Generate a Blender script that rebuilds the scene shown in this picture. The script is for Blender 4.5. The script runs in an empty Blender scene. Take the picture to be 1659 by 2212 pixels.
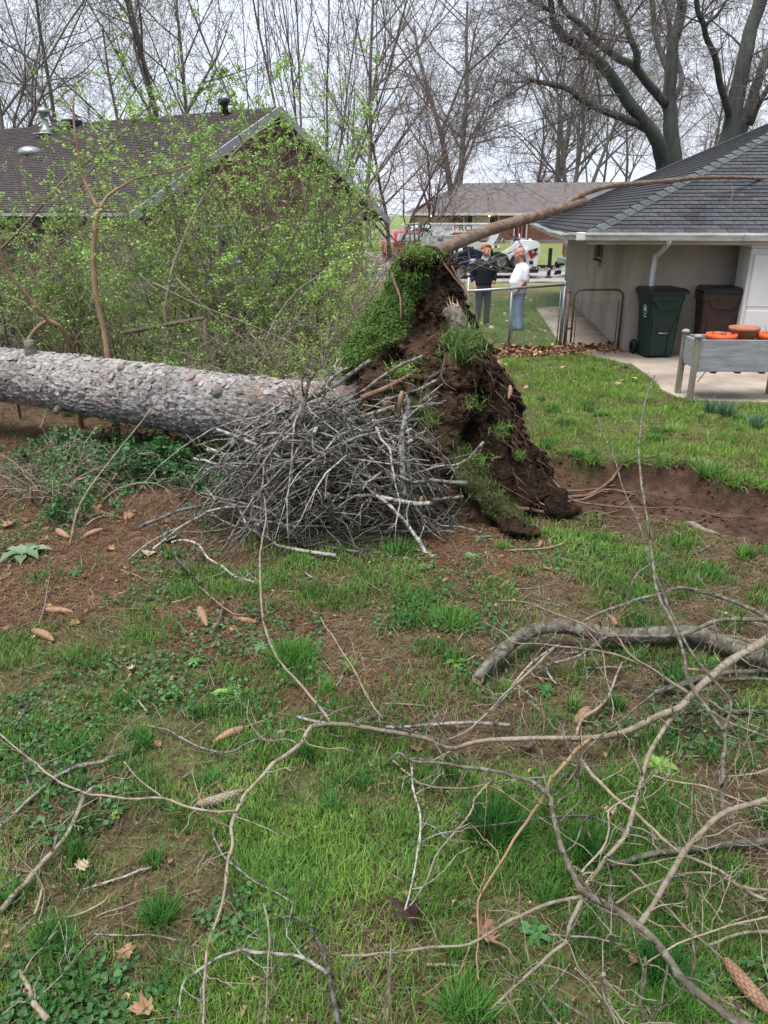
import bpy, math, random
import numpy as np
from mathutils import Vector, Matrix

R = math.radians
rng = np.random.default_rng(7)
random.seed(7)
S = bpy.context.scene
COL = S.collection

# ------------------------------------------------------------------ camera
PITCH, CAMH, FPX = 21.2, 2.4, 1660.0          # photo measured on a 1659 x 2212 grid
th = R(PITCH)
cd = bpy.data.cameras.new('camera'); cam = bpy.data.objects.new('camera', cd); COL.objects.link(cam)
cam.location = (0, 0, CAMH); cam.rotation_euler = (R(90 - PITCH), 0, 0)
cd.sensor_fit = 'HORIZONTAL'; cd.sensor_width = 36; cd.lens = 36 * FPX / 1659
cd.clip_start = 0.05; cd.clip_end = 2000
S.camera = cam

# ------------------------------------------------------------------ light
SUN_EL, SUN_AZ = 72, -50                       # high, behind the left shoulder, veiled by cloud
w = bpy.data.worlds.new('World'); S.world = w; w.use_nodes = True
nt = w.node_tree; nt.nodes.clear()
out = nt.nodes.new('ShaderNodeOutputWorld'); bg = nt.nodes.new('ShaderNodeBackground')
sky = nt.nodes.new('ShaderNodeTexSky'); sky.sky_type = 'NISHITA'; sky.sun_disc = False
sky.sun_elevation = R(SUN_EL); sky.sun_rotation = R(180 + SUN_AZ); sky.air_density = 1.0; sky.dust_density = 2.0
tc = nt.nodes.new('ShaderNodeTexCoord'); mp = nt.nodes.new('ShaderNodeMapping'); mp.inputs['Scale'].default_value = (1, 1, 2.6)
nz = nt.nodes.new('ShaderNodeTexNoise'); nz.inputs['Scale'].default_value = 1.7; nz.inputs['Detail'].default_value = 6
rp = nt.nodes.new('ShaderNodeValToRGB')
rp.color_ramp.elements[0].position = .34; rp.color_ramp.elements[0].color = (1.75, 1.95, 2.5, 1)
rp.color_ramp.elements[1].position = .62; rp.color_ramp.elements[1].color = (2.75, 2.88, 3.2, 1)
mx = nt.nodes.new('ShaderNodeMixRGB'); mx.inputs[0].default_value = .9
nt.links.new(tc.outputs['Generated'], mp.inputs[0]); nt.links.new(mp.outputs[0], nz.inputs['Vector'])
nt.links.new(nz.outputs['Fac'], rp.inputs[0]); nt.links.new(sky.outputs[0], mx.inputs[1]); nt.links.new(rp.outputs[0], mx.inputs[2])
nt.links.new(mx.outputs[0], bg.inputs['Color']); bg.inputs['Strength'].default_value = .1
nt.links.new(bg.outputs[0], out.inputs['Surface'])
sl = bpy.data.lights.new('sun', 'SUN'); sl.energy = 1.5; sl.angle = R(35); sl.color = (1, .96, .9)
so = bpy.data.objects.new('sun', sl); COL.objects.link(so)
sd = Vector((math.sin(R(SUN_AZ)) * math.cos(R(SUN_EL)), -math.cos(R(SUN_AZ)) * math.cos(R(SUN_EL)), math.sin(R(SUN_EL))))
so.rotation_euler = sd.to_track_quat('Z', 'Y').to_euler(); so.location = (0, 0, 40)
S.view_settings.view_transform = 'Standard'; S.view_settings.look = 'None'
S.view_settings.exposure = 2.0; S.view_settings.gamma = 1
S.render.engine = 'CYCLES'; S.cycles.max_bounces = 6; S.cycles.diffuse_bounces = 3; S.cycles.transparent_max_bounces = 8

# ------------------------------------------------------------------ pixel geometry (measuring aid)
F_ = np.array([0, math.cos(th), -math.sin(th)]); U_ = np.array([0, math.sin(th), math.cos(th)]); R_ = np.array([1., 0, 0])
CAM = np.array([0, 0, CAMH])
def ray(x, y): return F_ + R_ * (x - 829.5) / FPX + U_ * (1106 - y) / FPX
def atY(x, y, Y):
    d = ray(x, y); return CAM + d * (Y / d[1])
def gnd(x, y, z=0.):
    d = ray(x, y); return CAM + d * ((z - CAMH) / d[2])
def proj(P):
    d = np.asarray(P, float) - CAM; zc = d @ F_
    return np.stack([829.5 + FPX * (d @ R_) / zc, 1106 - FPX * (d @ U_) / zc], -1), zc

# ------------------------------------------------------------------ numpy noise
def _h(ix, iy, iz, s):
    v = np.sin(ix * 127.1 + iy * 311.7 + iz * 74.7 + s * 19.19) * 43758.5453
    return v - np.floor(v)
def vn(x, y, z=0., s=0):
    x, y, z = np.broadcast_arrays(np.asarray(x, float), np.asarray(y, float), np.asarray(z, float))
    ix, iy, iz = np.floor(x), np.floor(y), np.floor(z)
    fx, fy, fz = x - ix, y - iy, z - iz
    fx, fy, fz = fx * fx * (3 - 2 * fx), fy * fy * (3 - 2 * fy), fz * fz * (3 - 2 * fz)
    r = 0
    for a in (0, 1):
        for b in (0, 1):
            for c in (0, 1):
                r = r + _h(ix + a, iy + b, iz + c, s) * (fx if a else 1 - fx) * (fy if b else 1 - fy) * (fz if c else 1 - fz)
    return r
def fbm(x, y, z=0., s=0, o=4):
    r, a, t = 0, 1., 0
    for i in range(o):
        r = r + a * vn(np.asarray(x) * 2 ** i, np.asarray(y) * 2 ** i, np.asarray(z) * 2 ** i, s + i * 5); t += a; a *= .5
    return r / t
def sst(a, b, x):
    t = np.clip((x - a) / (b - a), 0, 1); return t * t * (3 - 2 * t)

# ------------------------------------------------------------------ mesh builder
class MB:
    def __init__(s): s.V = []; s.Q = []; s.T = []; s.C = []; s.n = 0; s.hascol = False
    def raw(s, V, Q=None, T=None, col=None):
        V = np.asarray(V, float).reshape(-1, 3)
        if Q is not None and len(Q): s.Q.append(np.asarray(Q, np.int64).reshape(-1, 4) + s.n)
        if T is not None and len(T): s.T.append(np.asarray(T, np.int64).reshape(-1, 3) + s.n)
        s.V.append(V)
        if col is not None:
            s.hascol = True; c = np.asarray(col, float)
            s.C.append(np.broadcast_to(c, (len(V), 3)) if c.ndim == 1 else c)
        else: s.C.append(np.full((len(V), 3), .5))
        s.n += len(V); return s
    def box(s, c, d, rz=0, M=None, col=None, bev=0):
        d = np.asarray(d, float) / 2
        if bev:
            b = min(bev, d.min() * .9)
            # chamfered: three crossing slabs hull -> 24 verts
            P = []
            for sx in (-1, 1):
                for sy in (-1, 1):
                    for sz in (-1, 1):
                        P += [(sx * d[0], sy * (d[1] - b), sz * (d[2] - b)), (sx * (d[0] - b), sy * d[1], sz * (d[2] - b)), (sx * (d[0] - b), sy * (d[1] - b), sz * d[2])]
            V = np.array(P); I = lambda sx, sy, sz, k: ((sx > 0) * 4 + (sy > 0) * 2 + (sz > 0)) * 3 + k
            Q = []; T = []
            for sg in (-1, 1):
                Q.append([I(sg, a, b2, 0) for a, b2 in ((-1, -1), (1, -1), (1, 1), (-1, 1))][::sg])
                Q.append([I(a, sg, b2, 1) for a, b2 in ((-1, -1), (-1, 1), (1, 1), (1, -1))][::sg])
                Q.append([I(a, b2, sg, 2) for a, b2 in ((-1, -1), (1, -1), (1, 1), (-1, 1))][::sg])
            for a in (-1, 1):
                for b2 in (-1, 1):
                    Q.append([I(a, b2, -1, 0), I(a, b2, 1, 0), I(a, b2, 1, 1), I(a, b2, -1, 1)])
                    Q.append([I(a, -1, b2, 0), I(a, 1, b2, 0), I(a, 1, b2, 2), I(a, -1, b2, 2)])
                    Q.append([I(-1, a, b2, 1), I(1, a, b2, 1), I(1, a, b2, 2), I(-1, a, b2, 2)])
                    for c2 in (-1, 1): T.append([I(a, b2, c2, 0), I(a, b2, c2, 1), I(a, b2, c2, 2)])
        else:
            V = np.array([(x, y, z) for x in (-d[0], d[0]) for y in (-d[1], d[1]) for z in (-d[2], d[2])])
            Q = [(0, 1, 3, 2), (4, 6, 7, 5), (0, 4, 5, 1), (2, 3, 7, 6), (0, 2, 6, 4), (1, 5, 7, 3)]; T = None
        if rz: V = V @ rotz(rz).T
        if M is not None: V = V @ np.asarray(M).T
        return s.raw(V + np.asarray(c, float), Q, T, col)
    def tube(s, P, r, k=6, cap=True, col=None, flat=1.):
        P = np.asarray(P, float); n = len(P); r = np.broadcast_to(np.asarray(r, float), (n,))
        t = np.gradient(P, axis=0); t /= np.linalg.norm(t, axis=1)[:, None] + 1e-9
        ch = P[-1] - P[0]; ch = ch / (np.linalg.norm(ch) + 1e-9)
        if n > 2 and abs(ch).max() < 1e-3: ch = t[0]
        ax = np.zeros(3); ax[np.argmin(np.abs(ch))] = 1
        a = np.cross(t, ax); a /= np.linalg.norm(a, axis=1)[:, None] + 1e-9
        b = np.cross(t, a)
        an = np.arange(k) * 2 * math.pi / k
        V = P[:, None] + r[:, None, None] * (a[:, None] * np.cos(an)[None, :, None] + flat * b[:, None] * np.sin(an)[None, :, None])
        i = np.arange(n - 1)[:, None] * k; j = np.arange(k)[None]; j2 = (j + 1) % k
        Q = np.stack([i + j, i + j2, i + k + j2, i + k + j], -1).reshape(-1, 4)
        T = None; V = V.reshape(-1, 3)
        if cap:
            V = np.vstack([V, P[0], P[-1]]); jj = np.arange(k); jn = (jj + 1) % k
            T = np.vstack([np.stack([jn, jj, np.full(k, n * k)], -1), np.stack([(n - 1) * k + jj, (n - 1) * k + jn, np.full(k, n * k + 1)], -1)])
        return s.raw(V, Q, T, col)
    def lathe(s, prof, c=(0, 0, 0), k=20, M=None, col=None):
        pr = np.asarray(prof, float); n = len(pr); an = np.arange(k) * 2 * math.pi / k
        V = np.stack([pr[:, 0, None] * np.cos(an), pr[:, 0, None] * np.sin(an), np.repeat(pr[:, 1, None], k, 1)], -1).reshape(-1, 3)
        if M is not None: V = V @ np.asarray(M).T
        i = np.arange(n - 1)[:, None] * k; j = np.arange(k)[None]; j2 = (j + 1) % k
        Q = np.stack([i + j, i + j2, i + k + j2, i + k + j], -1).reshape(-1, 4)
        return s.raw(V + np.asarray(c, float), Q, None, col)
    def prism(s, poly, h, M=None, c=(0, 0, 0), col=None):
        p = np.asarray(poly, float); n = len(p)   # polygon in local xy, extruded along z by h (fan caps)
        V = np.vstack([np.c_[p, np.zeros(n)], np.c_[p, np.full(n, h)], [[*p.mean(0), 0], [*p.mean(0), h]]])
        j = np.arange(n); jn = (j + 1) % n
        Q = np.stack([j, jn, n + jn, n + j], -1)
        T = np.vstack([np.stack([jn, j, np.full(n, 2 * n)], -1), np.stack([n + j, n + jn, np.full(n, 2 * n + 1)], -1)])
        if M is not None: V = V @ np.asarray(M).T
        return s.raw(V + np.asarray(c, float), Q, T, col)
    def ell(s, c, r, k=12, m=8, M=None, col=None):
        ph = np.linspace(0, math.pi, m + 1)
        pr = np.stack([np.sin(ph), -np.cos(ph)], -1); an = np.arange(k) * 2 * math.pi / k
        V = np.stack([pr[:, 0, None] * np.cos(an), pr[:, 0, None] * np.sin(an), np.repeat(pr[:, 1, None], k, 1)], -1).reshape(-1, 3) * np.asarray(r, float)
        if M is not None: V = V @ np.asarray(M).T
        i = np.arange(m)[:, None] * k; j = np.arange(k)[None]; j2 = (j + 1) % k
        Q = np.stack([i + j, i + j2, i + k + j2, i + k + j], -1).reshape(-1, 4)
        return s.raw(V + np.asarray(c, float), Q, None, col)
    def merge(s, o, M=None, t=(0, 0, 0), col=None):
        V = np.vstack(o.V)
        if M is not None: V = V @ np.asarray(M).T
        return s.raw(V + np.asarray(t, float), np.vstack(o.Q) if o.Q else None, np.vstack(o.T) if o.T else None, np.vstack(o.C) if col is None and o.hascol else col)
    def mesh(s, name, mat, smooth=True, off=None):
        me = bpy.data.meshes.new(name)
        if not s.V: return me
        V = np.vstack(s.V)
        if off is not None: V = V - np.asarray(off, float)
        Q = np.vstack(s.Q) if s.Q else np.zeros((0, 4), np.int64); T = np.vstack(s.T) if s.T else np.zeros((0, 3), np.int64)
        me.vertices.add(len(V)); me.vertices.foreach_set('co', V.ravel().astype(np.float32))
        L = np.concatenate([Q.ravel(), T.ravel()]).astype(np.int32)
        me.loops.add(len(L)); me.loops.foreach_set('vertex_index', L)
        ls = np.concatenate([np.arange(len(Q)) * 4, len(Q) * 4 + np.arange(len(T)) * 3]).astype(np.int32)
        me.polygons.add(len(ls)); me.polygons.foreach_set('loop_start', ls)
        me.update(calc_edges=True); me.validate()
        me.polygons.foreach_set('use_smooth', np.full(len(me.polygons), smooth))
        if s.hascol:
            at = me.attributes.new('Col', 'FLOAT_COLOR', 'POINT')
            C = np.vstack(s.C); at.data.foreach_set('color', np.c_[C, np.ones(len(C))].ravel().astype(np.float32))
        if mat: me.materials.append(mat)
        return me
    def build(s, name, mat, parent=None, smooth=True, world=True):
        off = None
        if parent is not None and world:
            off = np.zeros(3); p = parent
            while p is not None: off = off + np.array(p.location); p = p.parent
        ob = bpy.data.objects.new(name, s.mesh(name, mat, smooth, off)); COL.objects.link(ob)
        if parent is not None: ob.parent = parent
        return ob
def rotz(a): c, s_ = math.cos(a), math.sin(a); return np.array([[c, -s_, 0], [s_, c, 0], [0, 0, 1]])
def rotx(a): c, s_ = math.cos(a), math.sin(a); return np.array([[1, 0, 0], [0, c, -s_], [0, s_, c]])
def roty(a): c, s_ = math.cos(a), math.sin(a); return np.array([[c, 0, s_], [0, 1, 0], [-s_, 0, c]])
def basis(z, up=(0, 0, 1)):
    z = np.asarray(z, float); z = z / np.linalg.norm(z); x = np.cross(up, z)
    if np.linalg.norm(x) < 1e-6: x = np.array([1., 0, 0])
    x /= np.linalg.norm(x); return np.stack([x, np.cross(z, x), z], 1)

def tag(o, label=None, cat=None, group=None, kind=None):
    if label: o['label'] = label
    if cat: o['category'] = cat
    if group: o['group'] = group
    if kind: o['kind'] = kind
    return o
def thing(name, label, cat, loc=(0, 0, 0), rz=0, group=None):
    o = bpy.data.objects.new(name, None); COL.objects.link(o); o.location = [float(v) for v in loc]; o.rotation_euler = (0, 0, rz)
    o.empty_display_size = .1
    return tag(o, label, cat, group)
def single(mb, name, mat, label, cat, group=None, loc=None, smooth=True):
    V = np.vstack(mb.V)
    if loc is None: loc = np.array([*(V.min(0)[:2] + V.max(0)[:2]) / 2, V[:, 2].min()])
    ob = bpy.data.objects.new(name, mb.mesh(name, mat, smooth, loc)); COL.objects.link(ob); ob.location = [float(v) for v in loc]
    return tag(ob, label, cat, group)
def link_copy(o, loc=None, rz=None, parent=None):
    c = o.copy(); COL.objects.link(c)
    if parent is not None: c.parent = parent
    if loc is not None: c.location = [float(v) for v in loc]
    if rz is not None: c.rotation_euler = (0, 0, rz)
    for ch in o.children: link_copy(ch, parent=c)
    return c
def smooth_path(P, n=4):
    P = np.asarray(P, float)
    if len(P) < 3: return P
    o = []
    Pe = np.vstack([2 * P[0] - P[1], P, 2 * P[-1] - P[-2]])
    for i in range(1, len(Pe) - 2):
        p0, p1, p2, p3 = Pe[i - 1:i + 3]
        for t in np.arange(n) / n:
            o.append(.5 * (2 * p1 + (p2 - p0) * t + (2 * p0 - 5 * p1 + 4 * p2 - p3) * t * t + (3 * p1 - p0 - 3 * p2 + p3) * t ** 3))
    o.append(P[-1]); return np.array(o)

# ------------------------------------------------------------------ materials
def mat(name, c1, c2=None, sc=6., det=5, rough=.8, bump=0., bsc=None, st=(1, 1, 1), spec=.3, metal=0., attr=False, vary=0., trans=0., c3=None, sc3=1.2, lo=.35, hi=.65, coat=0., bdist=.02):
    m = bpy.data.materials.new(name); m.use_nodes = True; n = m.node_tree; N = n.nodes; L = n.links
    b = N['Principled BSDF']; b.inputs['Roughness'].default_value = rough; b.inputs['Metallic'].default_value = metal
    b.inputs['Specular IOR Level'].default_value = spec; b.inputs['Coat Weight'].default_value = coat
    t = N.new('ShaderNodeTexCoord'); mpn = N.new('ShaderNodeMapping'); mpn.inputs['Scale'].default_value = st; L.new(t.outputs['Object'], mpn.inputs[0])
    c2 = c2 or tuple(v * .72 for v in c1)
    nz = N.new('ShaderNodeTexNoise'); nz.inputs['Scale'].default_value = sc; nz.inputs['Detail'].default_value = det; nz.inputs['Roughness'].default_value = .62
    L.new(mpn.outputs[0], nz.inputs['Vector'])
    rp = N.new('ShaderNodeValToRGB'); e = rp.color_ramp.elements
    e[0].position = lo; e[1].position = hi; e[0].color = (*c1, 1); e[1].color = (*c2, 1)
    L.new(nz.outputs['Fac'], rp.inputs[0]); col = rp.outputs[0]
    if c3:
        n3 = N.new('ShaderNodeTexNoise'); n3.inputs['Scale'].default_value = sc3; n3.inputs['Detail'].default_value = 6
        L.new(t.outputs['Object'], n3.inputs['Vector']); r3 = N.new('ShaderNodeValToRGB'); r3.color_ramp.elements[0].position = .48; r3.color_ramp.elements[1].position = .62
        L.new(n3.outputs['Fac'], r3.inputs[0]); mm = N.new('ShaderNodeMixRGB'); L.new(r3.outputs[0], mm.inputs[0]); L.new(col, mm.inputs[1]); mm.inputs[2].default_value = (*c3, 1); col = mm.outputs[0]
    if attr:
        a = N.new('ShaderNodeAttribute'); a.attribute_name = 'Col'; mm = N.new('ShaderNodeMixRGB'); mm.blend_type = 'MULTIPLY'; mm.inputs[0].default_value = 1
        L.new(a.outputs['Color'], mm.inputs[1]); L.new(col, mm.inputs[2]); col = mm.outputs[0]
    if vary:
        oi = N.new('ShaderNodeObjectInfo'); mr = N.new('ShaderNodeMapRange'); mr.inputs[3].default_value = 1 - vary; mr.inputs[4].default_value = 1 + vary
        L.new(oi.outputs['Random'], mr.inputs[0]); mm = N.new('ShaderNodeMixRGB'); mm.blend_type = 'MULTIPLY'; mm.inputs[0].default_value = 1
        L.new(col, mm.inputs[1]); L.new(mr.outputs[0], mm.inputs[2]); col = mm.outputs[0]
    L.new(col, b.inputs['Base Color'])
    if bump:
        nb = N.new('ShaderNodeTexNoise'); nb.inputs['Scale'].default_value = bsc or sc * 3; nb.inputs['Detail'].default_value = 6
        L.new(mpn.outputs[0], nb.inputs['Vector']); bp = N.new('ShaderNodeBump'); bp.inputs['Strength'].default_value = bump; bp.inputs['Distance'].default_value = bdist
        L.new(nb.outputs['Fac'], bp.inputs['Height']); L.new(bp.outputs[0], b.inputs['Normal'])
    if trans:
        tr = N.new('ShaderNodeBsdfTranslucent'); L.new(col, tr.inputs['Color']); ms = N.new('ShaderNodeMixShader'); ms.inputs[0].default_value = trans
        L.new(b.outputs[0], ms.inputs[1]); L.new(tr.outputs[0], ms.inputs[2]); L.new(ms.outputs[0], N['Material Output'].inputs[0])
    return m
W1 = (1., 1., 1.)
M_ground = mat('ground_soil', (1.25, 1.2, 1.15), (.6, .6, .6), sc=9, det=8, rough=.95, bump=.9, bsc=45, attr=True, spec=.1, bdist=.03)
M_grass = mat('grass_blades', W1, (.8, .85, .7), sc=1.5, rough=.6, attr=True, trans=.25, spec=.25)
M_leaf = mat('green_leaf', W1, (.75, .8, .7), sc=2., rough=.5, attr=True, trans=.35, spec=.3)
M_dead = mat('dead_leaf', (.42, .27, .16), (.26, .14, .08), sc=14, rough=.8, vary=.35, trans=.15)
M_deadattr = mat('dead_leaf_litter', W1, (.7, .65, .6), sc=14, rough=.85, attr=True)
M_bark = mat('grey_bark', (.20, .17, .14), (.09, .075, .065), sc=6, st=(1, 1, .35), rough=.9, bump=.8, bsc=22)
M_bark2 = mat('brown_grey_bark', (.16, .145, .13), (.095, .085, .077), sc=4, st=(1, 1, .3), rough=.9, bump=.8, bsc=12)
M_bigbark = mat('furrowed_bark', (.12, .115, .11), (.05, .048, .045), sc=7, st=(1.5, 1.5, .16), rough=.95, bump=1., bsc=11, bdist=.06, c3=(.085, .105, .075), sc3=.5)
M_twig = mat('fine_twig', (.17, .145, .13), (.10, .085, .078), sc=3, rough=.9)
M_twigred = mat('reddish_twig', (.115, .062, .062), (.06, .037, .037), sc=3, rough=.9)
M_stick = mat('weathered_stick', (.215, .195, .17), (.048, .042, .035), sc=22, rough=.9, bump=.7, bsc=60, vary=.65, c3=(.23, .235, .21), sc3=26, lo=.42, hi=.58)
M_darktwig = mat('pile_shade_dead_stem', (.07, .06, .05), (.03, .026, .022), sc=14, rough=.95)  # dark tone stands for shade inside the brush pile; also colours dead pot stems
M_limb = mat('tan_limb_bark', (.25, .198, .142), (.11, .088, .064), sc=18, rough=.8, bump=.5, bsc=60, vary=.28, c3=(.22, .2, .155), sc3=24)
M_darklimb = mat('dark_limb_bark', (.125, .105, .075), (.045, .037, .027), sc=18, rough=.85, bump=.6, bsc=60, c3=(.15, .155, .125), sc3=24, vary=.15)
M_peeled = mat('orange_brown_stem', (.30, .19, .11), (.18, .115, .07), sc=9, st=(1, 1, .3), rough=.75, bump=.3)
M_fresh = mat('fresh_cut_wood', (.50, .36, .22), (.34, .22, .12), sc=20, rough=.7, bump=.3)
M_spruce = mat('spruce_bark', W1, (.62, .6, .6), sc=16, det=8, rough=.9, bump=1., bsc=30, bdist=.03, attr=True, spec=.2)
M_lodged = mat('lodged_stem_bark', (.21, .145, .105), (.10, .068, .05), sc=7, st=(1, 1, 1), rough=.9, bump=1., bsc=26, bdist=.03)
M_rootsoil = mat('root_plate_soil', W1, (.45, .42, .4), sc=9, det=9, rough=1., bump=1., bsc=38, attr=True, spec=.05, bdist=.06)
M_root = mat('bare_root', (.20, .125, .08), (.09, .055, .036), sc=12, rough=.85, bump=.4, vary=.2)
M_cone = mat('spruce_cone', (.40, .235, .145), (.27, .15, .09), sc=30, rough=.65, vary=.2, attr=True)
M_conegrey = mat('weathered_cone', (.36, .29, .22), (.22, .17, .12), sc=30, rough=.75, attr=True)
M_conc = mat('concrete', (.36, .305, .25), (.265, .225, .185), sc=1.6, det=8, rough=.9, bump=.25, bsc=60, c3=(.20, .165, .135), sc3=.9)
M_road = mat('asphalt_road', (.30, .285, .28), (.23, .22, .215), sc=3, det=8, rough=.9, bump=.3, bsc=90)
M_stucco = mat('beige_stucco', (.42, .37, .31), (.36, .315, .265), sc=2.4, st=(1.6, 1.6, .6), det=8, rough=.9, bump=.25, bsc=70, c3=(.27, .23, .19), sc3=.6)
M_shing = mat('charcoal_shingle', (.068, .070, .078), (.036, .037, .043), sc=18, det=6, rough=.95, bump=.5, bsc=120, vary=.3)
M_shingp = mat('shingle_roof_base', (.052, .054, .06), (.03, .031, .036), sc=14, rough=.95, bump=.5, bsc=90)
M_hip = mat('greenish_hip_shingle', (.095, .11, .105), (.055, .064, .063), sc=14, rough=.95, bump=.5, bsc=120, vary=.2)
M_brownsh = mat('brown_shingle', (.066, .052, .054), (.037, .029, .031), sc=5, st=(1, 1, 1), det=8, rough=.95, bump=.4, bsc=60)
M_farsh = mat('grey_brown_shingle', (.135, .12, .118), (.095, .082, .08), sc=2., det=8, rough=.95, bump=.3, bsc=30)
M_trim = mat('grey_white_trim', (.33, .35, .37), (.24, .25, .27), sc=2, det=8, rough=.6)
M_white = mat('white_paint', (.74, .75, .76), (.62, .63, .64), sc=4, rough=.45, spec=.4)
M_whitedirty = mat('white_gutter', (.66, .66, .64), (.42, .41, .38), sc=3, st=(1, 1, 4), det=8, rough=.5)
M_offwhite = mat('off_white_panel', (.60, .59, .57), (.53, .52, .5), sc=2, rough=.5)
M_glass = mat('dark_window_glass', (.035, .042, .05), (.02, .025, .03), rough=.08, spec=.6)
M_metal = mat('galvanised_steel', (.34, .37, .39), (.24, .26, .275), sc=12, rough=.45, metal=.7)
M_rust = mat('rusty_steel', (.16, .115, .085), (.095, .068, .052), sc=9, rough=.8, metal=.2)
M_black = mat('black_paint', (.018, .018, .02), (.012, .012, .013), sc=5, rough=.5)
M_rubber = mat('tyre_rubber', (.022, .021, .021), (.035, .033, .03), sc=8, rough=.85)
M_grey = mat('grey_part', (.22, .22, .22), (.15, .15, .15), sc=5, rough=.5)
M_navy = mat('navy_cover', (.016, .025, .075), (.011, .016, .05), sc=4, rough=.4)
M_red = mat('red_car_paint', (.50, .012, .022), (.44, .01, .018), sc=2, rough=.25, coat=.6)
M_redlens = mat('red_lens', (.42, .012, .015), (.36, .01, .012), rough=.2)
M_orange = mat('orange_plastic', (.62, .11, .03), (.52, .085, .022), sc=4, rough=.5)
M_terra = mat('terracotta', (.36, .14, .085), (.27, .10, .065), sc=6, rough=.8)
M_dgreen = mat('dark_green_plastic', (.009, .028, .021), (.007, .021, .016), sc=6, rough=.5, bump=.05)
M_dbrown = mat('dark_brown_plastic', (.043, .022, .018), (.033, .017, .014), sc=6, rough=.5)
M_blackpl = mat('black_lid_plastic', (.016, .019, .022), (.011, .013, .015), sc=6, rough=.45)
M_pickup = mat('dark_green_paint', (.016, .032, .034), (.011, .022, .024), rough=.3, coat=.5)
M_planter = mat('weathered_plank', (.30, .30, .31), (.19, .19, .195), sc=7, st=(.5, 3, 3), det=8, rough=.85, bump=.2)
M_post = mat('weathered_post', (.26, .24, .18), (.15, .13, .09), sc=9, st=(3, 3, .3), rough=.85, bump=.2)
M_brick = mat('brown_brick', (.22, .115, .075), (.135, .07, .05), sc=11, det=4, rough=.9, bump=.3, bsc=50, vary=.35, c3=(.27, .165, .12), sc3=2.2)
M_mortar = mat('mortar', (.26, .22, .19), (.20, .17, .15), sc=9, rough=.95)
M_skin = mat('skin', (.58, .33, .25), (.52, .28, .21), sc=8, rough=.55)
M_skinr = mat('ruddy_skin', (.52, .24, .185), (.42, .18, .14), sc=9, rough=.55)
M_hairred = mat('ginger_hair', (.36, .155, .065), (.25, .10, .04), sc=40, rough=.7, bump=.5)
M_hairgrey = mat('grey_hair', (.36, .33, .31), (.25, .22, .2), sc=40, rough=.8)
M_navycloth = mat('black_pullover', (.013, .018, .024), (.009, .012, .016), sc=10, rough=.9, bump=.3, bsc=16)
M_trous = mat('charcoal_trousers', (.045, .043, .048), (.03, .029, .033), sc=10, rough=.9, bump=.2, bsc=14)
M_tee = mat('white_tshirt', (.74, .74, .77), (.66, .66, .70), sc=6, rough=.9, bump=.4, bsc=9, bdist=.05)
M_jeans = mat('blue_jeans', (.20, .29, .40), (.125, .19, .29), sc=7, rough=.9, bump=.4, bsc=10, bdist=.04)
M_eye = mat('dark_eye', (.02, .016, .014), rough=.3)
M_ink = mat('dark_lettering', (.06, .06, .065), rough=.6)
M_inkred = mat('red_lettering', (.42, .10, .05), rough=.6)
M_blue = mat('blue_sticker', (.05, .09, .30), rough=.5)
M_lens = mat('lamp_bulb', (1, .85, .5)); _b = M_lens.node_tree.nodes['Principled BSDF']; _b.inputs['Emission Color'].default_value = (1, .78, .4, 1); _b.inputs['Emission Strength'].default_value = 3
# ================================================================== GROUND
def gp(poly): return np.array([gnd(*p)[:2] for p in poly])
def inpoly(x, y, P):
    r = np.zeros(np.shape(x), bool); j = len(P) - 1
    for i in range(len(P)):
        c = ((P[i, 1] > y) != (P[j, 1] > y)) & (x < (P[j, 0] - P[i, 0]) * (y - P[i, 1]) / (P[j, 1] - P[i, 1] + 1e-12) + P[i, 0]); r ^= c; j = i
    return r
def sdist(x, y, P):           # signed distance, negative inside
    d = np.full(np.shape(x), 1e9)
    for i in range(len(P)):
        a, b = P[i], P[(i + 1) % len(P)]; e = b - a
        t = np.clip(((x - a[0]) * e[0] + (y - a[1]) * e[1]) / (e @ e), 0, 1)
        d = np.minimum(d, np.hypot(x - a[0] - t * e[0], y - a[1] - t * e[1]))
    return np.where(inpoly(x, y, P), -d, d)
PIT = gp([(1120, 1085), (1150, 1010), (1185, 988), (1290, 1003), (1400, 1006), (1490, 1012), (1545, 1042), (1600, 1052), (1680, 1068), (1830, 1090), (1860, 1190), (1680, 1186), (1560, 1150), (1440, 1132), (1330, 1128), (1240, 1112)])
LIT = [gp([(-150, 960), (350, 985), (520, 1040), (580, 1130), (520, 1215), (330, 1262), (150, 1330), (-150, 1370)]),
       gp([(370, 1300), (560, 1285), (690, 1355), (600, 1420), (430, 1402)]),
       gp([(830, 1120), (1100, 1140), (1190, 1195), (1010, 1300), (900, 1240)]),
       gp([(-150, 820), (600, 915), (760, 1000), (720, 1120), (300, 1015), (-150, 990)]),
       gp([(540, 1490), (760, 1480), (700, 1560), (600, 1560)])]
PATIO = gp([(1244, 762), (1341, 786), (1366, 790), (1390, 809), (1418, 830), (1427, 845), (1464, 863), (1500, 870), (1900, 873)])
PATIO = np.vstack([PATIO, [[12.0, PATIO[-1, 1]], [12.0, 14.9]]])
WALK = gp([(1158, 668), (1240, 661), (1372, 790), (1244, 765), (1210, 745)])
def H0(x, y):
    h = .05 * (fbm(np.asarray(x) * .55, np.asarray(y) * .55, 0, 3, 3) - .5) + .03 * (fbm(np.asarray(x) * 3.2, np.asarray(y) * 3.2, 0, 8, 3) - .5)
    return h * (1 - sst(10.5, 13, np.asarray(y)))
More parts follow.
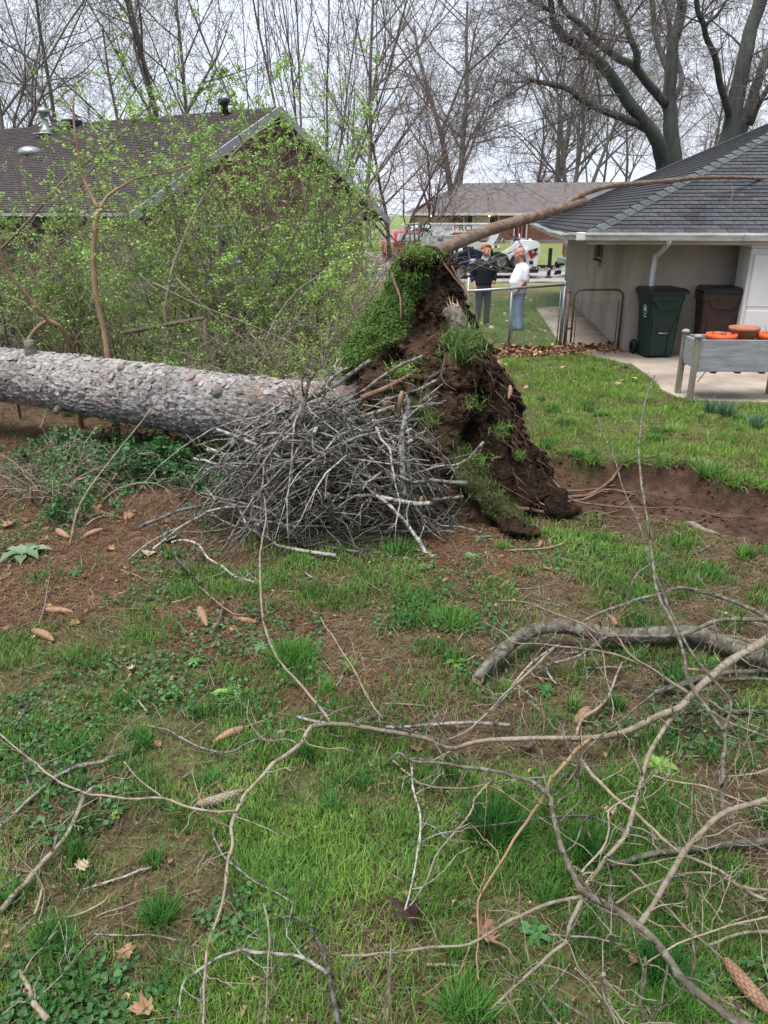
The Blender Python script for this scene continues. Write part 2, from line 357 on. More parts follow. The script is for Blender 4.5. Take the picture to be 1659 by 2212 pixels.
def H(x, y):
    x = np.asarray(x, float); y = np.asarray(y, float)
    d = sdist(x, y, PIT) + .16 * (fbm(x * 2.2, y * 2.2, 0, 11, 4) - .5) * 2
    dep = .24 * sst(.03, -.06, d) * (.75 + .6 * fbm(x * 1.6, y * 1.6, 0, 21, 4)) + .12 * (fbm(x * 6, y * 6, 0, 31, 4) - .5) * sst(.05, -.1, d) + .09 * (fbm(x * 15, y * 15, 0, 37, 3) - .5) * np.exp(-((d + .02) / .12) ** 2)
    rim = .07 * np.exp(-((d - .08) / .1) ** 2) * fbm(x * 4, y * 4, 0, 44, 3)
    return H0(x, y) - dep + rim * (np.abs(d) < .6)
def Hs(x, y): return float(H(np.array([x]), np.array([y]))[0])
def axis(a, b, st, lo, hi):
    core = np.arange(a, b, st); g = []; v = a; s_ = st
    while v > lo: s_ *= 1.35; v -= s_; g.append(v)
    g2 = []; v = core[-1]; s_ = st
    while v < hi: s_ *= 1.35; v += s_; g2.append(v)
    return np.concatenate([g[::-1], core, g2])
gx = axis(-6.5, 9.0, .06, -500, 500); gy = axis(.6, 15, .06, -60, 900)
GX, GY = np.meshgrid(gx, gy); gxf, gyf = GX.ravel(), GY.ravel()
near = (np.abs(gxf) < 14) & (gyf < 26) & (gyf > -1)
GZ = np.zeros(len(gxf)); GZ[near] = H(gxf[near], gyf[near])
def litmask(x, y):
    m = np.zeros(np.shape(x))
    for P in LIT: m = np.maximum(m, sst(.22, -.18, sdist(x, y, P) + .5 * (fbm(x * 2.5, y * 2.5, 0, 5, 4) - .5)))
    return m
def pitmask(x, y): return sst(.10, -.02, sdist(x, y, PIT) + .12 * (fbm(x * 3, y * 3, 0, 12, 3) - .5) * 2)
def baremask(x, y): return sst(.50, .66, fbm(x * 1.15 + 3, y * 1.15, 0, 17, 5)) * (1 - sst(6.3, 8.2, y) * sst(.3, 1.2, x))
gc = np.zeros((len(gxf), 3))
n1 = fbm(gxf * 1.4, gyf * 1.4, 0, 2, 5)[:, None]; n2 = fbm(gxf * 7, gyf * 7, 0, 6, 4)[:, None]
n4 = fbm(gxf * 17, gyf * 17, 0, 16, 3)[:, None]; lawn = (np.array([.062, .075, .028]) * (1 - n1) * 1.2 + np.array([.13, .095, .058]) * n1 * .8) * (.5 + 1.0 * n4)
soil = np.array([.095, .064, .044]) * (.7 + .6 * n2)
needle = np.array([.125, .080, .055]) * (.55 + .9 * n2)
pitc = np.array([.07, .044, .031]) * (.5 + 1.0 * n2)
gc[:] = lawn
far = sst(24, 30, gyf)[:, None]
gc = gc * (1 - far) + far * (np.array([.13, .23, .06]) * (1 - n1) * 1.2 + np.array([.28, .26, .13]) * n1 * .6)
bm = baremask(gxf, gyf)[:, None] * (gyf < 10)[:, None]; gc = gc * (1 - .85 * bm) + soil * .85 * bm
lm = np.zeros(len(gxf)); lm[near] = litmask(gxf[near], gyf[near]); gc = gc * (1 - lm[:, None]) + needle * lm[:, None]
pm = np.zeros(len(gxf)); pm[near] = pitmask(gxf[near], gyf[near]); gc = gc * (1 - pm[:, None]) + pitc * pm[:, None]
# verges of the street: dry, straw coloured
vg = (sst(27.0, 29.4, gyf) * (1 - sst(30.2, 30.4, gyf)) * .35 + sst(35.8, 36.2, gyf) * (1 - sst(38.5, 41, gyf)) * .75)[:, None]
gc = gc * (1 - vg) + np.array([.40, .32, .20]) * (.7 + .6 * n2) * vg
mb = MB(); nx, ny = len(gx), len(gy)
i = np.arange(ny - 1)[:, None] * nx; j = np.arange(nx - 1)[None]
mb.raw(np.c_[gxf, gyf, GZ], np.stack([i + j, i + j + 1, i + j + 1 + nx, i + j + nx], -1).reshape(-1, 4), None, gc)
tag(mb.build('ground', M_ground), 'patchy back lawn with bare soil and a shallow dirt pit', kind='structure')

def sheet(name, poly, z, m, label, th_=.05):
    b = MB(); b.prism(poly, th_, c=(0, 0, z - th_)); o = b.build(name, m, smooth=False); tag(o, label, kind='structure'); return o
# concrete is cast in slabs; each slab is its own piece
def ccw(P): return P if np.sum(P[:, 0] * np.roll(P[:, 1], -1) - np.roll(P[:, 0], -1) * P[:, 1]) > 0 else P[::-1]
patio = tag(bpy.data.objects.new('patio', None), 'pale concrete patio and walkway slabs beside the beige house', kind='structure'); COL.objects.link(patio)
def slab(poly, z=.035):
    b = MB(); P = ccw(np.asarray(poly, float)); c = P.mean(0); P = c + (P - c) * (1 - .005 / np.maximum(np.linalg.norm(P - c, axis=1), .1))[:, None]
    b.prism(P, .12, c=(0, 0, z - .12)); return b.build('slab', M_conc, patio, smooth=False)
pj1 = gnd(1341, 763)[:2]; pj2 = gnd(1364, 789)[:2]
slab(np.vstack([gp([(1158, 668), (1236, 662)]), gp([(1290, 707)]), gp([(1205, 738)])]))
slab(np.vstack([gp([(1290, 707), (1341, 763)]), [pj2], gp([(1341, 786), (1244, 763), (1210, 745), (1205, 738)])]), .03)
q1, q2 = gnd(1505, 830)[:2], gnd(1640, 873)[:2]
top = np.array([7.4, 14.0])
slab(np.vstack([[pj1], [pj2], gp([(1390, 809), (1418, 830), (1427, 845), (1464, 863), (1500, 870)]), gp([(1640, 873)]), [q1], [[6.0, 13.9]]]), .032)
slab(np.vstack([[q1 + [.008, .0]], [q2 + [.008, 0]], [[12, q2[1]]], [[12, 13.1]], [[6.01, 13.89]]]), .03)

# street
b = MB(); b.box((0, 32.9, -.03), (300, 5.8, .1)); road = tag(b.build('road', M_road, smooth=False), 'grey asphalt street behind the yard', kind='structure')
b = MB()
for y0 in (29.85, 35.95): b.box((0, y0, .0), (300, .3, .12))
tag(b.build('kerb', M_conc, smooth=False), 'low concrete kerbs along the street', kind='structure')
b = MB(); a0 = gnd(800, 590); b.prism(ccw(np.array([[-4.5, 36.1], [3.6, 36.1], [2.6, 56], [-2.4, 56]])), .1, c=(0, 0, -.082))
tag(b.build('driveway', M_conc, smooth=False), 'concrete driveway across the street', kind='structure')

# ================================================================== BEIGE HOUSE (right)
hz = R(-6.5); e1 = np.array([math.cos(hz), math.sin(hz), 0]); e2 = np.array([-math.sin(hz), math.cos(hz), 0]); HM = np.stack([e1, e2, [0, 0, 1]], 1)
EA = np.array([3.28, 13.3, 0]); EZ = 2.10; SL = .46; HW = 12.4; OV = 1.15; OVE = .75
hroot = thing('beige_house', 'beige stucco house with charcoal hip roof and white gutter beside the patio', 'house', EA)
def hp(u, v, z): return EA + e1 * u + e2 * v + np.array([0, 0, z])
LEN = 22.
wz = EZ + .12
b = MB()
def wallbox(b, u0, u1, v0, v1, z0, z1): b.box(hp((u0 + u1) / 2, (v0 + v1) / 2, (z0 + z1) / 2), (u1 - u0, v1 - v0, z1 - z0), rz=hz)
WU = 1.0      # end wall line
# end wall with a small high window: piers + lintels
v0, v1 = OV, HW - .7; wv0, wv1 = 4.6, 5.9; wz0, wz1 = 1.42, 2.02
T_ = .2
wallbox(b, WU, WU + T_, v0, wv0, 0, wz); wallbox(b, WU, WU + T_, wv1, v1, 0, wz)
wallbox(b, WU, WU + T_, wv0, wv1, 0, wz0); wallbox(b, WU, WU + T_, wv0, wv1, wz1, wz)
wallbox(b, WU + T_, LEN, v0, v0 + T_, 0, wz)      # front wall
wallbox(b, WU + T_, LEN, v1 - T_, v1, 0, wz)
wl = b.build('wall', M_stucco, hroot, smooth=False)
b = MB(); wallbox(b, WU + .09, WU + .11, wv0, wv1, wz0, wz1); wn = b.build('window', M_glass, hroot, smooth=False)
b = MB()
for vv in (wv0 + .03, (wv0 + wv1) / 2, wv1 - .03): wallbox(b, WU + .06, WU + .12, vv - .03, vv + .03, wz0, wz1)
for zz in (wz0 + .03, wz1 - .03): wallbox(b, WU + .065, WU + .115, wv0 + .06, wv1 - .06, zz - .03, zz + .03)
b.build('frame', M_grey, wn, smooth=False)
b = MB(); wallbox(b, WU - .09, WU + .08, wv0 - .06, wv1 + .06, wz0 - .09, wz0); b.build('sill', M_stucco, wn, smooth=False)
# roof body
rb = MB(); rh = HW / 2
P = [hp(0, 0, EZ), hp(LEN, 0, EZ), hp(LEN, HW, EZ), hp(0, HW, EZ), hp(rh, rh, EZ + SL * rh), hp(LEN - rh, rh, EZ + SL * rh)]
rb.raw(P, [(0, 1, 5, 4), (3, 4, 5, 2), (0, 3, 2, 1)], [(0, 4, 3), (1, 2, 5)])
roof = rb.build('roof', M_shingp, hroot, smooth=False)
b = MB()  # soffit + fascia
wallbox(b, .03, LEN, .03, .06, EZ - .16, EZ - .01); wallbox(b, .03, .06, .06, HW, EZ - .16, EZ - .01)
wallbox(b, .06, WU, .06, HW, EZ - .17, EZ - .14); wallbox(b, WU, LEN, .06, v0, EZ - .17, EZ - .14)
b.build('soffit', M_stucco, hroot, smooth=False)
# shingles: front slope, nearest rows as single pieces, remainder joined
EXP = .15; ct = 1 / math.hypot(1, SL); st_ = SL * ct
def shingle_box(bb, org, du, dv, L, wd, off, col=None):
    # org at lower left corner, du across, dv up slope
    n = np.cross(du, dv); t = .012
    V = np.array([org, org + du * wd, org + du * wd + dv * L, org + dv * L]); lift = np.array([t * 1.6, t * 1.6, .002, .002])[:, None] * n
    Vt = V + lift + n * off; Vb = np.array([V[0], V[1]]) + n * .001
    bb.raw(np.vstack([Vt, Vb]), [(0, 1, 2, 3), (4, 5, 1, 0)], [(4, 0, 3), (1, 5, 2)], col)
dvf = e2 * ct + np.array([0, 0, st_]); cnt = 0; rest = MB(); rr = np.random.default_rng(3)
for k in range(44):
    s0 = k * EXP; v = s0 * ct; z = s0 * st_; uL = v; u = uL + .08 + (.5 if k % 2 else 0) * .33 * rr.uniform(.8, 1.2)
    first = True; u = uL + .12
    off = (k % 3) * .11
    while u < min(9.5, 3 + 1.6 * k + 5.5) and u < 10.5:
        wd = .33 - .006 if not first else .12 + off; first = False
        o = hp(u, v - .02 * (k == 0), z + EZ)
        px, zc = proj(o)
        if cnt < 265 and px[0] < 1690 and px[1] > 250 and k < 24:
            bb = MB(); shingle_box(bb, np.zeros(3), e1, dvf, EXP + .02, wd, rr.uniform(0, .003))
            ob = bpy.data.objects.new('shingle', bb.mesh('shingle', M_shing, False)); COL.objects.link(ob); ob.parent = roof; ob.location = o - EA; cnt += 1
        else: shingle_box(rest, o, e1, dvf, EXP + .02, wd, rr.uniform(0, .003))
        u += wd + .006
dve = e1 * ct + np.array([0, 0, st_])
for k in range(42):
    s0 = k * EXP; u = s0 * ct; z = s0 * st_; v = u + .1 + (k % 3) * .1
    while v < HW - u - .1:
        shingle_box(rest, hp(u, v + .32, z + EZ), -e2, dve, EXP + .02, .32, rr.uniform(0, .003)); v += .33
o = rest.build('shingle_rows', M_shing, roof, smooth=False); o['kind'] = 'stuff'
# hip caps along both visible hips
for (c0, c1, nn) in ((hp(0, 0, EZ), hp(rh, rh, EZ + SL * rh), 32), (hp(0, HW, EZ), hp(rh, rh, EZ + SL * rh), 1)):
    d = (c1 - c0); Ld = np.linalg.norm(d); d /= Ld; a = np.cross(d, [0, 0, 1]); a /= np.linalg.norm(a)
    stp = .24 if nn > 1 else 10
    for q in range(int(Ld / stp) if nn > 1 else 1):
        bb = MB(); L2 = stp + .05 if nn > 1 else Ld; wdt = .17; lift = np.array([0, 0, .032]); drop = np.array([0, 0, -.055])
        o0 = np.zeros(3); o1 = d * L2
        bb.raw([o0 + a * wdt + drop + lift, o0 + lift * 1.3, o0 - a * wdt + drop + lift, o1 + a * wdt + drop + lift * .4, o1 + lift * .5, o1 - a * wdt + drop + lift * .4, o0 + a * wdt + drop, o0 - a * wdt + drop],
               [(0, 1, 4, 3), (1, 2, 5, 4)], [(6, 1, 0), (1, 7, 2)])
        ob = bpy.data.objects.new('hip_cap', bb.mesh('hip_cap', M_hip, False)); COL.objects.link(ob); ob.parent = roof; ob.location = c0 + d * stp * q - EA
# K-style gutter: front straight run, end run sagging
def gutter(p0, p1, outw, name, n=1, sag=None, prt=None):
    p0, p1 = np.asarray(p0, float), np.asarray(p1, float); d = p1 - p0
    prof = [(0, .0), (0, -.115), (.07, -.12), (.085, -.07), (.12, -.035), (.12, 0), (.105, 0), (.105, -.03), (.07, -.062), (.055, -.105), (.015, -.105), (.015, 0)]
    V = []; ts = np.linspace(0, 1, 2 + 14 * (sag is not None))
    for t in ts:
        c = p0 + d * t + (np.array(sag(t)) if sag else 0)
        for (x, z) in prof: V.append(c + np.asarray(outw) * x + np.array([0, 0, z]))
    m = len(prof); Q = [[q * m + i, q * m + (i + 1) % m, (q + 1) * m + (i + 1) % m, (q + 1) * m + i] for q in range(len(ts) - 1) for i in range(m)]
    bb = MB(); bb.raw(V, Q); ec = [[0, 1, 2, 3], [0, 3, 4, 5]]
    for q0 in (0, (len(ts) - 1) * m): bb.raw(np.array(V)[q0:q0 + 6], ec)
    return bb.build(name, M_whitedirty, prt, smooth=False)
for q in range(4): gutter(hp(.0 + q * 2.45 - (.12 if q == 0 else 0), -.0, EZ + .02), hp((q + 1) * 2.45 - .006, 0, EZ + .02), -e2, 'gutter', prt=hroot)
gutter(hp(0, -.02, EZ + .012), hp(0, HW, EZ + .03), -e1, 'gutter', prt=hroot, sag=lambda t: (-.02 * math.sin(t * 9), 0, -.075 * math.sin(math.pi * min(1, t * 1.25)) + .012 * math.sin(t * 23)))
b = MB(); b.box(hp(-.08, -.07, EZ - .04), (.14, .13, .125), rz=hz, bev=.01); b.build('gutter_corner', M_whitedirty, hroot, smooth=False)
# downspout
dpts = [atY(1444, 513, 13.14), atY(1444, 526, 13.2), atY(1424, 548, 13.9), atY(1415, 560, 14.02), atY(1401, 665, 13.98), gnd(1396, 775)]
dpts[-1] = np.array([dpts[-2][0] , dpts[-2][1], .05]); b = MB(); b.tube(smooth_path(dpts, 3), .062, 4, flat=.72); b.build('downspout', M_white, hroot, smooth=False)
hroot_parts = hroot

# white cabinet with double doors against the front wall
A = gnd(1592, 800); cabx, caby = 5.98, 13.15
cab = thing('storage_cabinet', 'tall white storage cabinet with double doors behind the raised planter', 'cabinet', (cabx, caby, .03), hz)
b = MB(); b.box((.75, .36, .93), (1.5, .62, 1.86), bev=.02); b.build('body', M_offwhite, cab, smooth=False, world=False)
for q in (0, 1):
    b = MB()
    x0 = .05 + q * .705
    b.box((x0 + .345, .03, .46), (.69, .05, .83), bev=.015); b.box((x0 + .345, .03, 1.34), (.69, .05, .83), bev=.015); b.box((x0 + .345, .036, .9), (.66, .04, .1))
    b.build('door', M_offwhite, cab, smooth=False, world=False)
b = MB(); b.box((.75, .35, 1.885), (1.56, .70, .05), bev=.015); b.build('lid', M_offwhite, cab, smooth=False, world=False)

# ================================================================== BRICK HOUSE (left)
GD = np.array([.5, .866, 0]); RD = np.array([-.866, .5, 0]); G0 = np.array([-6.86, 22.22, 0]); GE = 2.62; GW = 12.52; GSL = (5.58 - GE) / 6.26
bh = thing('brick_house', 'brown brick house with low brown shingled gable roof behind the shrubs', 'house', G0)
def bp(t, r, z): return G0 + GD * t + RD * r + np.array([0, 0, z])
BM = np.stack([RD, GD, [0, 0, 1]], 1)   # local x along ridge, y along gable (left-handed safe: det check)
RL = 24.
ang = math.atan2(GD[1], GD[0])
def bbox(b, t0, t1, r0, r1, z0, z1, col=None):
    V = [bp(t, r, z) for t in (t0, t1) for r in (r0, r1) for z in (z0, z1)]
    return b.raw(V, [(0, 1, 3, 2), (4, 6, 7, 5), (0, 4, 5, 1), (2, 3, 7, 6), (0, 2, 6, 4), (1, 5, 7, 3)], None, col)
wins = [(2.55, 4.35, 1.02, 2.1), (8.3, 9.9, 1.1, 2.1)]      # t0,t1,z0,z1 on the gable
b = MB(); INS = .5
ts = [INS] + [v for wv in wins for v in wv[:2]] + [GW - INS]
for q in range(0, len(ts) - 1):
    if q % 2 == 0: bbox(b, ts[q], ts[q + 1], .02, .25, 0, GE)
    else:
        wv = wins[q // 2]; bbox(b, ts[q], ts[q + 1], .02, .25, 0, wv[2]); bbox(b, ts[q], ts[q + 1], .02, .25, wv[3], GE)
hgt = GE + GSL * 6.26 - .14
V = [bp(.55, .02, GE), bp(GW - .55, .02, GE), bp(6.26, .02, hgt), bp(.55, .25, GE), bp(GW - .55, .25, GE), bp(6.26, .25, hgt)]
b.raw(V, [(0, 1, 4, 3), (1, 2, 5, 4), (2, 0, 3, 5)], [(0, 2, 1), (3, 4, 5)])
bbox(b, INS, INS + .25, .25, 3.2, 0, GE); bbox(b, INS + 2.4, INS + 2.65, 3.2, RL, 0, GE); bbox(b, INS + .26, INS + 2.4, 3.0, 3.2, 0, GE)
bbox(b, GW - INS - .25, GW - INS, .25, RL, 0, GE)
gw = b.build('wall', M_mortar, bh, smooth=False)
# bricks proud of the mortar
bl, bhh, mt = .215, .068, .012
brs = []; row = 0; z = .02
while z < hgt - .1:
    t = INS + .02 - (.11 if row % 2 else 0)
    while t < GW - INS:
        t1 = t + bl - mt; ztop = z + bhh - mt * .8
        lim = 1e9 if ztop < GE else (6.26 - abs((t + t1) / 2 - 6.26) - .5 - .12) * GSL + GE - .12
        ok = ztop < lim and t > INS - .12 and not any(t1 > wv[0] and t < wv[1] and ztop > wv[2] - .02 and z < wv[3] + .02 for wv in wins)
        if ok: brs.append((max(t, INS), min(t1, GW - INS), z, ztop))
        t += bl
    z += bhh; row += 1
brs.sort(key=lambda q: abs(q[0] - 4.6) + 1.6 * abs(q[2] - 3.0)); rest = MB()
proto = {}
for q, (t0, t1, z0, z1) in enumerate(brs):
    if q < 290 and t1 - t0 > .15:
        if not proto:
            bb = MB(); o0 = bp(0, 0, 0)
            Vv = [GD * tt + RD * r_ + np.array([0, 0, zz]) for tt in (0, t1 - t0) for r_ in (-.012, .03) for zz in (0, z1 - z0)]
            bb.raw(Vv, [(0, 1, 3, 2), (4, 6, 7, 5), (0, 4, 5, 1), (2, 3, 7, 6), (0, 2, 6, 4), (1, 5, 7, 3)]); proto['m'] = bb.mesh('brick', M_brick, False)
        ob = bpy.data.objects.new('brick', proto['m']); COL.objects.link(ob); ob.parent = gw; ob.location = GD * t0 + np.array([0, 0, z0]) + RD * rr.uniform(-.004, .003)
    else: bbox(rest, t0, t1, -.01 - .004 * rr.random(), .03, z0, z1)
z = 9; row = 0
while z < GE - .1:         # eave side bricks, seen through the thicket
    r_ = .26 if row % 2 else .15
    while r_ < 3.1: bbox(rest, INS - .012, INS + .01, r_, r_ + bl - mt, z, z + bhh - mt * .8); r_ += bl
    r_ = 3.2
    while r_ < 18: bbox(rest, INS + 2.388, INS + 2.41, r_, r_ + bl - mt, z, z + bhh - mt * .8); r_ += bl
    z += bhh; row += 1
o = rest.build('brickwork', M_brick, gw, smooth=False); o['kind'] = 'stuff'
for (t0, t1, z0, z1) in wins:
    b = MB(); bbox(b, t0, t1, .12, .14, z0, z1); wn = b.build('window', M_glass, bh, smooth=False)
    b = MB(); fr = .06
    bbox(b, t0, t0 + fr, .05, .118, z0, z1); bbox(b, t1 - fr, t1, .05, .118, z0, z1); bbox(b, t0 + fr, t1 - fr, .05, .118, z0, z0 + fr); bbox(b, t0 + fr, t1 - fr, .05, .118, z1 - fr, z1)
    bbox(b, (t0 + t1) / 2 - .04, (t0 + t1) / 2 + .04, .055, .117, z0 + fr, z1 - fr); b.build('frame', M_white, wn, smooth=False)
    b = MB(); bbox(b, t0 - .1, t1 + .1, -.1, .1, z0 - .08, z0 - .005); b.build('sill', M_white, wn, smooth=False)
b = MB(); bbox(b, .9, 7., -.08, .01, .42, .5); b.build('ledge', M_white, bh, smooth=False)
# roof: two slopes as solid plates, the far one reaching lower
b = MB(); rz0 = GE + GSL * 6.26
def slope(b, tA, zA, tB, zB, th2=.16):
    V = [bp(t, r, z) for r in (-.45, RL) for (t, z) in ((tA, zA), (tB, zB), (tB, zB - th2), (tA, zA - th2))]
    b.raw(V, [(0, 1, 5, 4), (3, 7, 6, 2), (0, 4, 7, 3), (1, 2, 6, 5), (0, 3, 2, 1), (4, 5, 6, 7)])
slope(b, -.35, GE - .16, 6.26, rz0); slope(b, 6.262, rz0 - .001, GW + .7, rz0 - GSL * (GW + .7 - 6.26))
br = b.build('roof', M_brownsh, bh, smooth=False)
rest = MB(); cs = .145; L_ = math.hypot(6.61, GSL * 6.61); nrow = int(L_ / cs); ud = (GD * 6.61 + np.array([0, 0, GSL * 6.61])) / L_; nn_ = np.cross(ud, RD); nn_ = nn_ if nn_[2] > 0 else -nn_
for k in range(nrow):
    r_ = -.45
    while r_ < RL - .3:
        wd = rr.uniform(.8, 1.3); c0 = bp(-.35, r_, GE - .16) + ud * (k * cs - .02 * rr.random()); jt = .006 * rr.random()
        V = np.array([c0, c0 + RD * wd, c0 + RD * wd + ud * (cs + .02), c0 + ud * (cs + .02)]) + np.array([.02 + jt, .02 + jt, .004, .004])[:, None] * nn_
        rest.raw(np.vstack([V, [c0, c0 + RD * wd]]), [(0, 1, 2, 3), (0, 4, 5, 1)]); r_ += wd + .004
o = rest.build('shingle_rows', M_brownsh, br, smooth=False); o['kind'] = 'stuff'
for (tA, zA, tB, zB) in ((-.45, GE - .19, 6.26, rz0 + .02), (6.26, rz0 + .02, GW + .8, rz0 - GSL * (GW + .8 - 6.26))):
    b = MB(); V = [bp(t, r, z) for r in (-.52, -.46) for (t, z) in ((tA, zA), (tB, zB), (tB, zB - .27), (tA, zA - .27))]
    b.raw(V, [(0, 1, 5, 4), (3, 7, 6, 2), (0, 4, 7, 3), (1, 2, 6, 5), (0, 3, 2, 1), (4, 5, 6, 7)]); b.build('rake_board', M_trim, bh, smooth=False)
b = MB(); bbox(b, -.47, -.36, -.45, RL, GE - .28, GE - .19); b.build('gutter', M_trim, bh, smooth=False)
# roof fittings: pipe vent with cap near ridge, box vent, light coloured dome vent, small dark vent
def onroof(x, y):   # ray against front slope plane
    d = ray(x, y); p0 = bp(-.35, 0, GE - .16); t = ((p0 - CAM) @ nn_) / (d @ nn_); return CAM + d * t
c = onroof(101, 291); b = MB(); b.lathe([(.25, -.1), (.2, .16), (.16, .22), (.125, .24), (.125, .66), (.15, .67), (.15, .70), (.24, .72), (.2, .84), (.07, .92), (0, .93)], c, 14); b.box(c + [0, 0, .02], (.75, .6, .05), rz=ang); b.build('vent_pipe', M_metal, bh)
c = onroof(157, 276); b = MB(); b.box(c + [0, 0, .12], (.62, .5, .3), rz=ang, bev=.04); b.build('box_vent', M_black, bh, smooth=False)
c = onroof(66, 330); b = MB(); b.ell(c, (.42, .42, .22)); b.build('dome_vent', M_metal, bh)
c = onroof(486, 250); b = MB(); b.lathe([(.12, -.1), (.12, .3), (.2, .32), (.2, .48), (.1, .52), (0, .52)], c, 10); b.build('roof_vent', M_black, bh)
# small dark bin at the house wall (left picture edge)

# ================================================================== FAR HOUSE
FY = 72.; fh = thing('ranch_house', 'long low brick ranch house across the street with grey roof', 'house', (10, FY, 0))
def fx(x, Y=FY): return atY(x, 490, Y)[0]
ez = 2.45
x0, x1 = fx(893), 24.
b = MB(); dx0, dx1 = fx(1111), fx(1137); b.box(((x0 + dx0) / 2, FY + .15, ez / 2), (dx0 - x0, .3, ez)); b.box(((x1 + dx1) / 2, FY + .15, ez / 2), (x1 - dx1, .3, ez)); b.box(((dx0 + dx1) / 2, FY + .15, 2.42), (dx1 - dx0, .3, .2))
for xx in (x0 + .15, x1 - .15): b.box((xx, FY + 4.5, ez / 2), (.3, 8.4, ez))
M_fbrick = mat('far_brick', (.34, .17, .115), (.22, .105, .07), sc=5, st=(1, 1, 3), det=7, rough=.9)
wallf = b.build('wall', M_fbrick, fh, smooth=False)
b = MB(); b.box(((fx(1075) + x1) / 2, FY - .06, .14), (x1 - fx(1075), .1, .28)); b.build('foundation', M_conc, fh, smooth=False)
b = MB(); xl, xr = fx(876), 26.5; ry = FY + 5; rz1 = 5.05; xa, xb = fx(1003) * 1.06, fx(1322) * 1.06
ev = FY - .9
b.raw([(xl, ev, ez), (xr, ev, ez), (xr, FY + 11, ez), (xl, FY + 11, ez), (xa, ry, rz1), (xb, ry, rz1 + .1), (xb + .05, ev, ez), (xb + .05, FY + 11, ez)], [(0, 6, 5, 4), (4, 5, 7, 3), (0, 3, 7, 6)], [(0, 4, 3), (5, 6, 7)])
b.build('roof', M_farsh, fh, smooth=False)
b = MB(); b.box(((xl + xb) / 2, ev + .03, ez - .07), (xb - xl, .12, .2)); b.build('gutter', M_whitedirty, fh, smooth=False)
def fpanel(name, xa_, xb_, z0, z1, m, y=-.06, th2=.1, prt=fh):
    b = MB(); b.box(((fx(xa_) + fx(xb_)) / 2, FY + y, (z0 + z1) / 2), (fx(xb_) - fx(xa_), th2, z1 - z0)); return b.build(name, m, prt, smooth=False)
gd = []
M_tan = mat('tan_siding', (.40, .33, .26), (.33, .27, .21), sc=1.5, rough=.8); M_gdoor = mat('grey_garage_door', (.36, .35, .32), (.31, .30, .275), sc=1.5, rough=.7)
for q in range(4): fpanel('garage_panel', 899, 966, .02 + q * .53, .53 + q * .53, M_gdoor)
fpanel('wooden_panel', 967, 1001, 0, 2.2, mat('brown_panel', (.15, .085, .055), rough=.7))
for (a_, b_) in ((1002, 1020), (1057, 1076)):
    wf = fpanel('window', a_, b_, .75, 2.15, M_glass); fpanel('frame', a_ - 1.6, a_, .7, 2.2, M_white, -.07, .12, wf); fpanel('frame', b_, b_ + 1.6, .7, 2.2, M_white, -.07, .12, wf)
fpanel('siding', 1022, 1055, .2, 2.2, M_tan)
M_rdoor = mat('red_door', (.27, .025, .032), rough=.5)
dr = fpanel('door', 1112.5, 1135.5, .28, 2.3, M_rdoor, .05)
for q in range(3):
    for zz in ((.4, 1.05), (1.15, 1.75), (1.83, 2.2)): fpanel('door_panel', 1113.9 + q * 7.2, 1119.4 + q * 7.2, zz[0], zz[1], M_rdoor, -.02, .05, dr)
    if q < 2: fpanel('muntin', 1119.9 + q * 7.2, 1120.8 + q * 7.2, .35, 2.25, M_white, -.04, .05, dr)
fpanel('door_frame', 1109, 1112, .28, 2.4, M_white, -.08, .14); fpanel('door_frame', 1136, 1139, .28, 2.4, M_white, -.08, .14); fpanel('door_frame', 1112.2, 1135.8, 2.3, 2.42, M_white, -.08, .14); fpanel('door_frame', 1112.2, 1135.8, .28, .42, M_white, -.08, .14)
b = MB(); b.box((fx(1108), FY - .8, .12), (1.6, 1.2, .25)); b.box((fx(1108), FY - 1.6, .05), (1.6, .4, .12)); b.build('step', M_conc, fh, smooth=False)
for xx in (931, 1057):
    p = atY(xx, 470, FY - .75); b = MB(); b.ell((p[0], FY - .75, 2.30), (.10, .10, .10)); b.build('porch_bulb', M_lens, fh)
# ================================================================== UPROOTED SPRUCE: log + root plate
def frame_along(P):
    t = np.gradient(P, axis=0); t /= np.linalg.norm(t, axis=1)[:, None]
    a = np.cross(t, [0, 0, 1.]); a /= np.linalg.norm(a, axis=1)[:, None]; return t, a, np.cross(a, t)
def worley(u, v, s):      # nearest cell: distance ratio, cell random, cell-local offset
    iu, iv = np.floor(u), np.floor(v); d1 = np.full(u.shape, 9.); d2 = d1.copy(); rid = np.zeros(u.shape); ou = np.zeros(u.shape); ov = np.zeros(u.shape)
    for a in (-1, 0, 1):
        for b in (-1, 0, 1):
            cu, cv = iu + a, iv + b; px = cu + .15 + .7 * _h(cu, cv, 0, s); py = cv + .15 + .7 * _h(cu, cv, 1, s)
            d = np.hypot(u - px, v - py); nb = d < d1; d2 = np.where(nb, d1, np.minimum(d2, d)); rid = np.where(nb, _h(cu, cv, 2, s), rid); ou = np.where(nb, u - px, ou); ov = np.where(nb, v - py, ov); d1 = np.where(nb, d, d1)
    return d1, d2, rid, ou, ov
LOGC = [(-190, 782, 9.15, .27), (-60, 803, 8.7, .275), (60, 818, 8.4, .28), (200, 838, 8.05, .29), (340, 857, 7.75, .30), (480, 877, 7.45, .305), (620, 893, 7.2, .31), (740, 905, 7.0, .33), (830, 912, 6.85, .40), (900, 915, 6.8, .46)]
cp = np.array([atY(x, y, Y) for x, y, Y, r in LOGC]); cr = np.array([q[3] for q in LOGC])
nL, nA = 420, 150
tt = np.linspace(0, len(cp) - 1, nL); LP = smooth_path(cp, 12); LP = np.stack([np.interp(np.linspace(0, 1, nL), np.linspace(0, 1, len(LP)), LP[:, k]) for k in range(3)], 1)
LR = np.interp(tt, np.arange(len(cp)), cr); t_, a_, b_ = frame_along(LP)
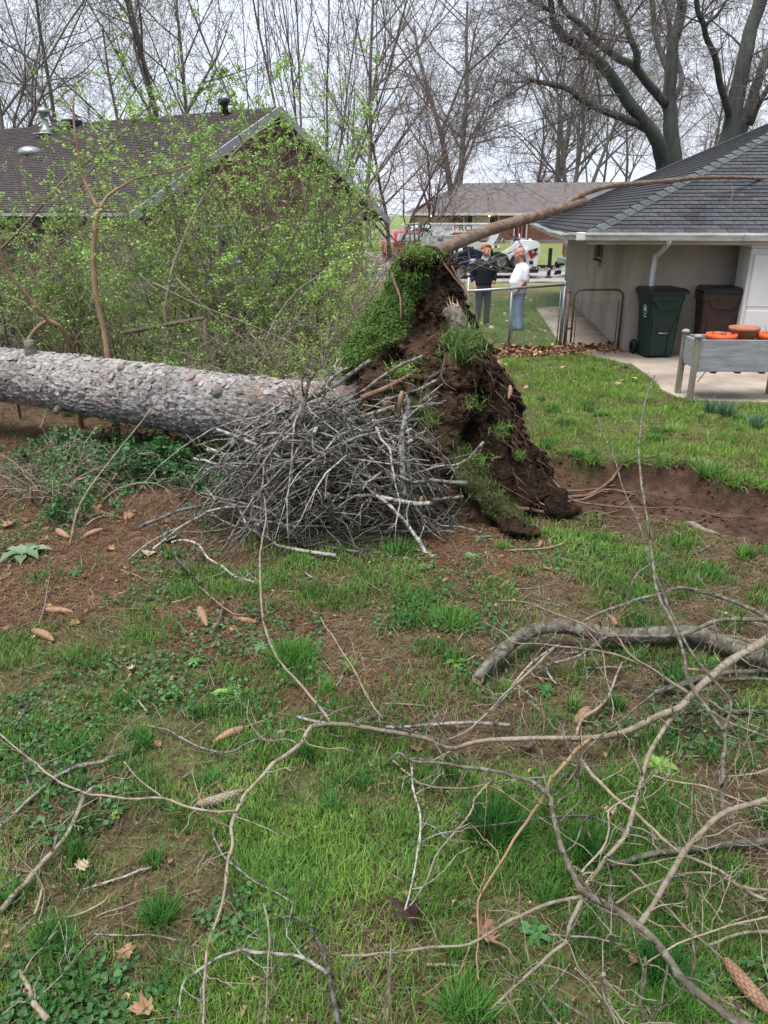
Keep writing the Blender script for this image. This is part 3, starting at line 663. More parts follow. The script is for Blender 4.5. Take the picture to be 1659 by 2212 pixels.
sl_ = np.r_[0, np.cumsum(np.linalg.norm(np.diff(LP, axis=0), axis=1))]
an = np.linspace(0, 2 * math.pi, nA, endpoint=False) - math.pi / 2
UU, AA = np.meshgrid(sl_, an, indexing='ij'); RRm = LR[:, None]
u2 = UU * 10.5 + .8 * fbm(UU * 9, AA * 3, 0, 3, 3); v2 = AA * 10 + .8 * fbm(UU * 9, AA * 3, 0, 9, 3)
d1, d2, rid, ou, ov = worley(u2, v2, 4)
e_d1, e_d2, rid2, ou2, ov2 = worley(u2 * 2.1, v2 * 2.1, 14)
edge = sst(.0, .16, d2 - d1)
hgt_ = .015 * edge * (.45 + rid) + .010 * (ov + .2 * ou) * edge * (rid + .2) + .006 * sst(0, .2, e_d2 - e_d1) * rid2 + .012 * (fbm(UU * 3, AA * 2, 0, 2, 3) - .5) + .004 * (fbm(UU * 40, AA * 14, 0, 5, 3) - .5)
rad = RRm + hgt_ + .014 * np.sin(AA * 3 + UU)
V = LP[:, None] + rad[..., None] * (a_[:, None] * np.cos(AA)[..., None] + b_[:, None] * np.sin(AA)[..., None])
base = np.array([.295, .283, .272]); cc = base * (.62 + .75 * (.55 * rid + .45 * rid2))[..., None] * (.22 + .78 * edge)[..., None]
redm = ((rid2 > .92) & (rid > .45))[..., None]; cc = cc * (.55 + .9 * fbm(UU * 2.6, AA * 1.6, 0, 88, 4))[..., None]; cc = np.where(redm, np.array([.22, .115, .085]), cc)
lich = sst(.55, .7, fbm(UU * 2.2, AA * 1.2, 0, 30, 5))[..., None]; cc = cc * (1 - .35 * lich) + .35 * lich * np.array([.42, .41, .40])
basef = sst(sl_[-1] - 2.0, sl_[-1] - .9, UU)[..., None]; cc = cc * (1 - .7 * basef) + .7 * basef * np.array([.15, .095, .07]) * (.6 + rid[..., None])
mb = MB(); i = np.arange(nL - 1)[:, None] * nA; j = np.arange(nA)[None]; j2 = (j + 1) % nA
mb.raw(V.reshape(-1, 3), np.stack([i + j, i + nA + j, i + nA + j2, i + j2], -1).reshape(-1, 4), None, cc.reshape(-1, 3))
tree = thing('uprooted_spruce', 'thick uprooted spruce trunk lying across the yard with its upturned root plate', 'fallen tree', LP[200] * [1, 1, 0])
trunk = mb.build('trunk', M_spruce, tree)
# lifted bark scales
fl = MB(); fr_ = np.random.default_rng(5)
for q in range(1500):
    ii = fr_.integers(5, nL - 60); jj = fr_.integers(8, nA // 2 + 66) % nA; p = V[ii, jj]; nrm = (p - LP[ii]); nrm /= np.linalg.norm(nrm); tv = t_[ii]; sv = np.cross(nrm, tv)
    w_, l_ = fr_.uniform(.012, .045), fr_.uniform(.015, .05); lift = fr_.uniform(.004, .014); k = 6
    an2 = np.linspace(0, 2 * math.pi, k, endpoint=False); rr2 = fr_.uniform(.7, 1.15, k)
    pts = p + nrm * .004 + (sv[None] * (np.cos(an2) * rr2 * w_)[:, None] + tv[None] * (np.sin(an2) * rr2 * l_)[:, None]) + nrm * (lift * (1 + np.cos(an2 + fr_.uniform(-1, 1))) * .5)[:, None]
    g = fr_.uniform(.16, .40); c_ = np.array([g * 1.02, g * .93, g * .90]) if fr_.random() > .05 else np.array([.27, .18, .15])
    bot = pts - nrm * .006
    fl.raw(np.vstack([pts, bot, [p + nrm * .008]]), np.stack([np.arange(k), (np.arange(k) + 1) % k, k + (np.arange(k) + 1) % k, k + np.arange(k)], -1), np.stack([np.arange(k), (np.arange(k) + 1) % k, np.full(k, 2 * k)], -1), c_)
o = fl.build('bark_scales', M_spruce, trunk, smooth=False); o['kind'] = 'stuff'
# knots and a sawn stub
for (x, y, Y, r_, L_) in ((68, 762, 8.3, .052, .16), (472, 846, 7.18, .055, .05), (140, 862, 8.0, .035, .1), (265, 800, 7.75, .04, .04)):
    p = atY(x, y, Y); k_ = np.argmin(np.linalg.norm(LP - p, axis=1)); d = p - LP[k_]; d -= t_[k_] * (d @ t_[k_]); d /= np.linalg.norm(d); p = LP[k_] + d * (LR[k_] - .02)
    b = MB(); b.tube([p - d * .05, p + d * .02, p + d * (.02 + L_ * .6), p + d * (.02 + L_)], [r_ * 1.9, r_ * 1.35, r_, r_ * .92], 12, col=(.19, .175, .15)); b.build('branch_stub', M_spruce, tree)

# root plate: a lofted wall of turf, soil and roots
ROWS = [(548, 893, 950), (562, 882, 968), (590, 862, 976), (615, 852, 990), (645, 838, 1002), (690, 806, 1018), (740, 776, 1040), (790, 752, 1064), (840, 742, 1100), (890, 742, 1118), (940, 745, 1136), (990, 752, 1160), (1040, 770, 1188), (1085, 800, 1206), (1140, 850, 1165)]
rz_, rXl, rXr, rYf, rhd = [], [], [], [], []
for (y, xl, xr) in ROWS:
    t = math.tan(th + math.atan((y - 1106) / FPX)); z = (2.4 - 5.85 * t) / (1 + .62 * t); Yf = 5.85 + .62 * z; hd = .78 - .26 * z; Yc = Yf + hd * .7
    zc = Yc * math.cos(th) + (2.4 - z) * math.sin(th); rz_.append(z); rXl.append((xl - 829.5) / FPX * zc); rXr.append((xr - 829.5) / FPX * zc); rYf.append(Yf); rhd.append(hd)
nR, nP = 150, 210
zz = np.linspace(0, 1, nR) ** 1.0; order = np.argsort(rz_); zs = np.array(rz_)[order]
ZL = zs[0] - .05 + (zs[-1] - zs[0] + .07) * zz
f = lambda arr: np.interp(ZL, zs, np.array(arr)[order])
xl, xr, yf, hd = f(rXl), f(rXr), f(rYf), f(rhd)
an = np.linspace(0, 2 * math.pi, nP, endpoint=False)
ca, sa = np.cos(an), np.sin(an); pw = lambda v, p: np.sign(v) * np.abs(v) ** p
X = (xl + xr)[:, None] / 2 + ((xr - xl) / 2)[:, None] * pw(ca, .9)[None]; Yg = (yf + hd)[:, None] - hd[:, None] * pw(sa, .85)[None]; Zg = np.repeat(ZL[:, None], nP, 1)
Nx, Ny = ca[None] + 0 * X, -sa[None] + 0 * X
P3 = np.stack([X, Yg, Zg], -1); pp, _ = proj(P3); PX, PY = pp[..., 0], pp[..., 1]
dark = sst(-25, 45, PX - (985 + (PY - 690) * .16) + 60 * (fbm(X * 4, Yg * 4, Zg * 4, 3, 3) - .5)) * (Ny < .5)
turf = sst(18, -25, PX - (922 - (PY - 590) * .40 - .9 * np.maximum(0, PY - 740)) + 55 * (fbm(X * 5, Yg * 5, Zg * 5, 8, 3) - .5)) * sst(850, 790, PY)
disp = .20 * (fbm(X * 2.6, Yg * 2.6, Zg * 2.2, 41, 4) - .5) + .15 * (fbm(X * 7, Yg * 7, Zg * (7 - 3 * dark), 51, 4) - .5) + .075 * (fbm(X * 19, Yg * 19, Zg * (19 - 8 * dark), 61, 3) - .5)
crev = sst(.60, .72, fbm(X * 3.4 + 9, Yg * 3.4, Zg * 2.0, 71, 3)) * (1 - turf); disp -= .15 * crev
for (cx_, cy_, rx_, ry_, dp) in ((1040, 965, 34, 62, .34), (975, 640, 14, 22, .10), (965, 708, 26, 34, .14), (1010, 745, 20, 28, .10), (868, 650, 9, 52, .10), (950, 1040, 30, 40, .08), (995, 850, 26, 14, .12), (1125, 1010, 12, 60, .12), (1080, 860, 9, 50, .09)):
    disp -= dp * np.exp(-((PX - cx_) / rx_) ** 2 - ((PY - cy_) / ry_) ** 2) * (Ny < .3)
disp += .05 * turf * fbm(X * 9, Yg * 9, Zg * 9, 81, 3)
disp *= sst(0, .04, 1 - zz)[:, None] * .95 + .05
X = X + Nx * disp; Yg = Yg + Ny * disp; Zg = Zg + .05 * (fbm(X * 8, Yg * 8, Zg * 8, 91, 3) - .5)
n3 = fbm(X * 10, Yg * 10, Zg * 10, 33, 4)[..., None]
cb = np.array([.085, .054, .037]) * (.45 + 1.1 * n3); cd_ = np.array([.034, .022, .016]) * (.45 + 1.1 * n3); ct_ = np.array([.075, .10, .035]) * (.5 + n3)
mossy = (sst(.52, .62, fbm(X * 3.3, Yg * 3.3, Zg * 3.3, 101, 4)) * (1 - dark) * .6)[..., None]
cc = cb * (1 - mossy) + np.array([.095, .10, .045]) * (.5 + n3) * mossy
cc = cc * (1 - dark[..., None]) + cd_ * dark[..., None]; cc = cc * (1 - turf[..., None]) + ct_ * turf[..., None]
RPv = np.stack([X, Yg, Zg], -1)
mb = MB(); i = np.arange(nR - 1)[:, None] * nP; j = np.arange(nP)[None]; j2 = (j + 1) % nP
Vt = np.vstack([RPv.reshape(-1, 3), RPv[-1].mean(0)[None] + [0, 0, .03]]); jn = np.arange(nP)
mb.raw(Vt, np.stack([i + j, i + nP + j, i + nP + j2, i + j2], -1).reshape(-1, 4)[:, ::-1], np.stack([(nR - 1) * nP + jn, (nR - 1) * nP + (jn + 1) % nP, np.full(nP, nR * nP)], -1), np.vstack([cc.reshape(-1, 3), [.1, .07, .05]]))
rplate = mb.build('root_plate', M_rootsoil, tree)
# turf flap sloping to the ground in front, and the low soil lip beside it
def lump(pts, rads, name, colf, seed, k=40, n=60, amp=.07, flat=.7, parent=tree):
    P = smooth_path(pts, 10); n = len(P); rad_ = np.interp(np.linspace(0, 1, n), np.linspace(0, 1, len(rads)), rads)
    t, a, b2 = frame_along(P); an = np.linspace(0, 2 * math.pi, k, endpoint=False)
    V = P[:, None] + rad_[:, None, None] * (a[:, None] * np.cos(an)[None, :, None] + flat * b2[:, None] * np.sin(an)[None, :, None])
    nn = V - P[:, None]; nn /= np.linalg.norm(nn, axis=2, keepdims=True) + 1e-9
    q = (fbm(V[..., 0] * 7, V[..., 1] * 7, V[..., 2] * 7, seed, 4) - .5) * amp * 2 + (fbm(V[..., 0] * 22, V[..., 1] * 22, V[..., 2] * 22, seed + 9, 3) - .5) * amp * .7
    V = V + nn * q[..., None]; m_ = MB(); c_ = colf(V)
    i = np.arange(n - 1)[:, None] * k; j = np.arange(k)[None]; j2 = (j + 1) % k
    Vc = np.vstack([V.reshape(-1, 3), P[:1], P[-1:]]); jn = np.arange(k)
    m_.raw(Vc, np.stack([i + j, i + k + j, i + k + j2, i + j2], -1).reshape(-1, 4), np.vstack([np.stack([jn, (jn + 1) % k, np.full(k, n * k)], -1), np.stack([(n - 1) * k + (jn + 1) % k, (n - 1) * k + jn, np.full(k, n * k + 1)], -1)]), np.vstack([c_.reshape(-1, 3), c_[0, :1], c_[-1, :1]]))
    return m_.build(name, M_rootsoil, parent), V
def soilcol(a, b2):
    return lambda V: (np.array(a)[None, None] * (.5 + fbm(V[..., 0] * 11, V[..., 1] * 11, V[..., 2] * 11, 7, 4))[..., None]) * 1.0
flap, FV = lump([atY(985, 975, 6.25), atY(1020, 1040, 6.05), atY(1075, 1095, 5.92), gnd(1150, 1152, .0)], [.10, .13, .13, .05], 'turf_flap', soilcol((.065, .065, .03), 0), 5, amp=.05)
lump([atY(1120, 985, 6.5), atY(1165, 1045, 6.35), gnd(1215, 1098, .08), gnd(1245, 1112, .0)], [.13, .14, .11, .03], 'soil_clod', soilcol((.038, .025, .018), 0), 15, amp=.15)
lump([gnd(1070, 1125, .05), gnd(1125, 1150, .06), gnd(1160, 1150, .02)], [.03, .08, .03], 'soil_clod', soilcol((.05, .032, .023), 0), 25, amp=.13)
lump([atY(868, 570, 6.95), atY(905, 556, 7.0), atY(948, 556, 7.05)], [.07, .13, .09], 'soil_clod', soilcol((.06, .042, .03), 0), 35, amp=.07)
# hair roots hanging from the dark side
hb = MB(); fr_ = np.random.default_rng(11); dk = dark * (sa[None] > -.35) ; idx = np.argwhere(dk > .6)
for q in range(420):
    a_i = idx[fr_.integers(len(idx))]; p = RPv[a_i[0], a_i[1]]; nrm = np.array([ca[a_i[1]], -sa[a_i[1]], 0]); L_ = fr_.uniform(.04, .2)
    d = np.array([fr_.normal(0, .7), fr_.normal(0, .5), -1]) ; n_ = 4; s_ = np.linspace(0, 1, n_)[:, None]
    P = p + nrm * (.012 + .05 * np.sin(s_ * 2.5) * fr_.random()) + d * L_ * s_ + nrm * s_ * .03
    hb.tube(P, np.linspace(.0028, .001, n_), 3, cap=False)
o = hb.build('hair_roots', M_root, rplate); o['kind'] = 'stuff'
# clods stuck in the face
cl = MB(); idx = np.argwhere((turf < .3) & (sa[None] > -.4))
for q in range(1700):
    a_i = idx[fr_.integers(len(idx))]; p = RPv[a_i[0], a_i[1]]; r_ = fr_.uniform(.008, .045) * fr_.random() ** .6; g = fr_.uniform(.5, 1.6)
    M_ = rotz(fr_.uniform(0, 6)) @ rotx(fr_.uniform(0, 6)); c_ = (np.array([.075, .048, .033]) if dark[a_i[0], a_i[1]] < .5 else np.array([.035, .023, .017])) * g
    cl.ell(p, (r_ * 1.4, r_, r_ * .8), 5, 3, M_, col=c_)
o = cl.build('soil_crumbs', M_rootsoil, rplate, smooth=False); o['kind'] = 'stuff'
# broken hollow side root with splintered pale rim
b = MB(); c0, c1 = atY(1000, 735, 6.62), atY(978, 668, 6.72); ax = (c1 - c0) / np.linalg.norm(c1 - c0); Bz = basis(ax); k = 22
prof = [(.135, -.1), (.13, .1), (.115, .22), (.105, .30), (.075, .29), (.06, .1), (.02, -.05)]
b.lathe([(r * .74, h) for r, h in prof], c0, k, Bz); vv_ = b.V[0]; b.V[0] = vv_ + .05 * np.stack([fbm(vv_[:, 0] * 14, vv_[:, 1] * 14, vv_[:, 2] * 9, q_, 3) - .5 for q_ in (1, 2, 3)], 1); b.build('broken_root', M_darklimb, tree)
b = MB()
for q in range(16):
    a0 = fr_.uniform(0, 2 * math.pi); r0 = fr_.uniform(.05, .085); h_ = fr_.uniform(.01, .075) * (1.5 if math.cos(a0 - 1.2) > .5 else .6)
    p = c0 + Bz @ np.array([r0 * math.cos(a0), r0 * math.sin(a0), .27]); b.tube([p, p + ax * h_ * .5 + fr_.normal(0, .006, 3), p + ax * h_ + fr_.normal(0, .02, 3)], [.008, .006, .001], 4)
b.build('splinter', M_fresh, tree, smooth=False)
# woody roots: (pixel x, y, Y-distance) chains
ROOTS = [([(1000, 1045, 6.0), (1040, 1055, 5.98), (1080, 1085, 5.95), (1130, 1098, 6.0), (1190, 1108, 6.05), (1245, 1120, 5.98)], .022, .012),
         ([(955, 1000, 6.1), (1010, 1035, 6.0), (1045, 1065, 5.93)], .013, .01),
         ([(1190, 1030, 6.45), (1230, 1075, 6.25), (1300, 1092, 6.2), (1400, 1097, 6.2), (1490, 1100, 6.22), (1560, 1118, 6.1)], .011, .005),
         ([(1130, 1000, 6.4), (1170, 1060, 6.2), (1200, 1090, 6.1), (1222, 1118, 5.95)], .014, .008),
         ([(1130, 1065, 6.15), (1185, 1095, 6.05), (1235, 1117, 6.0)], .01, .007),
         ([(870, 905, 6.3), (930, 870, 6.45), (1000, 845, 6.6), (1040, 850, 6.65)], .009, .004),
         ([(780, 860, 6.35), (850, 830, 6.45), (905, 795, 6.6)], .028, .012),
         ([(975, 690, 6.55), (1020, 712, 6.62), (1060, 720, 6.9)], .008, .004),
         ([(845, 590, 7.0), (862, 640, 6.9), (868, 690, 6.75)], .014, .006), ([(960, 765, 6.5), (955, 820, 6.4), (985, 845, 6.35)], .008, .004),
         ([(1060, 800, 6.8), (1075, 870, 6.65), (1110, 960, 6.5), (1150, 1040, 6.3)], .012, .006),
         ([(940, 545, 7.0), (975, 590, 6.95), (1010, 640, 6.9), (1032, 690, 6.8)], .009, .004), ([(975, 575, 6.9), (1000, 620, 6.8), (1020, 640, 6.75)], .008, .004)]
for (pts, r0, r1) in ROOTS:
    P = smooth_path([atY(*p) for p in pts], 5); P = P + np.stack([fbm(P[:, 0] * 9, P[:, 1] * 9, P[:, 2] * 9, 3 + k, 2) - .5 for k in range(3)], 1) * .03
    gz = H(P[:, 0], P[:, 1]); P[:, 2] = np.maximum(P[:, 2], gz + r1 * .6); b = MB(); b.tube(P, np.linspace(r0, r1, len(P)), 7); b.build('root', M_root, tree)
# loose roots lying in the pit (things of their own)
PITR = [[(1172, 1010), (1260, 1012), (1340, 1008)], [(1200, 1040), (1290, 1018), (1390, 995), (1452, 982)], [(1225, 1042), (1310, 1020), (1380, 1020)], [(1215, 1055), (1290, 1062), (1400, 1066), (1470, 1076)],
        [(1200, 1032), (1245, 1062), (1300, 1082)], [(1310, 1110), (1400, 1085), (1460, 1090), (1560, 1112), (1610, 1128)], [(1268, 1070), (1310, 1064), (1350, 1052)], [(1345, 1042), (1375, 1024), (1392, 1040), (1400, 1052)],
        [(1430, 1110), (1540, 1075), (1640, 1068)], [(1300, 1018), (1400, 1022), (1470, 1034), (1540, 1030)]]
for q, pts in enumerate(PITR):
    P = smooth_path([gnd(x, y) for x, y in pts], 5); P[:, 2] = H(P[:, 0], P[:, 1]) + .012 + .03 * np.sin(np.linspace(0, math.pi, len(P))) ** 2; P[:, :2] += np.stack([fbm(P[:, 0] * 6, P[:, 1] * 6, 0, q + k, 2) - .5 for k in range(2)], 1) * .08
    b = MB(); r_ = [.012, .022, .016, .007, .009, .006, .009, .008, .005, .006][q]; b.tube(P, np.linspace(r_, r_ * .5, len(P)), 7)
    single(b, 'loose_root', M_root, ['straight torn root along the back left rim of the pit', 'longest torn root slanting up over the back rim of the pit', 'short torn root beside the longest one in the pit', 'thin torn root running along the middle of the pit floor', 'torn root slanting forward at the left of the pit', 'fine orange root along the front of the pit', 'short pale root near the middle of the pit', 'small hooked root standing in the middle of the pit', 'thin root crossing the right half of the pit floor', 'fine root hanging along the back wall of the pit'][q], 'root', 'torn roots in the dirt pit')
b = MB(); p = gnd(1412, 1042)
for q in range(60):
    d = np.array([fr_.normal(0, 1), fr_.normal(0, .6), abs(fr_.normal(0, .5))]); d /= np.linalg.norm(d); e_ = np.cross(d, [0, 0, 1.]); s_ = np.linspace(0, 1, 5)[:, None]
    b.tube(np.array([p[0], p[1], Hs(p[0], p[1]) + .02]) + d * .17 * s_ + e_ * .05 * np.sin(s_ * 4) * fr_.normal(), np.linspace(.004, .0015, 5), 3, cap=False)
single(b, 'root_tangle', M_root, 'fuzzy bunch of fine roots at the back of the dirt pit', 'root')
P = smooth_path([gnd(1490, 1085) + [0, 0, -.1], gnd(1540, 1105) + [0, 0, -.1], gnd(1600, 1140) + [0, 0, -.1]], 4); P[:, 2] = H(P[:, 0], P[:, 1]) + .03; b = MB(); b.tube(P, [.02, .03, .035, .03, .032, .036, .03, .022, .01], 8)
single(b, 'rotten_branch', M_limb, 'short crumbling pale branch lying at the front of the dirt pit', 'branch')

# lodged stem leaning from the root plate onto the beige roof
SP = [(925, 552, 7.02), (952, 540, 7.25), (1036, 504, 8.0), (1125, 476, 8.85), (1214, 450, 9.8), (1262, 434, 10.4)]
P = smooth_path([atY(*p) for p in SP], 8); k = 20; n = len(P); rad_ = np.interp(np.linspace(0, 1, n), [0, .12, .5, 1], [.075, .062, .058, .055])
t, a, b2 = frame_along(P); an = np.linspace(0, 2 * math.pi, k, endpoint=False); VV = P[:, None] + rad_[:, None, None] * (a[:, None] * np.cos(an)[None, :, None] + b2[:, None] * np.sin(an)[None, :, None])
q = 1 + .10 * (fbm(VV[..., 0] * 9, VV[..., 1] * 9, VV[..., 2] * 9, 3, 3) - .5) * 2; VV = P[:, None] + (VV - P[:, None]) * q[..., None]
VV[-1] += t[-1] * (fr_.uniform(-.04, .09, k))[:, None]; VV[-1] = P[-1] + (VV[-1] - P[-1]) * .9
lod = thing('lodged_stem', 'long bare tree stem leaning from the root plate onto the beige house roof', 'fallen tree', P[0])
b = MB(); i = np.arange(n - 1)[:, None] * k; j = np.arange(k)[None]; j2 = (j + 1) % k; jn = np.arange(k)
b.raw(np.vstack([VV.reshape(-1, 3), P[-1:] - t[-1] * .02]), np.stack([i + j, i + k + j, i + k + j2, i + j2], -1).reshape(-1, 4), np.stack([(n - 1) * k + (jn + 1) % k, (n - 1) * k + jn, np.full(k, n * k)], -1))
b.build('stem', M_lodged, lod)
LP2 = smooth_path([atY(*p) for p in [(1225, 438, 9.95), (1250, 424, 10.25), (1280, 411, 10.7), (1329, 400, 11.4), (1394, 395, 12.3), (1449, 390, 12.9), (1494, 385, 13.4), (1554, 383, 14.0), (1609, 384, 14.5), (1700, 388, 15.2)]], 4)
b = MB(); b.tube(LP2, np.interp(np.linspace(0, 1, len(LP2)), [0, .1, .3, .8, .9, 1], [.025, .040, .034, .032, .030, .028]) * (1 + .12 * np.sin(np.arange(len(LP2)) * 1.7)), 12); b.build('leader', M_lodged, lod)
b = MB()
for q in range(9):
    p = P[-1] + b2[-1] * fr_.uniform(-.03, .045) + a[-1] * fr_.uniform(-.03, .03); b.tube([p, p + t[-1] * fr_.uniform(.05, .13) + fr_.normal(0, .015, 3)], [.012, .002], 4)
b.build('splinter', M_fresh, lod, smooth=False)
for pts, r0 in (([(1572, 388, 14.2), (1583, 410, 14.1), (1578, 440, 13.95), (1584, 465, 13.8), (1588, 492, 13.6)], .008), ([(990, 520, 7.6), (985, 570, 7.5), (1000, 620, 7.35), (1020, 660, 7.3)], .016), ([(1000, 515, 7.7), (1015, 560, 7.65), (1005, 600, 7.6)], .01), ([(1100, 505, 8.6), (1120, 520, 8.6), (1135, 545, 8.6)], .008), ([(1010, 480, 7.8), (1006, 470, 7.7), (1020, 455, 7.7)], .006)):
    b = MB(); b.tube(smooth_path([atY(*p) for p in pts], 3), np.linspace(r0, r0 * .4, 3 * (len(pts) - 1) + 1), 6); b.build('side_branch', M_limb, lod)

# ================================================================== BRUSH PILE
PC = np.array([-.42, 6.15, 0]); PRX, PRY, PH = .98, .72, 1.0
br_ = np.random.default_rng(21)
def wob(P, amp, r): P = P.copy(); P[1:] += np.cumsum(r.normal(0, amp, (len(P) - 1, 3)), 0); return P
def stick_mesh(P, r0, r1, r, twigs=3, k=6, tl=.3):
    b = MB(); n = len(P); b.tube(P, np.linspace(r0, r1, n) * r.uniform(.9, 1.12, n), k)
    for q in range(twigs):
        i = r.integers(1, n - 1); d = P[i + 1] - P[i]; d = d / np.linalg.norm(d); e_ = np.cross(d, r.normal(0, 1, 3)); e_ /= np.linalg.norm(e_); L_ = tl * r.uniform(.3, 1.1)
        dd = d * r.uniform(.3, .9) + e_ * r.uniform(.5, 1); dd /= np.linalg.norm(dd); s_ = np.linspace(0, 1, 5)[:, None]
        T = P[i] + dd * L_ * s_ + wob(np.zeros((5, 3)), L_ * .06, r); rr_ = max(.0022, np.interp(i, [0, n], [r0, r1]) * .5)
        T[:, 2] = np.maximum(T[:, 2], .02)
        b.tube(T, np.linspace(rr_, max(.0014, rr_ * .4), 5), 4)
        if r.random() < .5:
            d3 = dd + np.cross(dd, r.normal(0, 1, 3)) * .7; b.tube([T[2], T[2] + d3 * L_ * .25, T[2] + d3 * L_ * .45 + r.normal(0, .02, 3)], [rr_ * .6, rr_ * .5, .0012], 3)
    return b
sticks = []
for q in range(235):
    ph = br_.uniform(0, 2 * math.pi); ra = br_.random() ** .6; u, v = ra * math.cos(ph), ra * math.sin(ph) - .1; s2 = max(0, 1 - u * u - v * v)
    w_ = (.25 + .75 * br_.random() ** .5)
    c = PC + np.array([u * PRX * .8, v * PRY, w_ * PH * s2 ** .6 + .03])
    az = br_.normal(math.pi, .75) if br_.random() < .45 else br_.uniform(0, 2 * math.pi)
    if q % 5 < 2:
        fa = br_.uniform(-3.35, .25); p0 = PC + np.array([br_.normal(.05, .28), br_.normal(.0, .16), br_.uniform(.5, 1.0) * PH]); rr0 = br_.uniform(.65, 1.25) + (.5 if math.cos(fa) < -.4 and br_.random() < .55 else 0); p1 = PC + np.array([math.cos(fa) * PRX * rr0, math.sin(fa) * PRY * rr0 * 1.1, .03 + .22 * br_.random() ** 2]); s_ = np.linspace(0, 1, 9)[:, None]
        P = wob(p0 + (p1 - p0) * s_ + np.array([math.cos(fa) * .12, math.sin(fa) * .12, .16]) * np.sin(math.pi * s_) * br_.uniform(.4, 1.3), .022, br_); P[:, 2] = np.maximum(P[:, 2], .02); r0 = br_.choice([.007, .010, .013, .017], p=[.35, .3, .22, .13])
        single(stick_mesh(P, r0, r0 * .35, br_, twigs=br_.integers(3, 7), tl=.3), 'brush_branch', M_stick, 'lichen grey bare branch fanning down the front of the brush pile', 'branch', 'grey branches fanning down the brush pile'); continue
    L_ = br_.uniform(.5, 1.35); d = np.array([math.cos(az), math.sin(az) * .7, br_.normal(.0, .42)]); n = 9; s_ = np.linspace(-.5, .5, n)[:, None]
    P = c + d * L_ * s_; sag = np.array([0, 0, -1]) * (s_ + .5) ** 2 * br_.uniform(-.1, .3) * L_
    P = wob(P + sag, .026 * L_, br_); P[4:] += br_.normal(0, .05, 3) * np.linspace(0, 1, n - 4)[:, None]
    P[:, 2] = np.maximum(P[:, 2], .018 + .03 * br_.random()); r0 = br_.choice([.006, .009, .012, .015, .019], p=[.3, .3, .22, .12, .06])
    b = stick_mesh(P, r0, r0 * .4, br_, twigs=br_.integers(3, 8), tl=.36)
    single(b, 'brush_branch', M_stick, 'lichen grey bare branch tangled in the brush pile', 'branch', 'grey branches in the brush pile')
tw = MB()
for q in range(850):
    ph = br_.uniform(0, 2 * math.pi); ra = br_.random() ** .5; c = PC + np.array([ra * math.cos(ph) * PRX, ra * math.sin(ph) * PRY - .05, 0]); c[2] = br_.random() * PH * .8 * max(0, 1 - ra * ra) ** .6 + .02
    d = br_.normal(0, 1, 3) * [1.2, .8, .35]; d /= np.linalg.norm(d); L_ = br_.uniform(.2, .7); P = c + d * L_ * np.linspace(-.5, .5, 6)[:, None]; P = wob(P, .02 * L_, br_); P[:, 2] = np.maximum(P[:, 2], .012)
    tw.tube(P, np.linspace(.006, .002, 6) * br_.uniform(.5, 1.1), 4, cap=False)
tag(tw.build('small_twigs', M_darktwig), 'mass of fine broken twigs inside the brush pile', 'twigs', kind='stuff')  # twigs coloured dark to put shade into the gaps of the pile
BIG = [([(655, 1000, 5.75), (652, 930, 5.85), (655, 880, 5.9), (662, 850, 5.95), (664, 822, 5.95)], .026, .012, 'pale upright branch rising highest above the brush pile'),
       ([(870, 1075, 5.55), (866, 1010, 5.6), (862, 950, 5.66), (865, 905, 5.7), (860, 870, 5.75)], .025, .02, 'thick lichened branch with a snapped orange top leaning on the root plate'),
       ([(600, 895, 6.1), (690, 850, 6.35), (760, 812, 6.5), (803, 788, 6.55)], .024, .018, 'pale straight pole resting on the trunk beside the root plate'),
       ([(695, 838, 6.5), (725, 805, 6.65), (742, 795, 6.7)], .02, .015, 'short pale forked stick beside the pole on the trunk'),
       ([(935, 1225, 5.25), (905, 1170, 5.35), (860, 1110, 5.45), (800, 1060, 5.6), (760, 1020, 5.7)], .016, .011, 'long grey branch whose tip reaches lowest in front of the brush pile'),
       ([(1045, 955, 5.7), (1000, 1000, 5.75), (950, 1010, 5.75), (880, 1030, 5.7)], .01, .008, 'grey forked twig reaching right over the root plate'),
       ([(300, 1140, 5.7), (380, 1105, 5.8), (470, 1085, 5.85), (560, 1070, 5.85), (640, 1075, 5.8)], .017, .012, 'long grey branch lying flat at the left of the brush pile'),
       ([(280, 1225, 5.2), (360, 1160, 5.4), (450, 1110, 5.5), (540, 1100, 5.6)], .012, .008, 'thin grey branch sticking out lowest at the left of the pile'),
       ([(418, 990, 6.3), (470, 1000, 6.2), (560, 1010, 6.1)], .012, .009, 'grey branch pointing left under the trunk')]
for pts, r0, r1, lab in BIG:
    P = smooth_path([atY(*p) for p in pts], 4); P = wob(P, .006, br_); P[:, 2] = np.maximum(P[:, 2], H(P[:, 0], P[:, 1]) + .012)
    single(stick_mesh(P, r0, r1, br_, twigs=5, k=8, tl=.3), 'brush_branch', M_stick, lab, 'branch', 'larger branches of the brush pile')
b = MB(); p = atY(862, 876, 5.72); b.tube([p + [0, 0, -.06], p + [.012, 0, .06], p + [.02, 0, .11]], [.016, .018, .010], 6); single(b, 'bark_shard', M_peeled, 'orange brown splintered wood shard standing in the brush pile', 'wood shard')
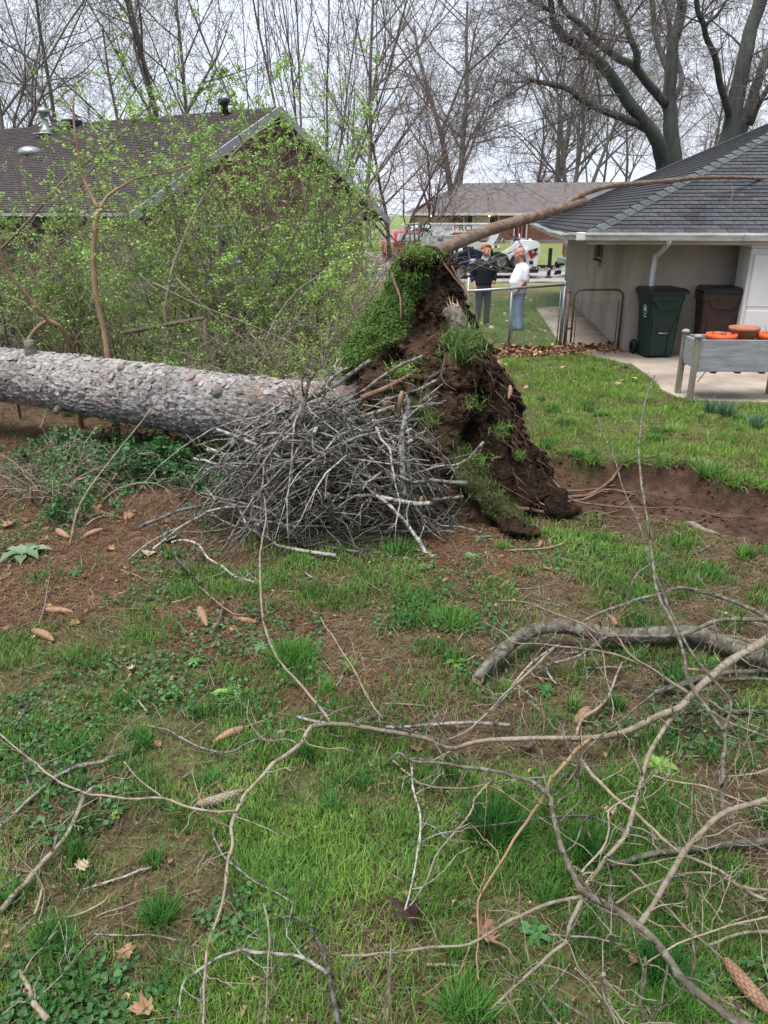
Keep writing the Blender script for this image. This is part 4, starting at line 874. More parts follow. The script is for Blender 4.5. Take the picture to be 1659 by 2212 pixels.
# ================================================================== GRASS AND GROUND COVER
def blades(b, P, N, h, w_, col, lean=.45, r=rng, curl=.6):
    n = len(P); az = r.uniform(0, 2 * math.pi, n); side = np.stack([np.cos(az), np.sin(az), np.zeros(n)], 1)
    side -= N * np.sum(side * N, 1)[:, None]; side /= np.linalg.norm(side, axis=1)[:, None] + 1e-9; fwd = np.cross(N, side)
    ln = np.abs(r.normal(0, lean, n))[:, None]; d = N + fwd * ln; d /= np.linalg.norm(d, axis=1)[:, None]
    d2 = d + fwd * curl * r.uniform(.2, 1.2, n)[:, None] - np.array([0, 0, .12]); d2 /= np.linalg.norm(d2, axis=1)[:, None]
    h = h[:, None]; w_ = w_[:, None] / 2; m = P + d * h * .55; t = m + d2 * h * .5
    V = np.stack([P - side * w_, P + side * w_, m + side * w_ * .8, m - side * w_ * .8, t], 1).reshape(-1, 3); i = np.arange(n)[:, None] * 5
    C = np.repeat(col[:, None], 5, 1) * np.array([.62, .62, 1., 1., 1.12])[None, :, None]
    b.raw(V, i + np.array([[0, 1, 2, 3]]), i + np.array([[3, 2, 4]]), C.reshape(-1, 3))
UPn = lambda n: np.repeat([[0, 0, 1.]], n, 0)
# candidate points with density falling with distance
def scatter(K, y0, y1, pw, r, mar=.08):
    yy = np.linspace(y0, y1, 400); wdt = (yy * .93 + .9) * (1 + 2 * mar); dn = K * (2 / yy) ** pw; cdf = np.cumsum(dn * wdt) * (yy[1] - yy[0]); n = int(cdf[-1])
    y = np.interp(r.random(n) * cdf[-1], cdf, yy); x = (r.random(n) - .5) * (y * .93 + .9) * (1 + 2 * mar); return x, y
def hidden(x, y):
    m = (x < -2.2 - .5 * (y - 7)) & (y > 9.5)      # behind the shrubs: thin out later
    return m
gr = np.random.default_rng(31)
x, y = scatter(26000, 1.15, 24, 1.42, gr)
lit = litmask(x, y); pit = pitmask(x, y); bare = baremask(x, y)
house = inpoly(x, y, np.array([hp(.6, .6, 0)[:2], hp(30, .6, 0)[:2], hp(30, 14, 0)[:2], hp(.9, 12, 0)[:2]])); con = (sdist(x, y, PATIO) < -.01) | (sdist(x, y, WALK) < -.01)
rpm = ((x - .75) / .85) ** 2 + ((y - 6.75) / .75) ** 2 < 1
right = sst(.2, 1.6, x) * sst(6.4, 8., y)
clump = fbm(x * 2.6, y * 2.6, 0, 55, 4)
pr = (1 - .93 * lit) * (1 - pit) * (1 - .74 * bare) * (.42 + .85 * sst(.38, .58, clump)); pr = np.maximum(pr * (1 - right), right * (1 - pit) * .95)
pr *= ~house & ~con & ~rpm
pr *= np.where(hidden(x, y), .45, 1)
k = gr.random(len(x)) < pr; x, y, clump, right, bare, lit = x[k], y[k], clump[k], right[k], bare[k], lit[k]; n = len(x)
tone = fbm(x * .9, y * .9, 0, 77, 4); yel = fbm(x * 3.3, y * 3.3, 0, 79, 3)
g1 = np.array([.085, .205, .036]); g2 = np.array([.19, .335, .068]); g3 = np.array([.28, .46, .085]); st3 = np.array([.21, .18, .09])
t1 = sst(.3, .68, tone)[:, None]; col = g1 * (1 - t1) + g2 * t1; col = col * (1 - .75 * right[:, None]) + (g3 * (.65 + .55 * yel[:, None])) * .75 * right[:, None]
dry = (gr.random(n) < np.clip(.10 + .25 * (yel < .42) + .25 * bare + .3 * lit - .12 * right, 0, .8)); col[dry] = st3 * gr.uniform(.55, 1.15, (dry.sum(), 1))
col *= gr.uniform(.6, 1.35, (n, 1))
hh = gr.uniform(.025, .062, n) * (.55 + .95 * sst(.36, .68, clump)) * (1 + .25 * right); ww = (.0026 + .00062 * y) * gr.uniform(.7, 1.3, n)
hh[dry] *= .8
P = np.stack([x, y, H(x, y) - .004], 1)
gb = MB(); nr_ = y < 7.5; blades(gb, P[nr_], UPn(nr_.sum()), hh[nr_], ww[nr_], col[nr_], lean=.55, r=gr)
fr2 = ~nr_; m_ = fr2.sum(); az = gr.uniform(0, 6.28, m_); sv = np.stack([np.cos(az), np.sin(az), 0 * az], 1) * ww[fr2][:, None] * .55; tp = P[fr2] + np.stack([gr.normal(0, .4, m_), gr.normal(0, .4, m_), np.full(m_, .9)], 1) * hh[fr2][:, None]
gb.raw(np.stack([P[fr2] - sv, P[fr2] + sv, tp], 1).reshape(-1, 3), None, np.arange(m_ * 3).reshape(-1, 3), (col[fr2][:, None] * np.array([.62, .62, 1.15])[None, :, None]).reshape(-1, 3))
x, y = scatter(6500, .6, 22, 1.35, gr, mar=.75); k = (np.abs(x) > .54 * (y * .93 + .9)) & (pitmask(x, y) < .3) & (sdist(x, y, PATIO) > 0) & (gr.random(len(x)) < (1 - .9 * litmask(x, y)) * (1 - .6 * baremask(x, y)))      # the lawn goes on beyond the frame
x, y = x[k], y[k]; house = inpoly(x, y, np.array([hp(.6, .6, 0)[:2], hp(30, .6, 0)[:2], hp(30, 14, 0)[:2], hp(.9, 12, 0)[:2]])); x, y = x[~house], y[~house]; m_ = len(x); az = gr.uniform(0, 6.28, m_); hh2 = gr.uniform(.03, .075, m_); P2 = np.stack([x, y, H(x, y) - .004], 1)
sv = np.stack([np.cos(az), np.sin(az), 0 * az], 1) * ((.0042 + .0008 * y) * .5)[:, None]; tp = P2 + np.stack([gr.normal(0, .45, m_), gr.normal(0, .45, m_), np.full(m_, .9)], 1) * hh2[:, None]; rt = sst(.2, 1.6, x) * sst(6.4, 8., y)
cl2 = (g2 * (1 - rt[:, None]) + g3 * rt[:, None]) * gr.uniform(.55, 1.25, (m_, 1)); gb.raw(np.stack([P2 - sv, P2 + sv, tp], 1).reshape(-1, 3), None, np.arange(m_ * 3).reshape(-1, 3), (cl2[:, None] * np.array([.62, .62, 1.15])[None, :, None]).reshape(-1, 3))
# taller lush clumps
def tuft_pts(cx, cy, R0, n, r): a = r.uniform(0, 6.28, n); q = R0 * r.random(n) ** .6; return cx + q * np.cos(a), cy + q * np.sin(a)
for q in range(420):
    y0 = 1.2 + 9.5 * gr.random() ** 1.3; x0 = (gr.random() - .5) * (y0 * .93 + 1); lm_ = float(litmask(np.array([x0]), np.array([y0]))[0]); 
    if lm_ > .5 and gr.random() < .75 or float(pitmask(np.array([x0]), np.array([y0]))[0]) > .1 or ((x0 - .75) / .9) ** 2 + ((y0 - 6.75) / .85) ** 2 < 1: continue
    m = int(gr.uniform(50, 150)); xx, yy = tuft_pts(x0, y0, gr.uniform(.04, .16), m, gr); c = (np.array([.06, .175, .032]) if gr.random() < .7 else np.array([.12, .25, .05])) * gr.uniform(.7, 1.25, (m, 1))
    blades(gb, np.stack([xx, yy, H(xx, yy) - .005], 1), UPn(m), gr.uniform(.05, .12, m), (.003 + .0005 * yy) * gr.uniform(.7, 1.2, m), c, lean=.5, r=gr)
tag(gb.build('grass', M_grass), 'patchy green lawn grass mixed with dry straw blades', 'grass', kind='stuff')
# dead thatch and needles lying flat
def flat_bits(K, y0, y1, pw, pf, cols, L0, L1, w0, name, label, m, r, zo=.012):
    x, y = scatter(K, y0, y1, pw, r); k = (r.random(len(x)) < pf(x, y)) & (sdist(x, y, PATIO) > -.1) & (sdist(x, y, WALK) > -.02); x, y = x[k], y[k]; n = len(x)
    az = r.uniform(0, 6.28, n); L_ = r.uniform(L0, L1, n) * (.8 + .06 * y); w_ = w0 * (.6 + .25 * y) * r.uniform(.6, 1.3, n); tl = r.normal(0, .22, n)
    d = np.stack([np.cos(az), np.sin(az), tl], 1) * L_[:, None] / 2; s_ = np.stack([-np.sin(az), np.cos(az), 0 * az], 1) * w_[:, None] / 2; c = np.stack([x, y, H(x, y) + zo + np.abs(d[:, 2])], 1)
    V = np.stack([c - d - s_, c - d + s_, c + d + s_ * .6, c + d - s_ * .6], 1).reshape(-1, 3); b = MB(); pal = np.array(cols)[r.integers(0, len(cols), n)] * r.uniform(.6, 1.25, (n, 1))
    b.raw(V, np.arange(n * 4).reshape(-1, 4), None, np.repeat(pal, 4, 0)); tag(b.build(name, m), label, 'litter', kind='stuff')
flat_bits(2800, 1.15, 11, 1.3, lambda x, y: (.35 + .5 * baremask(x, y) + .1 * litmask(x, y)) * (1 - pitmask(x, y)), [(.19, .14, .085), (.14, .095, .06), (.28, .22, .14), (.10, .068, .045)], .03, .12, .0026, 'dry_thatch', 'dry straw thatch lying between the grass blades', M_grass, np.random.default_rng(41))
flat_bits(9000, 3.4, 9, 1.2, lambda x, y: np.clip(litmask(x, y) + .12, 0, 1) * (1 - pitmask(x, y)), [(.22, .105, .062), (.16, .075, .045), (.28, .15, .09), (.11, .055, .036)], .02, .07, .0026, 'spruce_needles', 'reddish brown needle and twig litter under the trunk', M_grass, np.random.default_rng(42))
# soil crumbs in the pit
b = MB(); r = np.random.default_rng(43)
for q in range(1500):
    p = PIT[:, :].min(0) + r.random(2) * (PIT.max(0) - PIT.min(0))
    if sdist(p[:1], p[1:], PIT)[0] > .06: continue
    r_ = r.uniform(.006, .03) * r.random() ** .6; b.ell((p[0], p[1], Hs(*p) + r_ * .15), (r_ * 1.3, r_, r_ * .75), 5, 3, rotz(r.uniform(0, 6)), col=np.array([.085, .054, .038]) * r.uniform(.7, 1.6))
tag(b.build('soil_crumbs', M_rootsoil, smooth=False), 'loose dark soil crumbs on the floor of the pit', 'soil', kind='stuff')
# turf growing on the root plate and its flap
tb = MB(); r = np.random.default_rng(44)
wt = (turf * (sa[None] > -.6)).ravel(); idx = np.flatnonzero(wt > .35); sel = idx[r.integers(0, len(idx), 5000)]
Pn = RPv.reshape(-1, 3)[sel] + r.normal(0, .012, (len(sel), 3)); Nn = np.stack([Nx.ravel()[sel] * .8 - .15, Ny.ravel()[sel] * .6, np.full(len(sel), .75)], 1); Nn /= np.linalg.norm(Nn, axis=1)[:, None]
ch_ = fbm(Pn[:, 0] * 8, Pn[:, 1] * 8, Pn[:, 2] * 8, 9, 3)
col = np.array([.095, .185, .03]) * (1 - ch_[:, None]) + np.array([.24, .36, .075]) * ch_[:, None]; col = col * r.uniform(.65, 1.25, (len(sel), 1))
blades(tb, Pn, Nn, r.uniform(.012, .038, len(sel)), r.uniform(.008, .016, len(sel)), col, lean=.7, r=r)
ms = ((mossy[..., 0] > .25) & (sa[None] > -.2)).ravel(); idx = np.flatnonzero(ms); sel = idx[r.integers(0, len(idx), 2600)]
Pn = RPv.reshape(-1, 3)[sel] + r.normal(0, .01, (len(sel), 3)); Nn = np.stack([Nx.ravel()[sel], Ny.ravel()[sel], np.full(len(sel), .4)], 1)
blades(tb, Pn, Nn / np.linalg.norm(Nn, axis=1)[:, None], r.uniform(.02, .06, len(sel)), r.uniform(.004, .009, len(sel)), np.array([.085, .12, .04]) * r.uniform(.5, 1.3, (len(sel), 1)), lean=.9, r=r)
Fv = FV.reshape(-1, 3); Fv = Fv[Fv[:, 2] > .05]; sel = r.integers(0, len(Fv), 1500); blades(tb, Fv[sel] + r.normal(0, .01, (1500, 3)), UPn(1500), r.uniform(.02, .06, 1500), r.uniform(.004, .008, 1500), np.array([.10, .17, .04]) * r.uniform(.5, 1.3, (1500, 1)), lean=.8, r=r)
for (px, py, Y, R0, m, hgt2) in ((1000, 742, 6.28, .085, 420, .15), (995, 770, 6.3, .05, 120, .10), (1084, 930, 6.25, .04, 110, .09), (1040, 995, 6.05, .06, 110, .09), (908, 548, 6.85, .08, 220, .08), (885, 600, 6.75, .05, 60, .07), (1125, 985, 6.3, .03, 60, .07), (860, 800, 6.15, .08, 140, .06), (925, 905, 6.0, .06, 90, .07), (1025, 870, 6.15, .05, 90, .06)):
    c = atY(px, py, Y); q = r.normal(0, 1, (m, 3)) * [R0, R0 * .5, R0 * .7]; cl_ = np.array([.13, .23, .05]) * r.uniform(.6, 1.5, (m, 1))
    Nn = np.array([.1, -.5, .55]) + r.normal(0, .35, (m, 3)); blades(tb, c + q, Nn / np.linalg.norm(Nn, axis=1)[:, None], r.uniform(.5, 1, m) * hgt2, r.uniform(.004, .008, m), cl_, lean=.7, r=r)
o = tb.build('turf', M_grass, rplate); o['kind'] = 'stuff'; TURFIDX = np.flatnonzero(wt > .35)
# broad ground-cover leaves: (centre, normal) -> rounded 6-gon leaf with a fold
def leaves(b, P, L_, w_, col, r, tilt=.5, az=None, up=1., fold=.25, lite=False):
    n = len(P); az = r.uniform(0, 6.28, n) if az is None else az; Nn = np.stack([r.normal(0, tilt, n), r.normal(0, tilt, n), np.full(n, up)], 1); Nn /= np.linalg.norm(Nn, axis=1)[:, None]
    d = np.stack([np.cos(az), np.sin(az), np.zeros(n)], 1); d -= Nn * np.sum(d * Nn, 1)[:, None]; d /= np.linalg.norm(d, axis=1)[:, None] + 1e-9; s_ = np.cross(Nn, d); L_ = L_[:, None]; w_ = w_[:, None] / 2; f_ = Nn * w_ * fold
    if lite:
        V = np.stack([P, P + d * L_ * .5 + s_ * w_ + f_, P + d * L_, P + d * L_ * .5 - s_ * w_ + f_], 1).reshape(-1, 3); i = np.arange(n)[:, None] * 4
        b.raw(V, None, np.vstack([i + np.array([[0, 1, 2]]), i + np.array([[0, 2, 3]])]), np.repeat(col, 4, 0)); return
    V = np.stack([P, P + d * L_ * .35 + s_ * w_ + f_, P + d * L_ * .75 + s_ * w_ * .7 + f_ * .6, P + d * L_ - Nn * w_ * .2, P + d * L_ * .75 - s_ * w_ * .7 + f_ * .6, P + d * L_ * .35 - s_ * w_ + f_], 1).reshape(-1, 3)
    i = np.arange(n)[:, None] * 6; b.raw(V, np.vstack([i + np.array([[0, 1, 2, 3]]), i + np.array([[0, 3, 4, 5]])]), None, np.repeat(col, 6, 0))
r = np.random.default_rng(46); b = MB(); x, y = scatter(5200, 1.15, 8.5, 1.5, r); pr = .75 * sst(.53, .64, fbm(x * 1.9 + 7, y * 1.9, 0, 66, 4)) * (1 - pitmask(x, y)) * (1 - sst(6, 7, y) * (x > .5)); k = r.random(len(x)) < pr; x, y = x[k], y[k]
n = len(x); leaves(b, np.stack([x, y, H(x, y) + r.uniform(.01, .045, n)], 1), r.uniform(.014, .034, n), r.uniform(.014, .03, n), np.array([.055, .14, .045]) * r.uniform(.6, 1.7, (n, 1)), r)
tag(b.build('ground_ivy', M_leaf), 'low dark green ground ivy and clover leaves in the lawn', 'ground cover', kind='stuff')

r = np.random.default_rng(47); b = MB(); sel = TURFIDX[r.integers(0, len(TURFIDX), 24000)]; Pn = RPv.reshape(-1, 3)[sel] + r.normal(0, .012, (24000, 3)) + np.stack([Nx.ravel()[sel] * .03, Ny.ravel()[sel] * .03, np.full(24000, .012)], 1)
tn = fbm(Pn[:, 0] * 7, Pn[:, 1] * 7, Pn[:, 2] * 7, 19, 3)[:, None]; cc_ = (np.array([.065, .125, .026]) * (1 - tn) + np.array([.165, .26, .065]) * tn) * r.uniform(.6, 1.35, (24000, 1))
for px, py, Y, R0 in ((905, 546, 6.9, .085), (870, 800, 6.15, .05)):
    c = atY(px, py, Y); Pn = np.vstack([Pn, c + r.normal(0, 1, (380, 3)) * [R0, R0 * .5, R0 * .5]]); cc_ = np.vstack([cc_, np.array([.22, .36, .08]) * r.uniform(.6, 1.35, (380, 1))])
leaves(b, Pn, r.uniform(.011, .024, len(Pn)), r.uniform(.009, .018, len(Pn)), cc_, r, tilt=.8, up=.8, lite=True); o = b.build('chickweed', M_leaf, rplate); o['kind'] = 'stuff'
r = np.random.default_rng(48); b = MB()          # sod hanging over the back rim of the pit
for q in range(70):
    t = r.random(); i = 2 + int(t * 7); f_ = r.random(); p = PIT[i] * (1 - f_) + PIT[i + 1] * f_ + r.normal(0, .04, 2) + [0, .05]; m = 26; xx, yy = tuft_pts(p[0], p[1], .06, m, r); Nn = np.stack([r.normal(0, .3, m), r.normal(-.55, .4, m), np.full(m, .7)], 1); Nn /= np.linalg.norm(Nn, axis=1)[:, None]
    blades(b, np.stack([xx, yy, np.full(m, H0(p[0], p[1]) + .01)], 1), Nn, r.uniform(.05, .12, m), r.uniform(.005, .008, m), np.array([.16, .30, .06]) * r.uniform(.6, 1.3, (m, 1)), r=r)
tag(b.build('sod_edge_grass', M_grass), 'grass hanging over the torn back rim of the dirt pit', 'grass', kind='stuff')

r = np.random.default_rng(49); b = MB(); x, y = scatter(170, 1.2, 10, 1.0, r); k = (pitmask(x, y) < .5) & (sdist(x, y, PATIO) > .05); x, y = x[k], y[k]; n = len(x)
leaves(b, np.stack([x, y, H(x, y) + r.uniform(.012, .035, n)], 1), r.uniform(.008, .034, n), r.uniform(.006, .024, n), np.array([(.20, .12, .075), (.12, .07, .045), (.30, .21, .13), (.08, .05, .04)])[r.integers(0, 4, n)] * r.uniform(.6, 1.3, (n, 1)), r, tilt=.45, fold=.7)
tag(b.build('leaf_crumbs', M_deadattr), 'crumbled brown leaf scraps scattered through the grass', 'litter', kind='stuff')
# ================================================================== TREES
def grow(out, tips, p, d, L, r, lev, r_, prm):
    n = prm['seg'][lev]; P = [p]; dd = d / np.linalg.norm(d); wob_ = prm['wob'][lev]; up = prm['up'][lev]
    for q in range(n):
        dd = dd + r_.normal(0, wob_, 3) + np.array([0, 0, up]); dd /= np.linalg.norm(dd); P.append(P[-1] + dd * L / n)
    P = np.array(P); last = lev == len(prm['seg']) - 1
    rad_ = r * np.linspace(1, prm['tap'][lev], n + 1); out.append((P, rad_, lev))
    if last: tips.append((P[-1], dd)); return
    nc = prm['kids'][lev]; nc = r_.integers(nc[0], nc[1] + 1)
    for q in range(nc):
        f = prm['start'][lev] + (1 - prm['start'][lev]) * (q + r_.random()) / nc; f = min(f, .999); i = min(int(f * n), n - 1); a = f * n - i; pp = P[i] * (1 - a) + P[i + 1] * a
        t = P[i + 1] - P[i]; t = t / np.linalg.norm(t); e_ = np.cross(t, r_.normal(0, 1, 3)); e_ /= np.linalg.norm(e_) + 1e-9; an = R(r_.uniform(*prm['ang'][lev]))
        grow(out, tips, pp, t * math.cos(an) + e_ * math.sin(an), L * r_.uniform(*prm['len'][lev]) * (1 - .45 * f * prm.get('cone', 0)), max(np.interp(a, [0, 1], rad_[i:i + 2]) * r_.uniform(.45, .75), prm['rmin']), lev + 1, r_, prm)
PRM = dict(seg=[8, 5, 4, 3, 2], wob=[.06, .13, .17, .2, .22], up=[.03, .07, .05, .03, .02], tap=[.3, .25, .25, .3, .4], kids=[(9, 11), (6, 8), (5, 7), (5, 6)], start=[.2, .2, .15, .1], ang=[(25, 60), (25, 60), (25, 60), (25, 65)], len=[(.45, .68), (.42, .62), (.38, .58), (.32, .55)], rmin=.011)
def tree_meshes(seed, h, r, prm=PRM, buds=None, stems=1, lean=(0, 0), budsize=(.05, .11), spread=.3, twigmin=.011):
    r_ = np.random.default_rng(seed); out, tips = [], []; prm = dict(prm, rmin=twigmin)
    for q in range(stems):
        d = np.array([lean[0] + (r_.normal(0, spread) if stems > 1 else 0), lean[1] + (r_.normal(0, spread) if stems > 1 else 0), 1.])
        grow(out, tips, np.array([r_.normal(0, .12) * (stems > 1), r_.normal(0, .12) * (stems > 1), -.1]), d, h * r_.uniform(.8, 1), r * r_.uniform(.75, 1), 0, r_, prm)
    wd, tw = MB(), MB()
    for P, rad_, lev in out:
        if lev <= 1:
            k_ = 9 if lev == 0 else 6
            if lev == 0: P = smooth_path(P, 2); rad_ = np.interp(np.linspace(0, 1, len(P)), np.linspace(0, 1, len(rad_)), rad_); rad_[0] *= 1.35
            wd.tube(P, rad_, k_, cap=False)
        else: tw.tube(P, rad_, 4 if lev == 2 else 3, cap=False)
    bd = None
    if buds is not None and tips:
        T = np.array([t[0] for t in tips]); T = T[r_.random(len(T)) < .5]; m = np.repeat(T, buds[1], 0) + r_.normal(0, .16, (len(T) * buds[1], 3)); bd = MB(); n = len(m)
        leaves(bd, m, r_.uniform(*budsize, n), r_.uniform(*budsize, n) * .7, np.array(buds[0]) * r_.uniform(.6, 1.4, (n, 1)), r_, tilt=1.2, lite=True)
    return wd, tw, bd
def make_tree(name, label, seed, loc, h, r, group='bare trees behind the houses', tm=None, wm=None, **kw):
    kw['twigmin'] = kw.get('twigmin', .011) * .72; wd, tw, bd = tree_meshes(seed, h, r * .74, **kw); t = thing(name, label, 'tree', loc, 0, group)
    wd.build('trunk', wm or M_bark2, t, world=False); c = tw.build('crown', tm or M_twig, t, world=False)
    if bd: bd.build('buds', M_leaf, c, world=False)
    return t
def at(x, Y): p = atY(x, 462, Y); return (p[0], Y, 0)
GREENB = ((.20, .25, .08), 4); GREYB = ((.15, .17, .08), 2)
make_tree('bare_tree', 'tree with olive spring buds at the far left behind the brown roof', 101, at(25, 38), 15, .22, buds=GREENB, budsize=(.04, .10))
make_tree('bare_tree', 'slim dark forked tree with new buds behind the metal vent pipe', 102, at(150, 41), 17, .2, buds=GREENB, budsize=(.04, .09), lean=(-.05, 0))
make_tree('bare_tree', 'broad dense tree behind the middle of the brown roof', 103, at(395, 44), 17, .3, buds=GREYB, lean=(-.08, 0), budsize=(.04, .09))
make_tree('bare_tree', 'tree with dark trunk leaning left above the brown roof ridge', 104, at(480, 46), 16, .28, buds=GREYB, lean=(-.3, 0), budsize=(.04, .09))
make_tree('bare_tree', 'bushy tree between the vent pipe and the broad tree', 105, at(265, 58), 17, .26, buds=GREENB, budsize=(.05, .12))
PS = dict(PRM, seg=[9, 4, 3, 2], wob=[.05, .1, .14, .18], up=[.05, .12, .08, .05], tap=[.2, .25, .3, .4], kids=[(7, 10), (5, 7), (3, 5)], start=[.3, .2, .2], ang=[(15, 35), (18, 40), (20, 50)], len=[(.3, .5), (.35, .5), (.3, .5)])
make_tree('multi_stem_tree', 'tall thin multi-stemmed bare tree rising behind the brick gable', 106, at(672, 34), 15, .11, prm=PS, stems=8, spread=.26, twigmin=.01, wm=M_twig)
make_tree('bare_tree', 'tall bare tree above the right end of the brick gable', 107, at(800, 55), 19, .26, buds=GREYB, budsize=(.05, .1))
PD = dict(PRM, kids=[(9, 11), (6, 8), (5, 6), (3, 4)], start=[.1, .15, .15, .1], len=[(.4, .62), (.42, .6), (.4, .55), (.3, .5)])
make_tree('reddish_tree', 'low dense tree with reddish purple twigs right of the brick gable', 108, at(838, 44), 8.5, .16, prm=PD, stems=2, spread=.2, tm=M_twigred, wm=M_twigred, twigmin=.012)
make_tree('reddish_tree', 'small reddish twiggy tree beside the grey ranch house roof', 109, at(925, 56), 8, .15, prm=PD, stems=2, spread=.2, tm=M_twigred, wm=M_twigred, twigmin=.013)
t = make_tree('bare_tree', 'double-trunked tree with pale green buds behind the ranch house chimney end', 110, at(985, 84), 25, .5, buds=((.17, .20, .07), 2), stems=2, spread=.22, prm=dict(PRM, kids=[(8, 10), (5, 7), (5, 6), (4, 5)]), budsize=(.06, .15), twigmin=.017)
t['label'] = 'double-trunked tree with pale green buds behind the left half of the ranch house'
make_tree('bare_tree', 'small rounded bare tree in the gap behind the ranch house roof', 111, at(1152, 92), 15, .3, twigmin=.017, stems=1, buds=GREYB, budsize=(.07, .14))
make_tree('bare_tree', 'clump of dark upright trunks behind the right half of the ranch house', 112, at(1238, 88), 23, .38, stems=4, spread=.13, twigmin=.018, buds=((.14, .16, .07), 1), budsize=(.07, .16), prm=dict(PRM, kids=[(7, 9), (5, 6), (4, 5), (3, 5)]))
make_tree('bare_tree', 'pale twiggy tree behind the big grey tree at the roof edge', 113, at(1345, 92), 19, .3, twigmin=.018, buds=GREYB, budsize=(.07, .14))
make_tree('bare_tree', 'twiggy tree between the two big grey trees', 114, at(1510, 78), 17, .28, twigmin=.016, buds=GREYB, budsize=(.06, .12))
make_tree('bare_tree', 'twiggy tree beyond the roof peak at the right edge', 115, at(1660, 82), 19, .3, twigmin=.016)
t0 = [o for o in S.objects if o.get('category') == 'tree']
# far copies that fill the tree line (each a thing with its trunk and crown)
far = [(60, 70, 2, 'grey far tree showing behind the leftmost budding tree'), (340, 75, 4, 'grey far tree in the gap left of the broad dense tree'), (730, 80, 3, 'grey far tree right of the tall thin stems'),
       (1190, 120, 9, 'far tree just left of the dark upright trunks'), (1290, 118, 12, 'far tree just right of the dark upright trunks'), (1420, 110, 13, 'far tree behind the big grey trunk'), (1580, 115, 10, 'far tree behind the second big grey trunk'), (-30, 60, 4, 'far tree cut off by the left picture edge')]
tl = {o['label']: o for o in t0}; base_list = [o for o in t0]
for q, (x, Y, bi, lab) in enumerate(far):
    c = link_copy(base_list[bi], at(x, Y), rz=1.3 + q); c['label'] = lab; c['group'] = 'bare trees behind the houses'; s_ = 1.0 if Y < 100 else 1.15; c.scale = (s_, s_, s_)
# redbuds: small magenta shrubs over the ranch roof
for x, s_, lab in ((1172, 1., 'small magenta flowering redbud left of the pale tree above the ranch roof'), (1190, .8, 'second magenta redbud close beside the first one')):
    r_ = np.random.default_rng(int(x)); wd, tw, bd = tree_meshes(int(x), 6.6 * s_, .10, prm=dict(PS, up=[.03, .05, .05, .03], ang=[(30, 60), (25, 50), (25, 50)]), buds=((.26, .10, .19), 3), stems=3, spread=.3, budsize=(.08, .18), twigmin=.015); t = thing('redbud_tree', lab, 'tree', at(x, 88), 0, 'redbuds')
    wd.build('trunk', M_bark2, t, world=False); cr_ = tw.build('crown', M_twigred, t, world=False); bd.build('blossom', M_leaf, cr_, world=False)
# the two big grey trees: limbs follow the photograph, twigs grown on them
def big_tree(name, label, limbs, seed, base, kids=9, tl_=2.3):
    r_ = np.random.default_rng(seed); t = thing(name, label, 'tree', base, 0, 'big grey trees behind the beige house'); tw = MB(); PT = dict(seg=[5, 4, 3, 2], wob=[.14, .18, .2, .22], up=[.02, .0, -.01, -.01], tap=[.3, .3, .35, .4], kids=[(5, 7), (4, 5), (3, 4)], start=[.15, .15, .1], ang=[(25, 65), (25, 65), (25, 65)], len=[(.4, .65), (.4, .6), (.35, .55)], rmin=.008)
    for q, (pts, r0, r1, Y0, Y1) in enumerate(limbs):
        P = np.array([atY(829.5 + .5 * x, .5 * y, Y0 + (Y1 - Y0) * i / (len(pts) - 1)) for i, (x, y) in enumerate(pts)])
        P = smooth_path(P, 5); n = len(P); P = P + np.stack([fbm(P[:, 0] * 1.3, P[:, 1], P[:, 2] * 1.3, 3 + k + q * 3, 3) - .5 for k in range(3)], 1) * .14
        rad_ = .64 * np.linspace(r0, r1, n) * (1 + .14 * (fbm(P[:, 0] * 3, P[:, 1] * 3, P[:, 2] * 3, q, 2) - .5)); b = MB(); b.tube(P, rad_, 14); b.build('trunk' if q < 2 else 'limb', M_bigbark, t)
        for m in range(kids if q > 1 else kids // 2):
            i = r_.integers(n // 3, n); tt = P[min(i, n - 1)] - P[i - 1]; tt /= np.linalg.norm(tt); e_ = np.cross(tt, r_.normal(0, 1, 3)); e_ /= np.linalg.norm(e_); out, tips = [], []
            grow(out, tips, P[i], tt * .5 + e_ + [0, 0, .25], tl_ * r_.uniform(.5, 1.1), min(.045, rad_[i] * .5), 0, r_, PT)
            for PP, rr2, lev in out: tw.tube(PP, rr2 * .72, 5 if lev == 0 else 3, cap=False)
    tw.build('crown', M_twig, t); return t
TA = [([(1222, 800), (1205, 690), (1185, 620), (1130, 530), (1040, 420), (985, 335), (930, 265), (850, 205), (770, 150), (738, 90), (730, 40), (720, -60)], .33, .10, 24, 21.5),
      ([(1250, 800), (1248, 640), (1238, 500), (1228, 430), (1240, 300), (1246, 190), (1285, 60), (1278, -80)], .36, .18, 24, 24),
      ([(1222, 445), (1140, 360), (1085, 292), (1010, 240), (930, 190), (865, 120), (785, 60), (740, -40)], .2, .08, 24, 21.5),
      ([(1088, 292), (1088, 230), (1060, 150), (1030, 70), (985, -50)], .15, .09, 23, 22), ([(1236, 310), (1200, 240), (1170, 130), (1148, -30)], .15, .10, 24, 25),
      ([(1250, 440), (1285, 360), (1268, 270), (1240, 130), (1205, -40)], .13, .08, 24.2, 26), ([(1145, 560), (1060, 522), (1000, 496), (920, 465), (855, 428), (800, 387), (720, 365), (620, 340)], .17, .08, 23.5, 20.5),
      ([(635, 342), (600, 372), (540, 410), (470, 446)], .07, .025, 20.6, 20), ([(625, 345), (560, 352), (470, 345)], .05, .02, 20.6, 20), ([(620, 345), (628, 370), (612, 420), (596, 470)], .05, .015, 20.6, 20.3), ([(950, 325), (900, 268), (840, 255), (800, 268)], .08, .03, 22.5, 21.5),
      ([(730, 45), (680, 25), (600, -20)], .08, .05, 21.5, 21), ([(735, 130), (690, 105), (630, 68)], .05, .02, 21.5, 21)]
